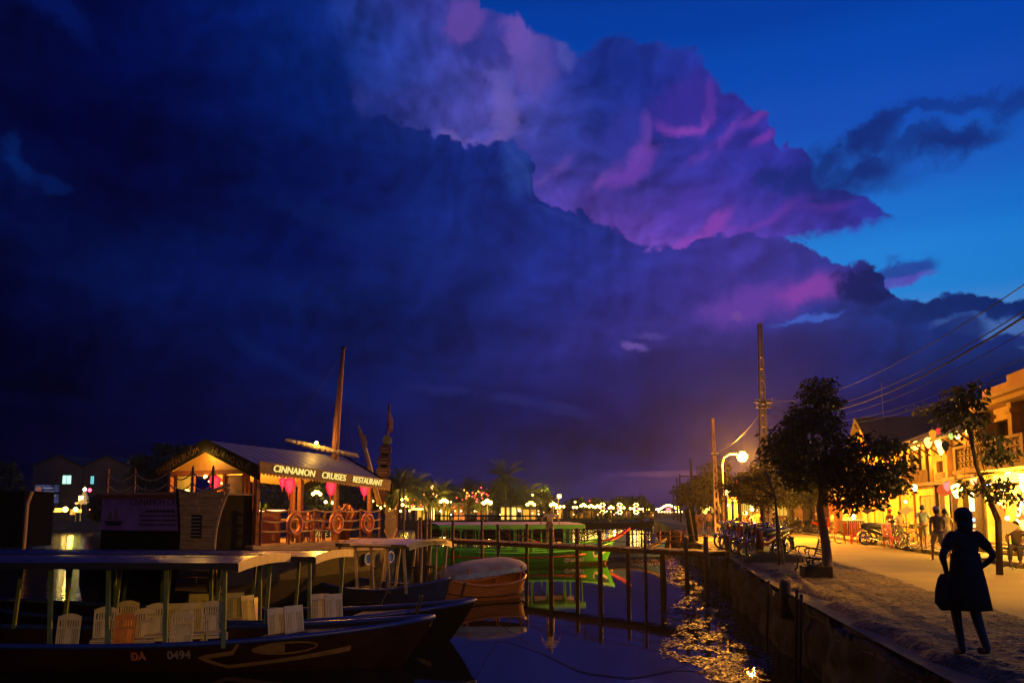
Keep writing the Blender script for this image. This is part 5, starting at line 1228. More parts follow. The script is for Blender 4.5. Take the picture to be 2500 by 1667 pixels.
# ---- shop house nearest the camera: lantern shop below, balcony above
YA = 22.0; YB = 33.0; LA = (YB - YA) / cos(radians(10.2))
t = sroot('shop_house', 'two storey shop house at the picture edge with balcony above a blazing lantern shop', YA)
H1 = 3.05; H2 = lz(2412, 1008, YB)
x0 = LA - 6.5
wall_open(x0 - 4, LA, H1, H2, 0, .25, M_ylw, t, [(x0 - 2.6, x0 - .4, H1, H2 - .5), (x0 + .6, x0 + 2.6, H1, H2 - .5), (LA - 2.9, LA - .75, H1, H2 - .5)])
for xx in (x0 - 3.2, x0, x0 + 3.1, LA - .35): MB().box((xx, .16, (H1 + H2) / 2), (.34, .3, H2 - H1)).build('pilaster', M_ylw, t); MB().box((xx, .2, H2 - .32), (.46, .36, .16)).build('capital', M_ylw, t)
MB().box((LA / 2, -3.2, H2 / 2 + 1), (LA, .2, H2)).build('back_wall', M_ston, t); MB().box((LA, -2, H2 / 2), (.2, 4, H2)).build('side_wall', M_ston, t)
for xx in (x0 - 1.5, x0 + 1.6, LA - 1.82):
    MB().box((xx, -.32, (H1 + H2 - .5) / 2), (2.0, .06, H2 - H1 - .5)).build('window_shutters', M_dw, t)
    for k in range(4): MB().box((xx - .9 + k * .6, -.27, (H1 + H2 - .5) / 2), (.06, .05, H2 - H1 - .5)).build('shutter_frame', M_shut, t)
MB().box((LA - 3.2, .25, H2 + .06), (7.2, .9, .16)).build('cornice', M_ylw, t); MB().box((LA - 3.2, .4, H2 + .2), (7.4, 1.2, .12)).build('cornice', M_ylw, t)
MB().box((LA - 3.6, .05, H2 + .55), (6.0, .2, .55)).build('parapet', M_org, t); MB().box((LA - 4.8, .05, H2 + .85), (3.6, .22, .4)).build('parapet', M_org, t)
MB().prism([(0.4, H2 + .3), (-7, H2 + 3.2), (-7, H2 + 3.0), (.4, H2 + .1)], LA - 1, 'x', LA / 2).build('roof', M_tile, t)
MB().box((LA - 3.2, .5, H1 + .02), (7.0, 1.3, .16)).build('balcony_floor', M_ylw, t)
for xx in (LA - 6.4, LA - 3.3, LA - .1): MB().box((xx, 1.08, H1 + .55), (.28, .2, .95)).build('balcony_pier', M_ylw, t)
for a in (LA - 6.4, LA - 3.3):
    MB().box((a + 1.55, 1.08, H1 + .98), (3.1, .2, .1)).build('balcony_rail', M_ylw, t)
    for i in range(7):
        for j in range(3):
            b = MB(); cx_ = a + .38 + i * .4; cz_ = H1 + .26 + j * .25
            for (u, v) in ((-.17, 0), (.17, 0)): b.box((cx_ + u, 1.08, cz_), (.05, .1, .23))
            b.box((cx_, 1.08, cz_ - .1), (.36, .1, .045)); b.bar((cx_ - .15, 1.08, cz_ - .08), (cx_ + .15, 1.08, cz_ + .1), .05, .09); b.build('vent_block', M_ylw, t)
# open ground floor
MB().box((LA - 3.2, -2.6, 1.5), (6.6, .1, 3.0)).build('back_shelves', G_hot, t)
for k in range(4): MB().box((LA - 3.2, -2.2, .45 + k * .62), (6.4, .5, .05)).build('shelf', M_dw, t)
MB().box((LA - 3.2, -1.2, H1 - .15), (6.6, 2.6, .1)).build('shop_ceiling', M_ylw, t)
for xx in (LA - .15, LA - 2.2, LA - 4.4): MB().box((xx, .02, 1.5), (.22, .26, 3.0)).build('shop_pier', M_ylw, t)
for k in range(3): MB().box((LA - 3.0, .35 + .32 * k, .30 - .1 * k), (4.4, .34, .1)).build('step', M_pave, t)
MB().box((LA - 1.15, .9, H1 - .22), (1.9, 1.4, .05), rx=-.2).build('awning', M_pave, t)
rg = random.Random(11)
GL = [glow('lantern white', (1, .86, .55), 9), glow('lantern yellow', (1, .70, .16), 7), glow('lantern amber', (1, .45, .08), 4), glow('lantern bluish', (.6, .75, 1), 4), glow('lantern pink', (1, .35, .3), 4)]
protoL = []
for gl in GL:
    tt = lantern('shop_lantern', 'x', (0, 0, 0), .8, gl, 'lit lanterns hanging in the shop front'); protoL.append([tt, False])
bpy.context.view_layer.update()
NM = ['white', 'yellow', 'amber', 'bluish white', 'pink']
def at_local(t, x, y, z): return t.matrix_basis @ Vector((x, y, z))
k = 0
for i in range(15):
    for j in range(5):
        x = LA - .5 - i * .27 + rg.uniform(-.08, .08); z = 2.75 - j * .42 + rg.uniform(-.12, .1); y = rg.uniform(-.5, .75) - .25 * j
        if j > 2 and rg.random() < .35: continue
        ci = rg.choice([0, 0, 1, 1, 1, 2]) if x < LA - 1.0 else rg.choice([0, 3, 3, 4, 0]); q = at_local(t, x, y, z)
        pr = protoL[ci]; DUP = globals().setdefault('DUP', set())
        side_ = ['right by the side pier', 'in the left third', 'in the middle', 'in the right third', 'far out at the picture edge'][min(4, int(i / 3))]; row_ = ['top row', 'second row', 'third row', 'fourth row', 'lowest row'][j]
        lab = '%s lantern in the %s of the shop, %s' % (NM[ci], row_, side_)
        while lab in DUP: lab = lab.replace('in the', 'low in the', 1) if 'low in' not in lab else lab.replace('low', 'lower', 1)
        DUP.add(lab)
        if not pr[1]: pr[1] = True; pr[0].location = q; pr[0]['label'] = lab
        else: copy_tree(pr[0], q, rg.uniform(0, 3), lab, scale=rg.uniform(.7, 1.35))
for p_, u_ in protoL:
    if not u_: p_.location = at_local(t, LA - 1, .3, 2.4); p_['label'] = 'small lantern at the far side of the shop display'
for x, y in ((LA - 1.2, -.9), (LA - 3.2, -.9), (LA - 5.4, -.9)): lamp('shop_light', at_local(t, x, y + 1.3, 2.3), (1, .52, .05), 230, .25)
# bright white and coloured display case beside the pier
c = thing('display_case', 'white glowing display of coloured goods at the left side of the lantern shop', 'display case', at_local(t, LA + .35, .2, 0), SR)
MB().box((0, 0, 1.25), (.6, .5, 2.2)).build('case', M_dw, c); MB().box((0, .27, 1.9), (.5, .02, .75)).build('lit_panel', glow('white panel', (1, .95, .8), 6), c)
for i in range(3):
    for j in range(4): MB().ball((-.18 + i * .18, .29, .45 + j * .24), .07, 8, 5).build('coloured_globe', glow('globe %d' % ((i + j) % 3), [(.3, .5, 1), (1, .2, .1), (1, .8, .5)][(i + j) % 3], 3), c, True)
# ---- cafe house with upper balcony
YA2 = 33.05; YB2 = 42.5; L2 = (YB2 - YA2) / cos(radians(10.2))
t = sroot('cafe_house', 'orange two storey cafe house with timber balcony and barred upper windows', YA2); T2 = t
Z1 = lz(2300, 1178, 37); Z2 = lz(2300, 1072, 37) + .3
def lx(px, Y0): return (Yof(px) - Y0) / cos(radians(10.2))
xw = [lx(p, YA2) for p in (2407, 2325, 2275, 2218)]
w = [lx(p, YA2) for p in (2318, 2307, 2302, 2286)]
zw0, zw1 = lz(2300, 1152, 38), lz(2300, 1124, 38)
wall_open(0, xw[2], Z1 + .15, Z2, 0, .22, M_org, t, [(w[0], w[1], zw0, zw1), (w[2], w[3], zw0, zw1), (.4, 1.6, Z1 + .15, Z1 + 1.9)])
for a, b2 in ((w[0], w[1]), (w[2], w[3])):
    MB().box(((a + b2) / 2, -.16, (zw0 + zw1) / 2), (b2 - a, .03, zw1 - zw0)).build('window', M_hullblack, t)
    g2 = MB()
    for k in range(5): g2.tube([(a + (b2 - a) * (k + .5) / 5, -.05, zw0), (a + (b2 - a) * (k + .5) / 5, -.05, zw1)], .012, 5)
    g2.build('window_bars', M_shut, t); MB().box(((a + b2) / 2, .03, zw0 - .18), (b2 - a + .2, .06, .3)).build('sill_panel', M_shut, t)
MB().box((xw[1], .14, (Z1 + Z2) / 2), (.28, .24, Z2 - Z1)).build('pilaster', M_org, t)
# recessed timber balcony (far half)
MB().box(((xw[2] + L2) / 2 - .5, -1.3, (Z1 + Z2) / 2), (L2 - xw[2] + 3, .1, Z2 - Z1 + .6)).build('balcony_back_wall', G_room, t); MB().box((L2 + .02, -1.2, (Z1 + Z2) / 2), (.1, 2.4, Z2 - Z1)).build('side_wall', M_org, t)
for p in (2270, 2252, 2232, 2216):
    MB().box((lx(p, YA2), .12, (Z1 + Z2) / 2), (.14, .14, Z2 - Z1)).build('balcony_column', M_dw, t)
MB().box(((xw[2] + L2) / 2, .2, Z1 + .42), (L2 - xw[2], .05, .62)).build('balcony_railing', M_dw, t)
for k in range(22): MB().box((xw[2] + .15 + k * .2, .24, Z1 + .42), (.03, .02, .62)).build('baluster', M_shut, t)
MB().box((L2 / 2, .15, Z1 + .02), (L2, .55, .16)).build('floor_beam', M_dw, t)
MB().prism([(.9, Z2 - .32), (-3.5, Z2 + 1.5), (-3.5, Z2 + 1.35), (.9, Z2 - .44)], L2, 'x', L2 / 2).build('roof', M_tile, t)
for k in range(8): MB().bar((k * 1.2 + .3, .1, Z2 - .9), (k * 1.2 + .3, .75, Z2 - .38), .07).build('roof_bracket', M_dw, t)
# ground floor
gx = [lx(p, YA2) for p in (2403, 2330, 2300, 2288, 2240)]
wall_open(0, L2, 0, Z1, 0, .22, M_ylw, t, [(gx[0], gx[1] - .1, 0, Z1 - .25), (gx[1] + .1, gx[2], 0, Z1 - .15), (gx[3], gx[4], 0, Z1 - .5)])
MB().box((L2 / 2, -2.2, Z1 / 2), (L2, .1, Z1)).build('inner_wall', mat('bright yellow inner wall', (.75, .55, .10), .8, .15, 1), t)
MB().box((L2 / 2, -1.2, Z1 - .1), (L2, 2.2, .08)).build('inner_ceiling', M_org, t)
for xx in gx[:4]: MB().box((xx, .1, Z1 / 2), (.2, .2, Z1)).build('timber_post', M_dw, t)
MB().box(((gx[3] + gx[4]) / 2, -.12, (Z1 - .5) / 2), (gx[4] - gx[3], .06, Z1 - .5)).build('wooden_door', M_doorw, t)
for k in range(4): MB().box((gx[3] + (gx[4] - gx[3]) * (k + .5) / 4, -.07, (Z1 - .5) / 2), ((gx[4] - gx[3]) / 4 - .05, .04, Z1 - .7)).build('door_leaf', M_doorw, t)
sg = thing('hanging_sign', 'grey hanging shop sign with a blue mark below the cafe balcony', 'sign', at_local(t, xw[1] - 1.1, .55, Z1 - .05), SR)
MB().box((0, 0, 0), (1.5, .06, .5)).build('sign_board', M_ston, sg, bevel=.01); MB().box((.1, .04, 0), (.5, .02, .13)).build('blue_mark', glow('dim blue mark', (.12, .08, .9), .8), sg)
for u in (-.5, .5): MB().tube([(u, 0, .25), (u, 0, .5)], .012, 5).build('hanger', M_dw, sg)
# round red lantern, other lamps
rl_ = MB().ball((0, 0, 0), .3, 20, 12, .85).build('round_lantern', glow('big orange red lantern', (1, .13, .02), .8), None, True); rl_.location = P(2305, 1196, 36.4); tag(rl_, 'big round orange red lantern under the cafe balcony', 'lantern')
def hang(px, py, Y_, rgb, st, s_, lab, grp=None):
    return lantern('hanging_lantern', lab, P(px, py, Y_), s_, glow('hanging glow ' + lab[:14], rgb, st), grp or 'lanterns hanging along the street')
hang(2266, 1079, 37.0, (1, .72, .22), 5, 1.0, 'large yellow lantern at the end of the cafe balcony roof'); hang(2289, 1079, 36.2, (1, .75, .3), 6, .8, 'yellow lantern between the balcony end and the barred windows')
hang(2296, 1090, 36.0, (1, .85, .55), 8, .9, 'whitest lantern hanging above the barred windows'); hang(2297, 1099, 35.8, (1, .8, .35), 5, .8, 'small lantern hanging just below the whitest one')
hang(2277, 1060, 36.0, (1, .42, .05), 1.0, .9, 'dim amber lantern on the roof edge'); hang(2291, 1052, 35.0, (1, .06, .04), 1.0, .6, 'small red lantern high on the roof edge')
hang(2322, 1064, 34.0, (.7, 1, .2), 1.0, .6, 'yellow green lantern under the leaves'); hang(2338, 1061, 33.8, (1, .95, .75), 5, .7, 'white green rimmed lantern under the leaves'); hang(2308, 1088, 34.5, (.012, .01, .005), 1, .9, 'unlit dark lantern left of the leaning tree'); hang(2341, 1098, 33.2, (.012, .014, .006), 1, 1.1, 'unlit dark lantern against the orange wall by the leaning tree')
hang(2232, 1191, 39.0, (1, .8, .75), 8, .8, 'pinkish white lantern above the wooden door'); hang(2336, 1196, 34.8, (1, .78, .35), 9, 1.3, 'bright cream lantern under the hanging sign'); hang(2312, 1187, 35.4, (1, .2, .16), 1.8, .8, 'pink red lantern beside the big round one')
hang(2237, 1086, 40.0, (1, .78, .3), 5, .9, 'lantern inside the timber balcony, upper'); hang(2229, 1094, 40.6, (1, .7, .2), 3, .7, 'lantern inside the timber balcony, lower left')
o = MB().ball((0, 0, 0), .13, 12, 8).build('globe_lamp', glow('orange white globe', (1, .5, .15), 9), None, True); o.location = P(2365, 1055, 33.0); tag(o, 'single round orange white lamp before the dark gap left of the balcony', 'light')
lamp('balcony_light', at_local(T2, lx(2240, YA2), -.8, Z2 - .6), (1, .42, .05), 85, .15); lamp('upper_light', P(2296, 1090, 36.0) + Vector((-.7, -.3, .1)), (1, .42, .05), 75, .2); lamp('cafe_light', at_local(T2, (gx[0] + gx[1]) / 2, -1.0, Z1 - .6), WARM, 150, .15); lamp('cafe_light', at_local(T2, (gx[1] + gx[2]) / 2, -.9, Z1 - .6), WARM, 150, .15); lamp('door_light', P(2232, 1191, 39.0) + Vector((-.9, -.2, .1)), (1, .42, .05), 80, .15)
# ---- low ochre house with gable roof
YA3 = 42.55; YB3 = 55.0; L3 = (YB3 - YA3) / cos(radians(10.2))
t = sroot('ochre_house', 'low ochre plastered house with a big dark tiled gable roof', YA3); T3 = t
Z3 = lz(2150, 1090, 46)
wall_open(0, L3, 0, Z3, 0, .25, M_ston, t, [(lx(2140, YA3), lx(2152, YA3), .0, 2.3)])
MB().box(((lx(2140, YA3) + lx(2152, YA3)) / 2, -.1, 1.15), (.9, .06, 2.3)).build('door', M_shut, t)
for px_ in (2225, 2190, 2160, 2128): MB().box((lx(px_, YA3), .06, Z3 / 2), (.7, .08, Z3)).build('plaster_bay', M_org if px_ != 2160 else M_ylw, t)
MB().box((L3 - .3, .12, Z3 / 2), (.9, .3, Z3)).build('corner_pier', M_org, t); MB().box((L3 - .3, .35, .2), (1.2, .6, .4)).build('corner_step', M_org, t)
gy0, gy1, gyr = lx(2150, YA3), L3 + 1.5, 0
gm = (gy0 + gy1) / 2; zr_ = P(2112, 1012, 50).z
MB().prism([(gy0 + .3, Z3), (gy1 - .3, Z3), (gm, zr_ - .25)], .2, 'y', -.12).build('gable_wall', M_org, t)
for s_, ye in ((-1, gy0 - .2), (1, gy1 + .2)):
    MB().quadface([(gm, .45, zr_), (ye, .45, Z3 - .1), (ye, -9, Z3 - .1), (gm, -9, zr_)]).quadface([(gm, .45, zr_ - .14), (ye, .45, Z3 - .24), (ye, -9, Z3 - .24), (gm, -9, zr_ - .14)]).quadface([(gm, .45, zr_), (ye, .45, Z3 - .1), (ye, .45, Z3 - .24), (gm, .45, zr_ - .14)]).build('roof_slope', M_tile, t)
MB().prism([(.7, Z3 - .25), (-4.5, Z3 + 1.7), (-4.5, Z3 + 1.55), (.7, Z3 - .4)], gy0 - .2, 'x', (gy0 - .2) / 2).build('roof', M_tile, t)
MB().box((L3 / 2, -7, Z3 / 2), (L3, .2, Z3)).build('back_wall', M_ston, t)
# ---- houses beyond the side lane
def farhouse(label, px0, px1, Y_, ztop, wallm, setback=0, wins=(), doors=(), roofz=1.6):
    p = P(px0, 1250, Y_); q = P(px1, 1250, Y_ - 1.5); L_ = (q - p).length; a = atan2(q.y - p.y, q.x - p.x)
    t = thing('house', label, 'house', (p.x, p.y, .0), a)
    MB().box((L_ / 2, .1 + 3, ztop / 2), (L_, 6, ztop)).build('wall', wallm, t)
    MB().prism([(-.5, ztop - .1), (3, ztop + roofz), (6.5, ztop - .1)], L_ + .6, 'x', L_ / 2).build('roof', M_tile, t)
    for (f, w_, z0, z1, mt) in wins:
        o = MB().box((f * L_, .07, (z0 + z1) / 2), (w_, .06, z1 - z0)).build('window', mt, t)
        for k in range(5): MB().box((f * L_ - w_ / 2 + w_ * (k + .5) / 5, .02, (z0 + z1) / 2), (.04, .03, z1 - z0)).build('window_bar', M_dw, t)
        MB().box((f * L_, .04, z0 - .06), (w_ + .2, .16, .1)).build('window_sill', wallm, t)
    for (f, w_, h_, mt) in doors:
        MB().box((f * L_, .06, h_ / 2), (w_, .06, h_)).build('door', mt, t)
    return t
M_paleylw = mat('pale yellow plaster', (.66, .50, .20), .85, .25, 1, .2, 7)
G_win = glow('dim yellow window', (1, .62, .16), .9)
farhouse('yellow house beyond the lane with a tall brown shutter and bright corner', 2036, 2098, 58, 5.2, M_paleylw, wins=((.62, .9, 1.5, 3.7, M_shut),), doors=((.05, 1.0, 2.6, M_shut),), roofz=1.5)
farhouse('yellow house with a barred lit window behind the parked scooters', 1880, 2034, 78, 4.8, M_ylw, wins=((.22, 1.7, 1.3, 3.0, G_win),), doors=((.62, 1.1, 2.8, M_shut), (.86, 1.0, 2.8, M_shut)))
farhouse('orange lit house front farther along the street', 1800, 1878, 98, 5.0, M_org, wins=((.3, 1.2, 1.2, 2.6, G_win), (.75, 1.2, 1.2, 2.6, G_win)))
farhouse('dim house front at the far end of the quay street', 1700, 1770, 135, 6.0, M_ylw, wins=((.25, 1.5, 1.5, 3.2, G_win), (.7, 1.5, 1.5, 3.2, G_win)))
# ---- utility poles
M_conc = mat('concrete pole', (.36, .26, .2), .8, .3, 2, .3, 12)
def lattice_pole(label, px, ytop, base, Y_, wb, wt_, lean_px=0, arms=()):
    q = P(px, base, Y_); q.z = .0; top = P(px + lean_px, ytop, Y_); t = thing('utility_pole', label, 'pole', q); H = top.z; dxx = top.x - q.x; HH = H
    def wd(f): return wb + (wt_ - wb) * f
    def cpt(f, s_): return (dxx * f + s_ * wd(f) / 2, 0, H * f)
    for s_ in (-1, 1):
        b = MB()
        for i in range(12):
            f0, f1 = i / 12, (i + 1) / 12; b.bar(cpt(f0, s_ * .72), cpt(f1, s_ * .72), wd(f0) * .26, .22, up=(0, 1, 0))
        b.build('pole_flange', M_conc, t)
    n = int(H / .55)
    for i in range(n):
        f0 = i / n; f1 = (i + .45) / n
        if f0 > .8: f1 = (i + 1) / n
        MB().box((dxx * (f0 + f1) / 2, 0, H * (f0 + f1) / 2), (wd(f0) * .62, .14, H * (f1 - f0) * 1.0)).build('pole_web', M_conc, t)
    for (za, w_) in arms:
        MB().box((dxx * za / H, -.15, za), (w_, .08, .08)).build('cross_arm', M_dw, t)
        for u in (-.42, .42, -.2, .25): MB().lathe([(.03, 0), (.05, .05), (.03, .12)], 8, (dxx * za / H + w_ * u, -.15, za + .04)).build('insulator', M_white, t)
    return t, q, H
zarm = P(1863, 982, 40).z; zarm2 = P(1863, 994, 40).z
p1, q1, H1p = lattice_pole('tall tapering concrete utility pole with cross arms behind the big tree', 1872, 790, 1330, 40, .52, .18, -17, ((zarm, .95), (zarm2, .8)))
p2, q2, H2p = lattice_pole('shorter ladder like concrete pole at the quay edge left of the street lamp', 1752, 1021, 1306, 57, .42, .16, -12, ((P(1750, 1110, 57).z, .5),))
MB().tube([Vector((-.1, 0, P(1750, 1160, 57).z)), Vector((-1.3, 0, P(1730, 1140, 57).z))], .03, 5).build('side_bracket', M_dw, p2)
for px, yt, Y_, d in ((1690, 1120, 95, 'nearest of the small distant poles, with a cross arm'), (1662, 1157, 130, 'second small distant pole'), (1654, 1166, 150, 'third small distant pole'), (1645, 1183, 180, 'farthest and thinnest distant pole')):
    q = P(px, 1265, Y_); q.z = 0; t = thing('utility_pole', d + ' along the river', 'pole', q); H = P(px, yt, Y_).z
    MB().tube([(0, 0, 0), (0, 0, H)], [.22, .12], 6).build('pole_shaft', M_dw, t)
    for f in ((.74, .56) if px == 1690 else (.72,)): MB().box((0, 0, H * f), (2.6 if f > .6 else 1.6, .12, .12)).build('cross_arm', M_dw, t)
# ---- the sodium street lamp
q = P(1772, 1180, 52); q.z = 0; L = P(1810, 1112, 50)
t = thing('street_lamp', 'tall sodium street lamp with curved arm, brightest light in the street', 'street lamp', (L.x - 1.2, 50, .0))
MB().tube([(0, 0, 0), (0, 0, L.z - .5), (.12, 0, L.z - .12), (.45, 0, L.z + .08), (1.0, 0, L.z + .1)], [.08, .06, .05, .045, .04], 8).build('lamp_arm', M_pave, t, True)
MB().ball((1.25, 0, L.z + .07), .30, 14, 8, .5).build('lamp_hood', M_conc, t, True)
MB().ball((1.25, -.02, L.z - .06), .31, 16, 10).build('lamp_globe', glow('sodium globe', (1, .40, .05), 160), t, True)
lamp('street_lamp_light', (L.x + .05, 49.5, L.z - .1), SOD, 10000, .2)
# ---- kerb lamps out of frame for the road; added unseen spot for the boats
for x, y, pw, lab in ((15.2, 17.5, 1350, 'sodium street lamp on the kerb just outside the picture'), (13.2, 5.0, 0, 'sodium street lamp on the kerb nearest the camera, outside the picture')):
    t = thing('street_lamp', lab, 'street lamp', (x, y, .13)); MB().tube([(0, 0, 0), (0, 0, 6.2), (-.5, 0, 6.7), (-1.4, 0, 6.8)], [.09, .07, .05, .045], 8).build('lamp_arm', M_pave, t, True)
    MB().ball((-1.6, 0, 6.78), .24, 12, 8, .5).build('lamp_hood', M_conc, t, True)
    if pw:
        sl0 = lamp('street_lamp_light', (x - 1.6, y, 6.55), (1, .46, .04), pw, .18, kind='SPOT'); sl0.data.spot_size = radians(118); sl0.data.spot_blend = .6
    else:
        fl_ = lamp('added_boat_spot', (3.0, -7.0, 3.6), (1, .50, .03), 1200, .25, kind='SPOT'); fl_.data.spot_size = radians(44); fl_.data.spot_blend = .45
        fl_.rotation_euler = (Vector((-7.5, 18, .2)) - Vector((3.0, -7.0, 3.6))).to_track_quat('-Z', 'Y').to_euler()
# old style lamp post by the young tree (unlit) and its bracket
q = G(1865, 1345, 0); t = thing('old_street_lamp', 'unlit old style lamp post with a tapered glass head beside the young tree', 'lamp post', (q.x, q.y, 0)); hz = P(1854, 1225, q.y).z
MB().tube([(0, 0, 0), (0, 0, hz + .3)], [.13, .10], 8).build('post', M_dw, t, True); MB().lathe([(.10, -.3), (.2, .2), (.22, .24), (.05, .4)], 6, (-.25, 0, hz)).build('lamp_head', M_paleylw, t); MB().tube([(0, 0, hz + .1), (-.25, 0, hz - .25)], .03, 6).build('bracket', M_dw, t)
# string lights on the pergola tree left of the sodium lamp
sl_ = [(1776,1202,.16,9,0),(1778,1208,.11,8,0),(1785,1193,.09,8,0),(1789,1189,.07,8,0),(1795,1183,.07,8,0),(1800,1177,.06,6,1),(1806,1171,.05,5,1),(1811,1168,.05,5,1),(1817,1171,.05,6,1),(1822,1167,.05,6,1),(1780,1222,.07,7,0),(1785,1221,.05,7,0),(1793,1221,.05,7,0),(1778,1233,.05,7,0)]
Gs = [glow('string bulb white', (1, .78, .35), 9), glow('string bulb red', (1, .12, .06), 7)]
for k, (px, py, rd, st, c_) in enumerate(sl_):
    o = MB().ball((0, 0, 0), rd * 1.3, 8, 6).build('string_bulb', Gs[c_], None, True); o.location = P(px, py, 54 - k * .1); tag(o, ('red' if c_ else 'warm white') + ' bulb in the short string of lights between lattice pole and street lamp', 'light', 'bulbs strung left of the street lamp, ' + ('red' if c_ else 'white'))
t = thing('gateway', 'pale yellow twin gate pillars standing behind the parked scooters', 'gate', P(1786, 1290, 53)); t.location.z = 0
zt = P(1786, 1218, 53).z
for u in (-.12, .28): MB().box((u, 0, zt / 2), (.2, .25, zt)).build('pillar', M_paleylw, t)
MB().box((.08, 0, zt + .05), (.7, .35, .1)).build('cap', M_paleylw, t)
for k, (px, py, rd, rgb, st, Y_) in enumerate(((1819,1252,.16,(1,.8,.45),14,62),(1836,1234,.14,(1,.75,.3),14,66),(1836,1243,.15,(1,.78,.35),14,66),(1847,1245,.09,(1,.7,.6),10,64),(1780,1259,.08,(1,.8,.5),8,58),(1727,1245,.3,(1,.75,.2),4,120),(1733,1238,.25,(1,.8,.2),4,122),(1722,1250,.25,(1,.7,.2),4,118),(1706,1213,.34,(1,.72,.25),14,110),(1718,1208,.16,(1,.7,.55),9,112),(1654,1235,.3,(1,.7,.2),9,170),(2096,1091,.08,(1,.6,.2),6,48),(2118,1110,.09,(1,.75,.3),8,47))):
    o = MB().ball((0, 0, 0), rd, 10, 7).build('globe_lamp', glow('globe lamp %d' % k, rgb, st), None, True); o.location = P(px, py, Y_)
    tag(o, ['bright lantern lamp above the crowd behind the scooters', 'upper of two stacked white lamps on the far street', 'lower of two stacked white lamps on the far street', 'small pinkish lamp right of the stacked pair', 'small white lamp over the bending person', 'middle yellow lamp glowing in the tree left of the lattice pole', 'upper yellow lamp glowing in the tree left of the lattice pole', 'lower yellow lamp glowing in the tree left of the lattice pole', 'round yellow street light on the far right bank, brightest there', 'small pink white light right of the round yellow one', 'small yellow light at the right end of the lit bridge', 'small lamp glinting through the big tree near the gable', 'lamp glinting through the right side of the big tree'][k], 'light')
lamp('far_street_light', P(1836, 1240, 64), WARM, 400, .2); lamp('far_street_light', P(1950, 1160, 68), SOD, 1400, .3); lamp('lane_light', P(2062, 1215, 55.5), (1, .5, .05), 500, .2)
# ---- street furniture
M_iron = mat('black cast iron', (.012, .012, .012), .4, .2, 9)
bq = G(1985, 1397, .02); t = thing('park_bench', 'black cast iron bench with slatted seat facing the river beside the big tree', 'bench', (bq.x + .02, bq.y, .02), radians(-8)); BE = t
for yy in (-.62, .62):       # seat faces -x (river)
    b = MB()
    b.tube([(-.33, yy, .0), (-.36, yy, .03), (-.29, yy, .10), (-.27, yy, .25), (-.31, yy, .40), (-.24, yy, .43)], [.022, .03, .024, .022, .024, .02], 6)
    b.tube([(.18, yy, .0), (.20, yy, .04), (.12, yy, .12), (.10, yy, .26), (.16, yy, .40)], .024, 6); b.tube([(-.26, yy, .42), (0, yy, .38), (.16, yy, .40), (.24, yy, .62), (.30, yy, .84), (.28, yy, .88)], .024, 6)
    b.torus((-.06, yy, .27), .10, .014, (0, 1, 0), 18, 5); b.torus((.08, yy, .22), .07, .012, (0, 1, 0), 14, 5); b.torus((-.20, yy, .30), .06, .012, (0, 1, 0), 14, 5)
    b.build('cast_side', M_iron, t, True)
    MB().tube([(.20, yy, .58), (-.10, yy, .66), (-.28, yy, .66), (-.34, yy, .61), (-.31, yy, .54), (-.26, yy, .56)], [.02, .022, .024, .026, .02, .012], 6).tube([(-.2, yy, .42), (-.25, yy, .52), (-.22, yy, .64)], .015, 5).build('armrest', M_iron, t, True)
for k in range(5): MB().box((-.26 + k * .095, 0, .435 - .012 * k), (.07, 1.3, .025)).build('seat_slat', M_iron, t)
for k in range(7): MB().box((.185 + k * .019, 0, .48 + k * .058), (.025, 1.3, .035), ry=.3).build('back_slat', M_iron, t)
pb = G(2000, 1412, 0); t = thing('planter', 'dark square stone tree surround at the foot of the big tree', 'planter', (pb.x + .02, pb.y + .25, .02), radians(-8))
for u, v, a, c_ in ((0, -.27, .66, .1), (0, .27, .66, .1), (-.28, 0, .1, .44), (.28, 0, .1, .44)): MB().box((u, v, .13), (a, c_, .3)).build('stone_edging', M_wall, t, bevel=.015)
ms = [(2160, 1333, 1213, 'lit menu stand nearest the yellow wall', 1), (2216, 1341, 1222, 'lit menu stand beside the girl, with tripod foot', 1), (2122, 1327, 1225, 'unlit dark menu stand against the ochre wall', 0), (2466, 1387, 1262, 'tall dark menu stand before the lantern shop', 1), (2001, 1306, 1240, 'small lit menu stand across the street left of the big trunk', 1)]
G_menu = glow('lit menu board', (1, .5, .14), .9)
for px, by, ty, lab, lit in ms:
    q = G(px, by, .13 if px > 2050 else .03); hz = P(px, ty, q.y).z - q.z; t = thing('menu_stand', lab, 'menu stand', q, radians(15), group='menu stands along the street')
    MB().tube([(0, 0, .03), (0, 0, hz * .78)], .016, 6).build('stem', M_iron, t)
    for a in (0, 2.1, 4.2): MB().tube([(0, 0, .12), (.22 * cos(a), .22 * sin(a), .0)], .014, 5).build('foot', M_iron, t)
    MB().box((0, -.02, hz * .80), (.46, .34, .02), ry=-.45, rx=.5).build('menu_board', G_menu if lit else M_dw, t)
    if lit: MB().ball((.02, 0, hz * .98), .055, 8, 6).build('clip_lamp', glow('clip lamp', (1, .85, .6), 22), t, True); lamp('menu_light', q + Vector((0, -.1, hz)), (1, .6, .15), 10, .05)
q = G(2082, 1321, .13); t = thing('food_cart', 'food cart with striped side, lit white top and bicycle wheel', 'cart', (q.x, q.y, .02), radians(10))
MB().box((0, 0, .78), (.95, .6, .75)).build('cart_body', M_dw, t)
for k in range(9): MB().box((-.46 + k * .115, -.32, .78), (.05, .02, .74)).build('stripe', M_paleylw, t)
MB().box((.05, 0, 1.2), (.8, .6, .05)).build('counter_top', glow('white lit counter', (1, .7, .35), 1.6), t); MB().ball((.1, 0, 1.36), .11, 10, 7).build('cart_lamp', glow('cart lamp', (1, .85, .75), 24), t, True)
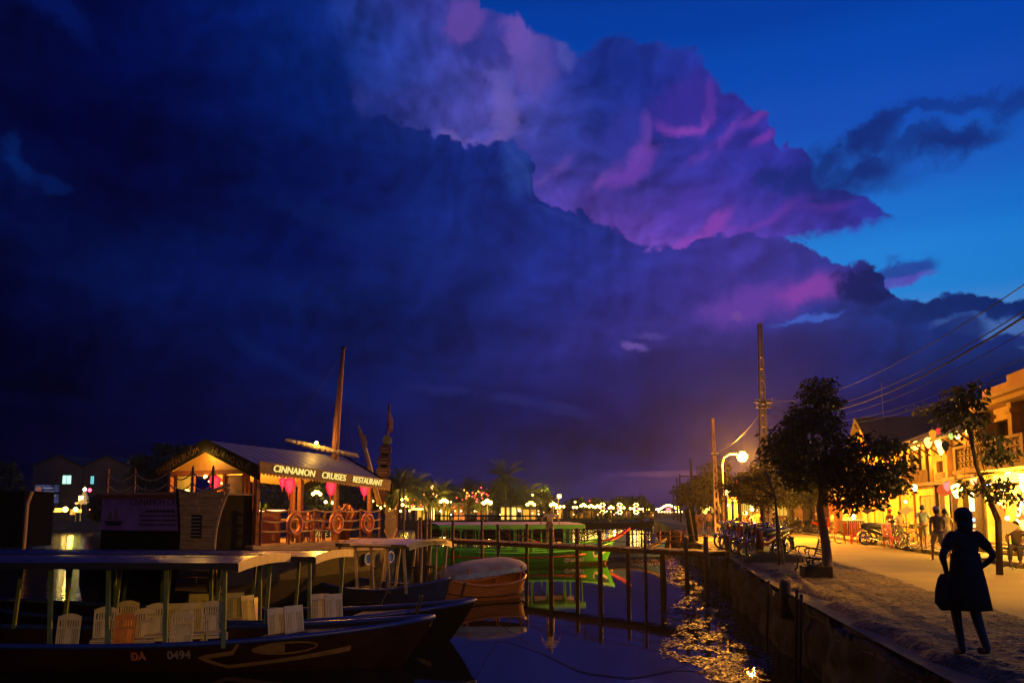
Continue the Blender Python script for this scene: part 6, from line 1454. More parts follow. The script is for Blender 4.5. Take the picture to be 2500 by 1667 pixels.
lamp('cart_light', q + Vector((0, -.2, 1.7)), (1, .6, .15), 30, .1); wheel(t, -.75, .30, .02, 16, .03)
Mrp = mat('red plastic chair', (.5, .02, .02), .4, .1, 5); cr_ = chair_proto(3, Mrp, 'plastic_chair'); uc = []
for px, py, a, d in ((2078, 1322, 200, 'red chair left of the pair beside the food cart'), (2090, 1323, 170, 'red chair right of the pair beside the food cart'), (2176, 1337, 190, 'red chair tipped beside the motorbike on the pavement')):
    q = G(px, py, .13); place_chair(cr_, uc, q.x, q.y, .13 if px > 2090 else .04, radians(a), d, 'red chairs on the lit pavement', 1.0)
t = thing('mooring_stake', 'short dark stake post leaning at the edge of the quay wall', 'post', G(1915, 1437, 0)); MB().tube([(0, 0, -.6), (.02, 0, .14), (.03, 0, .17)], [.13, .12, .10], 8).build('stake', M_dw, t, True)
for k, (px, py) in enumerate(((1885, 1450), (1925, 1475), (1938, 1490))):
    q = G(px, py, -.2); o = MB().tube([(-.1, 0, -1.3), (0, 0, .3)], .035, 6).build('revetment_stake', M_dw, None); o.location = (QX(q.y) - .12, q.y, -.2); tag(o, ['farthest', 'middle', 'nearest'][k] + ' thin stake driven against the quay wall below the dark post', 'stake')
# ---- overhead wires
def wire(label, pts, r_=.012, sag=.0, n=14):
    b = MB(); q = []
    for a, c_ in zip(pts, pts[1:]):
        q += [a.lerp(c_, k / n) - Vector((0, 0, sag * 4 * (k / n) * (1 - k / n))) for k in range(n)]
    q.append(pts[-1]); o = b.tube(q, r_, 5).build('overhead_wire', M_black, None); tag(o, label, 'cable', 'cables strung above the street'); return o
X1 = q1 + Vector((-.4, 0, zarm)); 
wire('highest single cable crossing the sky at upper right', [P(1868, 975, 40), P(2560, 655, 12)], .010, .75)
wire('thick bundled cable rising to the right, the lower of the main pair', [P(1868, 985, 40), P(2560, 735, 12)], .020, 1.0); wire('twisted cable just above the thick bundle', [P(1868, 983, 40), P(2560, 722, 12)], .011, .9)
wire('thin cable below the thick bundle', [P(1868, 990, 40), P(2560, 775, 12)], .008, 1.0); wire('low thin cable above the ochre roof', [P(1868, 1000, 40), P(2560, 845, 13)], .007, .9); wire('lowest thin cable toward the shop house roof', [P(1868, 1003, 40), P(2560, 870, 13)], .007, .9)
wire('cable running from the tall pole down to the ladder like pole', [P(1862, 1000, 40), P(1752, 1100, 57)], .012, .4)
q = P(2156, 1010, 52); o = MB().tube([(0, 0, -1.2), (0, 0, P(2156, 935, 52).z - q.z)], .025, 5).build('roof_aerial', M_black, None); o.location = q; tag(o, 'thin vertical aerial on the dark roof behind the big tree', 'aerial')
# ------------------------------------------------------------------ trees
def leafmat(name, rgb, rgb2):
    m = mat(name, rgb, .55, .4, 2.5, rgb2=rgb2, world=True); t = m.node_tree; b = t.nodes['Principled BSDF']
    tr = t.nodes.new('ShaderNodeBsdfTranslucent'); mx = t.nodes.new('ShaderNodeMixShader'); mx.inputs[0].default_value = .3
    tr.inputs[0].default_value = (rgb[0] * 1.6, rgb[1] * 1.6, rgb[2], 1); out = [n for n in t.nodes if n.type == 'OUTPUT_MATERIAL'][0]
    t.links.new(b.outputs[0], mx.inputs[1]); t.links.new(tr.outputs[0], mx.inputs[2]); t.links.new(mx.outputs[0], out.inputs[0]); return m
M_leaf = leafmat('dark tree leaves', (.028, .034, .008), (.010, .016, .004)); M_leaf2 = leafmat('olive fine leaves', (.13, .10, .02), (.05, .045, .01)); M_palm = leafmat('palm fronds', (.06, .075, .02), (.025, .035, .01))
M_bark = mat('pale bark', (.20, .15, .09), .9, .4, 5, .8, 16, stretch=(1, 1, .4)); M_barkd = mat('dark bark', (.07, .05, .03), .9, .4, 5, .8, 16, stretch=(1, 1, .4))
def leaves(b, rg, c, rad, n, s, droop=.5, flat=1.0, core=.35):
    for _ in range(n):
        a = rg.uniform(0, 2 * pi); cz = rg.uniform(-1, 1); rr_ = (core + (1 - core) * rg.random() ** .6); q = sqrt(1 - cz * cz)
        p = Vector((c[0] + rad[0] * rr_ * q * cos(a), c[1] + rad[1] * rr_ * q * sin(a), c[2] + rad[2] * rr_ * cz))
        L = s * rg.uniform(.7, 1.4); d = Vector((cos(a) + rg.gauss(0, .7), sin(a) + rg.gauss(0, .7), rg.gauss(-droop, .5))).normalized()
        sd = d.cross(Vector((rg.gauss(0, 1), rg.gauss(0, 1), rg.gauss(0, 1)))).normalized() * L * .24
        k = len(b.v); b.v += [tuple(p), tuple(p + d * L * .5 + sd), tuple(p + d * L), tuple(p + d * L * .5 - sd)]; b.f.append((k, k + 1, k + 2, k + 3))
def clumps(rg, boxes, n, size):      # boxes: (px0,px1,py0,py1,Y,dY,weight)
    out = []; tw = sum(b[6] for b in boxes)
    for b in boxes:
        for _ in range(int(n * b[6] / tw)):
            u, v = rg.uniform(-1, 1), rg.uniform(-1, 1)
            if u * u + v * v > 1: u, v = u * .6, v * .6
            Yc = b[4] + rg.uniform(-1, 1) * b[5] * sqrt(max(0, 1 - u * u * .8)); p = P((b[0] + b[1]) / 2 + u * (b[1] - b[0]) / 2, (b[2] + b[3]) / 2 + v * (b[3] - b[2]) / 2, Yc)
            out.append((p, size * rg.uniform(.6, 1.3)))
    return out
def tree(name, label, base, trunk, boxes, nclump, size, nleaf, leafsize, lm, bm_, group=None, seed=1, cat='tree', droop=.6, limbs=14):
    rg = random.Random(seed); t = thing(name, label, cat, base, 0, group); B = Vector(base)
    tp = [Vector(p) - B for p, r in trunk]; MB().tube(tp, [r for p, r in trunk], 10).build('trunk', bm_, t, True)
    cl = clumps(rg, boxes, nclump, size); lb = MB(); b = MB(); top = tp[-1]; st = tp[max(0, len(tp) - 2)]
    for i, (p, s_) in enumerate(cl):
        q = p - B
        if i % max(1, nclump // limbs) == 0:
            m_ = st.lerp(top, rg.random()); mid_ = m_.lerp(q, .5) + Vector((rg.gauss(0, .1), rg.gauss(0, .1), rg.uniform(0, .2)))
            r0 = trunk[-1][1] * .8; lb.tube([m_, mid_, q], [r0, r0 * .5, r0 * .15], 6)
        leaves(b, rg, q, (s_, s_, s_ * .75), nleaf, leafsize, droop)
    lb.build('limbs', bm_, t, True); b.build('crown', lm, t); return t
q = G(2025, 1410, .0)
tree('street_tree', 'big dark leafy tree with pale leaning trunk standing by the bench on the quay', (q.x, q.y, 0),
     [(Vector((q.x, q.y, -.1)), .18), (P(2022, 1385, q.y), .13), (P(2016, 1330, q.y), .115), (P(2010, 1290, q.y), .105), (P(2001, 1240, q.y), .09), (P(2006, 1210, q.y), .085), (P(1998, 1150, q.y), .07)],
     [(1880, 2080, 1010, 1190, 20.3, 1.4, 5), (2020, 2215, 1060, 1200, 20.0, 1.3, 4.2), (1930, 2060, 960, 1050, 20.3, .7, 1.5), (1955, 2035, 930, 985, 20.3, .4, .55), (2100, 2170, 1120, 1235, 19.8, .8, 1), (2020, 2120, 1150, 1240, 19.9, .8, 1.1), (1860, 1960, 1040, 1130, 20.8, .9, 1.0), (2150, 2222, 1120, 1215, 20, .6, .6), (1965, 1990, 925, 960, 20.3, .2, .1), (2010, 2030, 928, 960, 20.3, .2, .1)],
     430, .25, 32, .12, M_leaf, M_bark, seed=4, droop=.9)
q = G(1903, 1380, .0)
tree('young_tree', 'young olive green tree tied to two thin stakes behind the row of motorbikes', (q.x, q.y, 0),
     [(Vector((q.x, q.y, -.05)), .045), (P(1898, 1300, q.y), .04), (P(1893, 1215, q.y), .035), (P(1870, 1150, q.y + .5), .03)],
     [(1790, 1905, 1150, 1228, q.y + 3, 1.4, 4), (1755, 1830, 1175, 1225, q.y + 3.5, 1.0, 1.2), (1855, 1915, 1080, 1180, q.y + 2.5, 1.0, 1.5), (1860, 1920, 1190, 1245, q.y + 2, .9, .9)],
     150, .28, 30, .11, M_leaf2, M_barkd, seed=9, droop=.5)
for k, (x0, x1) in enumerate(((1903, 1896), (1914, 1893))):
    a = G(x0, 1380 if k == 0 else 1379, 0); o = MB().tube([(0, 0, -.1), P(x1, 1228 if k else 1300, a.y) - a], .04, 6).build('tree_stake', wood('stake wood', (.24, .15, .08), ax=2), None); o.location = a; tag(o, ('left' if k == 0 else 'right') + ' of the two thin stakes supporting the young tree', 'stake')
q = G(2440, 1395, .1)
tree('leaning_tree', 'slender dark tree with big drooping leaves leaning before the lantern shop', (q.x, q.y, 0),
     [(Vector((q.x, q.y, 0)), .085), (P(2437, 1270, q.y), .075), (P(2412, 1210, q.y), .06), (P(2385, 1140, q.y), .05), (P(2368, 1060, q.y), .045), (P(2350, 1000, q.y), .04), (P(2343, 940, q.y), .025)],
     [(2290, 2420, 955, 1050, q.y, 1.0, 3.2), (2385, 2470, 1080, 1135, q.y, .8, 1.3), (2400, 2475, 1150, 1230, q.y - .3, .6, 1.3), (2325, 2400, 925, 970, q.y, .5, .4), (2340, 2400, 1180, 1200, q.y, .4, .3), (2380, 2450, 1050, 1090, q.y, .5, .6), (2430, 2490, 1190, 1240, q.y, .3, .4)],
     80, .20, 15, .17, M_leaf, M_barkd, seed=12, droop=1.2, limbs=26)
# thick trunked trees across the lane and along the quay road
for k, (px, py, Y_, hw, tt, sd, lab) in enumerate(((1970, 1290, 66, 70, 1120, 3, 'old tree with crooked trunk across the lane before the barred window'), (1925, 1292, 64, 60, 1150, 5, 'old tree with forked trunk left of the crooked one across the lane'), (1868, 1295, 60, 40, 1150, 6, 'tree with straight dark trunk behind the unlit lamp post'), (1702, 1290, 100, 32, 1190, 7, 'dark rounded tree behind the three people left of the lattice pole'), (1745, 1290, 90, 42, 1150, 8, 'tall dark tree rising behind the lattice pole'))):
    a = P(px, py, Y_); a.z = 0; tree('street_tree', lab, a, [(a, .35), (P(px + 6, py - 40, Y_), .28), (P(px - 8, py - 80, Y_), .2)], [(px - hw, px + hw, tt, py - 62, Y_, 2.5, 3), (px - hw * .6, px + hw * .6, tt - 20, tt + 30, Y_, 2, 1)], 70, .9 * Y_ / 65, 40, .30 * Y_ / 65, M_leaf, M_barkd, seed=sd)
q = P(2330, 1000, 60); tree('garden_tree', 'dark tree rising behind the roofs between the ochre house and the shop house', (q.x, 60, 0), [(Vector((q.x, 60, 0)), .3), (P(2320, 1050, 60), .2)], [(2230, 2420, 985, 1070, 60, 3, 3), (2300, 2400, 950, 1000, 60, 2, 1)], 80, .8, 30, .3, M_leaf, M_barkd, seed=20)
# straw, weeds and earth mound at the foot of the young tree
mb = MB(); rg = random.Random(8); c0 = G(1888, 1371, .0); rows = []
for i in range(14):
    r = []
    for j in range(30):
        a = 2 * pi * j / 30; rad = i / 13; h_ = .24 * (1 - rad ** 1.6) ; r.append((.85 * rad * cos(a) * (1 + .15 * mnoise.noise(Vector((cos(a) * 2, sin(a) * 2, 1)))), .55 * rad * sin(a), h_ * (1 + .25 * mnoise.noise(Vector((rad * 5 * cos(a), rad * 5 * sin(a), 2))))))
    rows.append(r)
o = mb.gridsurf(rows, True).build('earth_mound', M_dirt, None, True); o.location = (c0.x, c0.y, .0); tag(o, 'low mound of earth and dry grass before the nearest motorbikes', 'mound')
gb = MB()
for _ in range(2600):
    a = rg.uniform(0, 2 * pi); rad = rg.random() ** .5; x, y = .95 * rad * cos(a), .65 * rad * sin(a); z = .24 * max(0, 1 - rad ** 1.6) - .02; h_ = rg.uniform(.05, .2); dx_, dy_ = rg.gauss(0, .07), rg.gauss(0, .07)
    gb.quadface([(x - .006, y, z), (x + .006, y, z), (x + dx_, y + dy_, z + h_)])
o = gb.build('dry_grass', mat('dry grass', (.26, .2, .08), .9, .4, 8), None); o.location = (c0.x, c0.y, 0); tag(o, 'dry grass growing over the earth mound and around the tree stakes', kind='stuff')
# ------------------------------------------------------------------ far bank
def palm(label, px, ytop, ybase, Y_, seed, fr=22, fl=3.2, group='palms along the far bank'):
    rg = random.Random(seed); a = P(px, ybase, Y_); a.z = .2; t = thing('palm_tree', label, 'palm', a, 0, group); H = P(px, ytop, Y_).z - a.z - fl * .45
    lean = rg.uniform(-.6, .6); MB().tube([(0, 0, 0), (lean * .4, 0, H * .5), (lean, 0, H)], [.28, .2, .17], 7).build('trunk', M_barkd, t, True)
    b = MB()
    for k in range(fr):
        az = rg.uniform(0, 2 * pi); el = rg.uniform(-.35, 1.35); L_ = fl * rg.uniform(.75, 1.1); p = Vector((lean, 0, H)); d = Vector((cos(az) * cos(el), sin(az) * cos(el), sin(el))); prev = p; n = 9
        for i in range(n):
            p2 = prev + d * (L_ / n); d = (d + Vector((0, 0, -.17))).normalized(); sd = d.cross(Vector((0, 0, 1))); sd = sd.normalized() if sd.length > .01 else Vector((1, 0, 0))
            w = L_ * .22 * sin(pi * (i + 1) / (n + 1.5)) + .05
            for s_ in (-1, 1):
                for e_ in (0, .5): b.quadface([prev.lerp(p2, e_), prev.lerp(p2, e_ + .3), prev.lerp(p2, e_ + .5) + sd * s_ * w + Vector((0, 0, -w * .55)) + d * w * .3])
            prev = p2
    b.build('crown', M_palm, t); return t
PD = [(1234,1140,1268,160,'tallest palm on the far bank, standing clear above the roofs',1.55),(1147,1172,1265,165,'slim palm left of the tallest one',.8),(1170,1178,1265,170,'slim palm with small crown just left of the pale gable',.75),(1328,1188,1265,190,'small lone palm right of the yellow gable roof',.7),
 (975,1155,1268,140,'dark bushy palm right behind the round signs',1.6),(1000,1165,1268,145,'dark bushy palm second from the round signs',1.5),(1040,1185,1268,150,'drooping palm behind the first lamp cluster',1.4),(1068,1190,1268,150,'drooping palm above the bright doorway',1.3),(1110,1188,1268,155,'drooping palm before the orange front',1.3),(1200,1195,1268,160,'low palm left of the tallest one',1.2),(1262,1190,1268,165,'palm just right of the tallest one',1.3),(1290,1185,1268,170,'dark palm beside the yellow lamp cluster',1.2),(1140,1205,1268,150,'low palm hung with red lights',1.1),(1085,1195,1268,160,'palm between two lit shopfronts',1.2),(1178,1215,1268,150,'lowest palm beside the tall white lamp',1.0)]
for k, (px, yt, yb, Y_, lab, s_) in enumerate(PD): palm(lab, px, yt, yb, Y_, 30 + k, 44, 3.4 * s_)
def bushtree(label, px0, px1, yt, yb, Y_, seed, group='round trees along the far bank'):
    px = (px0 + px1) / 2; a = P(px, yb, Y_); a.z = .2; tree('bank_tree', label, a, [(a, .3), (P(px, (yt + yb) / 2, Y_), .2)], [(px0, px1, yt, yb, Y_, 3, 3), (px0 + (px1 - px0) * .25, px1 - (px1 - px0) * .25, yt - 6, yt + 12, Y_, 2, 1)], 60, .024 * Y_ / 4, 34, .0055 * Y_, M_palm, M_barkd, group, seed)
for k, (a, b_, yt, Y_, lab) in enumerate(((940,990,1175,150,'dark round tree at the left end of the far promenade'),(1015,1060,1200,160,'dark round tree behind the first lamps'),(1090,1130,1200,165,'dark round tree above the orange front'),(1240,1300,1200,175,'wide dark tree right of the tallest palm'),(1300,1350,1205,185,'dark tree behind the yellow roof'),(1380,1430,1225,210,'low tree left of the red mast light'),(1430,1490,1228,215,'low tree right of the red mast light'),(1490,1540,1224,220,'low tree in the middle of the far lamps'),(1530,1580,1219,225,'tallest of the low trees behind the far lamps'),(1205,1240,1190,172,'dark tree behind the tallest palm'),(1150,1190,1205,175,'dark tree behind the pale gable'))):
    bushtree(lab, a, b_, yt, 1262, Y_, 60 + k)
for k, (a, b_, yt, yb, Y_, lab) in enumerate(((310,380,1118,1240,120,'dark tree mass between the gabled houses and the restaurant boat, left part'),(370,430,1092,1240,118,'dark tree rising beside the restaurant gable'),(-40,60,1135,1250,140,'dark trees at the far left picture edge'),(225,262,1215,1262,120,'low bush beside the lit riverside stall'),(425,470,1095,1200,110,'dark tree peeping above the restaurant gable'))):
    bushtree(lab, a, b_, yt, yb, Y_, 90 + k, 'dark trees on the left bank')
# houses on the far bank
Mpl = mat('pale gable plaster', (.42, .34, .2), .85, .3, .3); Mdk = mat('dim brown plaster', (.13, .085, .05), .85, .5, .25)
def gable(label, px0, px1, yeave, yapex, Y_, wm, rm, wins=(), depth=14, face='gable'):
    a = P(px0, 1255, Y_); c_ = P(px1, 1255, Y_); W_ = c_.x - a.x; ze = P(px0, yeave, Y_).z - .2; za = P(px0, yapex, Y_).z - .2; t = thing('house', label, 'house', (a.x, Y_, .2))
    if face == 'gable':
        MB().prism([(0, 0), (W_, 0), (W_, ze), (W_ / 2, za), (0, ze)], depth, 'y', depth / 2).build('wall', wm, t)
        for s_ in (0, 1):
            x0 = -.4 if s_ == 0 else W_ + .4; zz = ze - .2
            MB().quadface([(x0, -.4, zz), (W_ / 2, -.4, za + .15), (W_ / 2, depth, za + .15), (x0, depth, zz)]).quadface([(x0, -.4, zz), (W_ / 2, -.4, za + .15), (W_ / 2, -.4, za - .15), (x0, -.4, zz - .3)]).build('roof', rm, t)
    else:
        MB().box((W_ / 2, depth / 2, ze / 2), (W_, depth, ze)).build('wall', wm, t); MB().prism([(-.6, ze), (depth / 2, za), (depth + .6, ze)], W_ + 1, 'x', W_ / 2).build('roof', rm, t)
    for (px, py, w_, h_, mt) in wins:
        p = P(px, py, Y_ - .06); o = MB().box((p.x - a.x, -.05, p.z - .2), (w_ * Y_ / F, .06, h_ * Y_ / F)).build('window', mt, t)
        MB().box((p.x - a.x, -.1, p.z - .2), (.08, .04, h_ * Y_ / F)).box((p.x - a.x, -.1, p.z - .2 - h_ * Y_ / F / 2), (w_ * Y_ / F + .3, .12, .12)).build('window_frame', rm, t)
    return t
G_cy = glow('cool white window', (.45, 1, .72), 1.6); G_cy2 = glow('cool bluish window', (.2, .7, .8), 1.2)
gable('left of the two brown gabled houses on the left bank, one bright greenish window', 74, 196, 1136, 1110, 150, Mdk, M_tile, ((163, 1171, 20, 21, G_cy),))
gable('right of the two brown gabled houses on the left bank, small bluish window', 198, 312, 1136, 1113, 150, Mdk, M_tile, ((225, 1172, 7, 20, G_cy2), (280, 1174, 12, 16, mat('dark grey window', (.05, .05, .05)))))
gable('house with mauve hipped roof behind the palms near the round signs', 1003, 1040, 1175, 1161, 200, mat('mauve wall', (.2, .14, .16)), mat('mauve roof', (.16, .1, .13)), face='side')
gable('pale roofed house among palms left of the slim palms', 1018, 1100, 1190, 1177, 195, Mpl, mat('pale roof edge', (.2, .18, .14)), face='side'); gable('long pale roofed house behind the palms', 1100, 1160, 1192, 1180, 200, Mpl, mat('pale ridge', (.22, .2, .18)), face='side')
gable('pale gabled house left of the tallest palm', 1188, 1232, 1205, 1184, 185, Mpl, M_tile); gable('grey gabled house right of the tallest palm', 1245, 1275, 1205, 1187, 200, Mpl, M_tile)
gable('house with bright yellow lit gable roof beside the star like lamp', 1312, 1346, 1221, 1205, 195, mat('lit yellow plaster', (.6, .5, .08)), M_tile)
# lit shop fronts along the promenade
fr_ = [(1015,1046,1225,1262,150,(1,.55,.1),1.2,'amber'),(1050,1062,1236,1262,149,(1,.78,.4),5,'bright white doored'),(1064,1082,1240,1262,150,(1,.72,.15),1.6,'yellow green'),(1084,1102,1236,1262,151,(1,.62,.12),1.8,'golden'),(1103,1136,1232,1260,150,(1,.22,.03),1.8,'orange red'),(1163,1186,1238,1260,155,(1,.2,.04),.9,'dim red'),(1222,1245,1238,1260,158,(1,.6,.2),2.2,'warm white'),(1248,1275,1238,1260,158,(1,.7,.35),2.2,'pale'),(1276,1310,1243,1262,160,(1,.5,.12),1.2,'dim amber'),(1345,1375,1243,1262,185,(1,.5,.1),1.6,'small golden'),(1395,1450,1246,1262,205,(1,.42,.06),.7,'low amber'),(1460,1540,1247,1262,215,(1,.4,.06),.5,'long dim amber'),(1545,1600,1248,1262,225,(1,.35,.08),.5,'farthest dim')]
for k, (x0, x1, y0, y1, Y_, rgb, st, nm) in enumerate(fr_):
    a = P(x0, 1258, Y_); b_ = P(x1, 1258, Y_); W_ = b_.x - a.x; H = P(x0, y0, Y_).z - .2; t = thing('promenade_shop', nm + ' lit shop front on the far promenade ' + ('right of the star like lamp' if x0 > 1340 else 'below the palms'), 'shop', (a.x, Y_, .2), 0, 'lit shop fronts on the far promenade')
    MB().box((W_ / 2, 2.6, H / 2), (W_, .2, H)).build('back_wall', glow('front glow %d' % k, rgb, st, .35), t); MB().box((W_ / 2, 1.6, H + .2), (W_ + .6, 4.5, .4)).build('awning', M_tile, t)
    n = max(2, int(W_ / 1.6))
    for i in range(n + 1): MB().box((W_ * i / n, 0, H / 2), (.25, .25, H)).build('pillar', Mdk, t)
# lamps: (px, py, kind, size, label)
G_lw = glow('promenade lamp glow', (1, .74, .28), 24); G_star = glow('sodium star lamp', (1, .5, .1), 40); G_y = glow('yellow green lamp glow', (1, .85, .2), 12)
def mlamp(px, py, Y_, n, rad, gm, lab):
    c_ = P(px, py, Y_); t = thing('promenade_lamp', lab, 'street lamp', (c_.x, Y_, .2), 0, 'lamps along the far promenade'); H = c_.z - .2
    MB().tube([(0, 0, 0), (0, 0, H)], [.10, .06], 6).build('lamp_post', Mdk, t)
    offs_ = {1: [(0, 0)], 2: [(-.5, 0), (.5, 0)], 3: [(-.55, -.05), (0, .28), (.55, -.05)], 4: [(-.7, -.1), (-.2, .25), (.3, .2), (.7, -.15)]}[n]
    if n > 1: MB().bar((-.7, 0, H - .35), (.7, 0, H - .35), .06).build('lamp_arm', Mdk, t)
    for u, v in offs_: MB().ball((u * rad * 3.2, 0, H + v * rad * 3.2), rad, 8, 6).build('lamp_globe', gm, t, True)
LM = [(990,1218,146,3,.30,G_lw,'three globed lamp nearest the bow net'),(1084,1223,148,4,.26,G_lw,'wide four globed lamp above the golden fronts'),(1101,1225,150,1,.13,G_lw,'small lamp right of the wide four globed one'),(1190,1226,148,3,.32,G_lw,'tall three globed lamp left of the tallest palm'),(1178,1228,150,2,.14,G_lw,'small twin lamp left of the tall three globed lamp'),(1296,1230,150,4,.28,G_y,'yellow green clustered lamp in the palms'),(1300,1208,168,1,.2,G_y,'single dim yellow lamp above the clustered one'),
 (1351,1232,172,3,.3,G_lw,'three globed lamp below the star like sodium lamp'),(1362,1239,175,2,.2,G_lw,'lower twin lamp below the star like lamp'),(1372,1236,175,2,.24,G_lw,'twin lamp right below the star like lamp'),(1404,1225,190,1,.2,G_lw,'small high lamp right of the star like lamp'),(1404,1238,190,2,.24,G_lw,'twin lamp straight below the small high one'),(1424,1234,195,3,.3,G_lw,'three globed lamp left of the red mast light'),(1443,1236,200,3,.28,G_lw,'three globed lamp under the red mast light'),(1459,1237,203,3,.30,G_lw,'three globed lamp right of the red mast light'),(1492,1239,208,3,.27,G_lw,'three globed lamp between the two flower decorations'),(1519,1239,212,2,.28,G_lw,'twin lamp right beside the middle flower decoration'),(1543,1241,216,2,.28,G_lw,'twin lamp left of the right flower decoration'),(1565,1242,220,2,.24,G_lw,'twin lamp right of the right flower decoration'),(1582,1243,224,2,.16,G_lw,'smallest twin lamp near the lit bridge')]
for L_ in LM: mlamp(*L_[:6], L_[6] + ' on the far bank')
for px, py, lab in ((773, 1204, 'wide bright lamp seen through the middle bay of the restaurant'), (795, 1225, 'small lamp seen through the restaurant below the wide bright one'), (812, 1227, 'small lamp seen through the restaurant by the second lantern')):
    mlamp(px, py, 172, 4 if px == 773 else 1, .34 if px == 773 else .3, G_lw, lab)
for k, (a, b_, yt) in enumerate(((610, 700, 1150), (690, 760, 1165), (760, 850, 1158), (840, 920, 1150), (915, 960, 1170))): bushtree(['first', 'second', 'third', 'fourth', 'fifth'][k] + ' dark tree from the left seen behind the open sides of the restaurant', a, b_, yt, 1262, 175, 120 + k)
lamp('far_lamp_light', P(1084, 1222, 146), WARM, 900, .3); lamp('far_lamp_light', P(990, 1216, 143), WARM, 700, .3); lamp('far_lamp_light', P(1190, 1222, 146), WARM, 1100, .3); lamp('far_lamp_light', P(1350, 1222, 170), WARM, 1500, .3); lamp('far_lamp_light', P(1500, 1236, 205), WARM, 1200, .3); lamp('far_lamp_light', P(1298, 1224, 152), (1, .8, .2), 700, .3); lamp('far_lamp_light', P(1330, 1200, 185), (1, .85, .1), 700, .3)
c_ = P(1363, 1211, 178); t = thing('street_lamp', 'star like orange sodium lamp on a tall post on the far bank', 'street lamp', (c_.x, 178, .2)); MB().tube([(0, 0, 0), (0, 0, c_.z)], .1, 6).build('lamp_post', Mpl, t); MB().ball((.2, 0, c_.z - .2), .42, 10, 8).build('lamp_globe', G_star, t, True)
for px, lab in ((1471, 'left'), (1513, 'middle'), (1553, 'right')):
    c_ = P(px, 1241, 206); t = thing('flower_light', lab + ' of three flower shaped light decorations on the far promenade', 'light', (c_.x, 206, .2), 0, 'flower shaped lights on the far promenade'); MB().tube([(0, 0, 0), (0, 0, c_.z)], .08, 6).build('post', Mdk, t)
    for j, gm in ((-1, G_lw), (0, glow('flower red', (1, .3, .12), 6)), (1, G_lw)):
        for i in range(6): MB().ball((.55 * cos(i * pi / 3), 0, c_.z - .2 + j * .9 + .42 * sin(i * pi / 3)), .13, 6, 4).build('bulb', gm, t)
c_ = P(1440, 1218, 230); t = thing('radio_mast', 'thin mast with red warning lights over the far bank', 'mast', (c_.x, 230, .2)); MB().tube([(0, 0, 0), (0, 0, P(1440, 1216, 230).z)], .1, 5).build('mast_pole', Mdk, t)
for yy, gm in ((1219, 0), (1223, 0), (1227, 0), (1231, 1)): MB().ball((0, -.2, P(1440, yy, 230).z - .2), .24, 8, 5).build('mast_light', G_lw if gm else globals().setdefault('G_rd', glow('red warning glow', (1, .02, .04), 9)), t)
# bridge with lit arch and round pink lantern
Yb = 232; t = thing('bridge', 'low river bridge with a roof shaped arch of white lights and a round pink lantern', 'bridge', (P(1560, 1262, Yb).x, Yb, 0)); ox = t.location.x
def bx_(px): return P(px, 1262, Yb).x - ox
MB().box(((bx_(1560) + bx_(1700)) / 2, 1.5, .5), (bx_(1700) - bx_(1560), 4, .6)).build('deck', Mdk, t)
for px in range(1570, 1700, 20): MB().box((bx_(px), 1.5, -.6), (.8, 3, 2.2)).build('pier', Mdk, t)
MB().box(((bx_(1560) + bx_(1700)) / 2, -.4, 1.3), (bx_(1700) - bx_(1560), .1, .8)).build('parapet', Mdk, t)
G_arch = glow('arch bulbs', (1, .72, .4), 12); ap = [(1603,1243),(1612,1242),(1620,1237),(1628,1233),(1636,1233),(1645,1237),(1652,1241),(1657,1244)]
for (xa, ya), (xb, yb) in zip(ap, ap[1:]):
    for k in range(4): MB().ball((bx_(xa + (xb - xa) * k / 4), 0, P(xa, ya + (yb - ya) * k / 4, Yb).z), .26, 6, 4).build('arch_bulb', G_arch, t)
for px in (1606, 1653): MB().box((bx_(px), 0, 1.6), (.3, .3, 2)).build('arch_post', Mpl, t)
for k in range(9): MB().ball((bx_(1608 + k * 7), -.5, P(1610, 1249, Yb).z), .17, 6, 4).build('rail_bulb', G_lw, t)
MB().ball((bx_(1632), -.2, P(1632, 1245, Yb).z), .75, 14, 9).build('round_lantern', glow('pink lantern', (1, .2, .18), 2.2), t, True)
# red garlands in the palms
for k, (px, py, n, rgb, lab) in enumerate(((1056,1200,7,(1,.3,.08),'orange red garland of lights high in the drooping palms'),(1140,1211,10,(1,.07,.03),'red garland of lights in the low palm'),(1150,1205,9,(1,.4,.12),'orange garland of lights above the red one'),(1171,1210,8,(1,.06,.04),'red garland of lights right of the low palm'),(1162,1226,4,(1,.08,.1),'small pinkish red light cluster below the garlands'),(1016,1233,9,(1,.07,.03),'red light cluster above the string of warm bulbs'))):
    rg = random.Random(k); c_ = P(px, py, 147); t = thing('light_garland', lab, 'light', c_, 0, 'red garlands in the palms'); gm = glow('garland %d' % k, rgb, 6)
    for i in range(n): MB().ball((rg.gauss(0, .8), 0, rg.gauss(0, .45)), rg.uniform(.08, .16), 6, 4).build('bulb', gm, t)
for k in range(14):
    px, py = (992 + k * 6, 1236 - abs(k - 3) * .3) if k < 4 else (1006 + (k - 4) * 2.8 + 0, 1242)
    o = MB().ball((0, 0, 0), .17, 8, 5).build('promenade_bulb', globals().setdefault('G_pb', glow('string of warm bulbs', (1, .6, .25), 7)), None, True); o.location = P(px, py, 146); tag(o, 'warm round bulb in the row of bulbs along the far promenade behind the bow net', 'light', 'row of warm bulbs on the far promenade')
rg = random.Random(77)
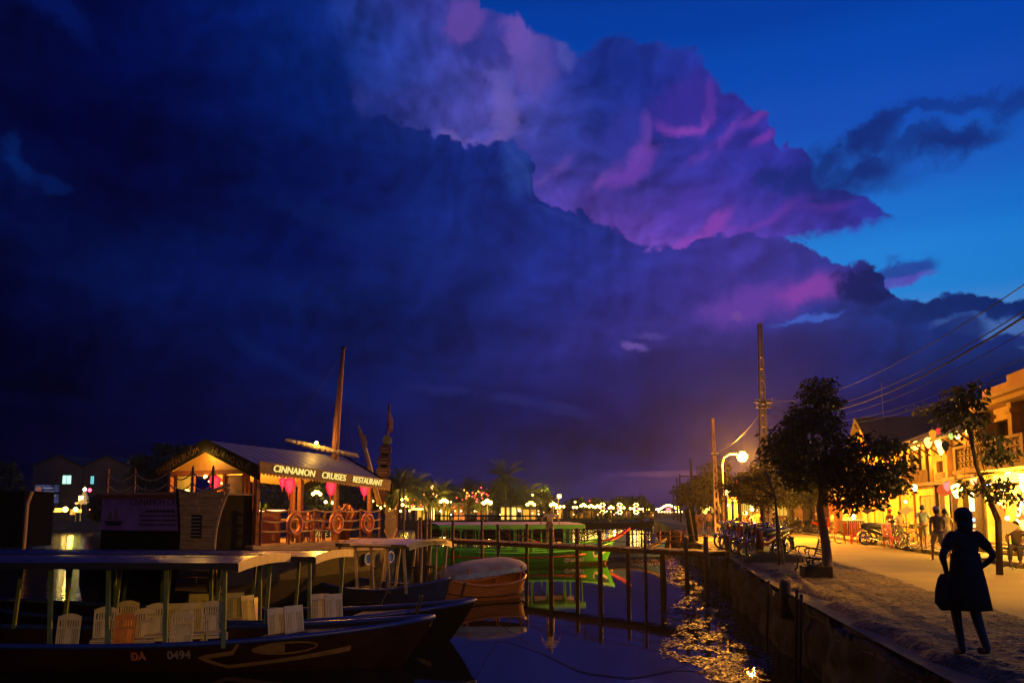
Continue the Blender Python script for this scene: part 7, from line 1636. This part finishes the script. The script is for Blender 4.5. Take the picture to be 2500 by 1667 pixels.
for k in range(26):
    px = rg.uniform(1060, 1600); Y_ = 146 + max(0, px - 1250) * .22; o = MB().ball((0, 0, 0), rg.uniform(.08, .16), 6, 4).build('small_light', globals().setdefault('G_s%d' % (k % 3), glow('small light %d' % (k % 3), [(1, .8, .5), (.7, .8, 1), (1, .3, .1)][k % 3], 9)), None); o.location = P(px, rg.uniform(1246, 1257), Y_ - 2); tag(o, 'tiny light among the far crowd ' + ('left of the tall three globed lamp' if px < 1190 else ('between the tallest palm and star like lamp' if px < 1363 else 'right of the star like lamp')), 'light', 'tiny lights among the far crowd')
for k in range(34):
    px = rg.uniform(1060, 1600); Y_ = 144 + max(0, px - 1250) * .22; q = P(px, 1262, Y_); q.z = .25
    t = thing('person', 'tiny dark figure in the crowd on the far promenade', 'person', q, 0, 'tiny dark figures on the far promenade')
    h_ = rg.uniform(1.5, 1.75); MB().tube([(-.08, 0, 0), (-.1, 0, .8), (0, 0, .85), (0, 0, 1.3), (0, 0, 1.42)], [.07, .1, .17, .19, .06], 6).tube([(.1, .05, 0), (.08, 0, .82)], [.07, .1], 6).ball((0, 0, 1.55), .11, 8, 6, 1.1).build('body', cloth([(.1, .06, .04), (.25, .15, .08), (.05, .04, .04)][k % 3]), t, True); t.scale = (h_ / 1.66,) * 3
# left bank: billboard, stall, shed
p = P(114, 1205, 138); t = thing('billboard', 'bluish billboard on the left bank below the gabled houses', 'billboard', (p.x, 138, .2)); W_ = 59 * 138 / F; H0 = P(114, 1228, 138).z - .2; H1_ = P(114, 1183, 138).z - .2
MB().box((0, 0, (H0 + H1_) / 2), (W_, .15, H1_ - H0)).build('board', glow('dim billboard', (.05, .055, .14), .9, .8), t); M_bl = glow('billboard print', (.16, .17, .25), .9)
MB().lathe([(.5, -.02), (.5, .02)], 14).build('round_mark', glow('billboard orange mark', (.35, .12, .08), .6), t, loc=(-W_ * .33, -.1, H1_ - .75)).rotation_euler = (pi / 2, 0, 0)
for k in range(4): MB().box((.2 if k < 2 else 0, -.1, H1_ - .55 - k * .65), ([1.6, 2.0, 3.2, 2.0][k], .03, .22)).build('print_line', M_bl, t)
for u in (-.4, .4): MB().box((u * W_, .1, H0 / 2), (.15, .15, H0)).build('post', Mdk, t)
p = P(190, 1258, 130); t = thing('riverside_stall', 'small lit riverside stall with a tall pointed canopy on the left bank', 'stall', (p.x, 130, .2))
G_st = glow('stall glow', (1, .66, .2), 3.5, 1.2)
def s_(px, py): q = P(px, py, 130); return q.x - p.x, q.z - .2
for (x0, y0, x1, y1, gm) in ((134,1240,142,1250,G_st),(144,1240,152,1250,G_st),(120,1247,134,1250,G_st),(193,1210,203,1222,glow('stall white panel', (1, .85, .55), 5)),(172,1243,184,1256,glow('stall orange', (1, .4, .1), 2.5, 2)),(184,1226,198,1230,glow('stall shelf', (1, .6, .35), 3)),(186,1243,198,1251,G_st)):
    xa, za = s_(x0, y0); xb, zb = s_(x1, y1); MB().box(((xa + xb) / 2, 0, (za + zb) / 2), (abs(xb - xa), .2, abs(za - zb))).build('lit_shelf', gm, t)
xa, za = s_(200, 1184); xb, zb = s_(208, 1230); MB().lathe([(1.0, zb), (.35, (za + zb) / 2 + .2), (.05, za)], 10, (xa + .2, .6, 0)).build('pointed_canopy', mat('pale canopy', (.5, .42, .26), .9), t)
for px in (186, 198): xx, zz = s_(px, 1228); MB().box((xx, 0, zz / 2), (.1, .1, zz)).build('stall_post', Mpl, t)
lamp('stall_light', P(175, 1240, 127), WARM, 260, .3)
for px, py, rgb, lab in ((207, 1194, (.85, 1, .6), 'small greenish white lantern above the riverside stall'), (219, 1196, (1, .08, .15), 'small red lantern right of the greenish white one')):
    o = MB().ball((0, 0, 0), .28, 10, 7).build('hanging_lantern', glow(lab, rgb, 5), None, True); o.location = P(px, py, 129); tag(o, lab, 'lantern')
p = P(30, 1270, 62); t = thing('shed', 'dark timber waterside shed with a pale lit corner post at the left edge', 'shed', (p.x, 62, WZ)); W_ = 110 * 62 / F; H = P(30, 1200, 62).z - WZ
MB().box((-.9, 2, H / 2 + .2), (W_, 4, H - .4)).build('wall', M_hullblack, t); MB().box((-.9, 2, H), (W_ + .5, 4.8, .15)).build('roof', M_hullblack, t); MB().tube([(1.2, -.3, -.2), (1.25, -.3, H * .8), (1.55, -.3, H)], .12, 6).build('corner_post', mat('pale post', (.5, .35, .12)), t)

# bright cool lamp on the left bank whose reflection shows under the tour boat roof
for px, rgb, st, rd, lab in ((262, (.8, .95, 1), 34, .5, 'brightest cool white lamp on the left bank, seen as a streak in the water'), (280, (1, .9, .7), 16, .35, 'warm white lamp right of the cool one on the left bank'), (160, (1, .7, .2), 20, .4, 'golden lamp on the left bank below the houses'), (185, (.5, 1, .2), 6, .35, 'green lamp on the left bank'), (224, (1, .3, .08), 9, .35, 'orange lamp on the left bank left of the cool one')):
    c_ = P(px, 1236, 60); t = thing('bank_lamp', lab, 'street lamp', (c_.x, 60, WZ)); z_ = -.1
    MB().tube([(0, 0, -.3), (0, 0, c_.z - WZ)], .05, 6).build('lamp_post', M_hullblack, t); MB().ball((0, 0, c_.z - WZ), .0, 4, 3)
    t.location = P(px, 1236, 128); t.location.z = .2; hh = P(px, 1243, 128).z - .2
    MB().ball((0, 0, hh), rd, 10, 7).build('lamp_globe', glow(lab, rgb, st), t, True)
# labels fallback check happens in the render report
# ------------------------------------------------------------------ thin haze added to give the lamps a glow
HAZE = .00024
hz_ = MB().box((0, 190, 7.0), (640, 500, 22)).build('haze', None); hm_ = bpy.data.materials.new('added lamp haze'); hm_.use_nodes = True; t = hm_.node_tree; t.nodes.clear()
vo = t.nodes.new('ShaderNodeVolumePrincipled'); vo.inputs['Density'].default_value = HAZE; vo.inputs['Color'].default_value = (.9, .9, .95, 1); vo.inputs['Anisotropy'].default_value = .72
om = t.nodes.new('ShaderNodeOutputMaterial'); t.links.new(vo.outputs[0], om.inputs['Volume']); hz_.data.materials.append(hm_); hz_['kind'] = 'stuff'
S.cycles.volume_bounces = 0
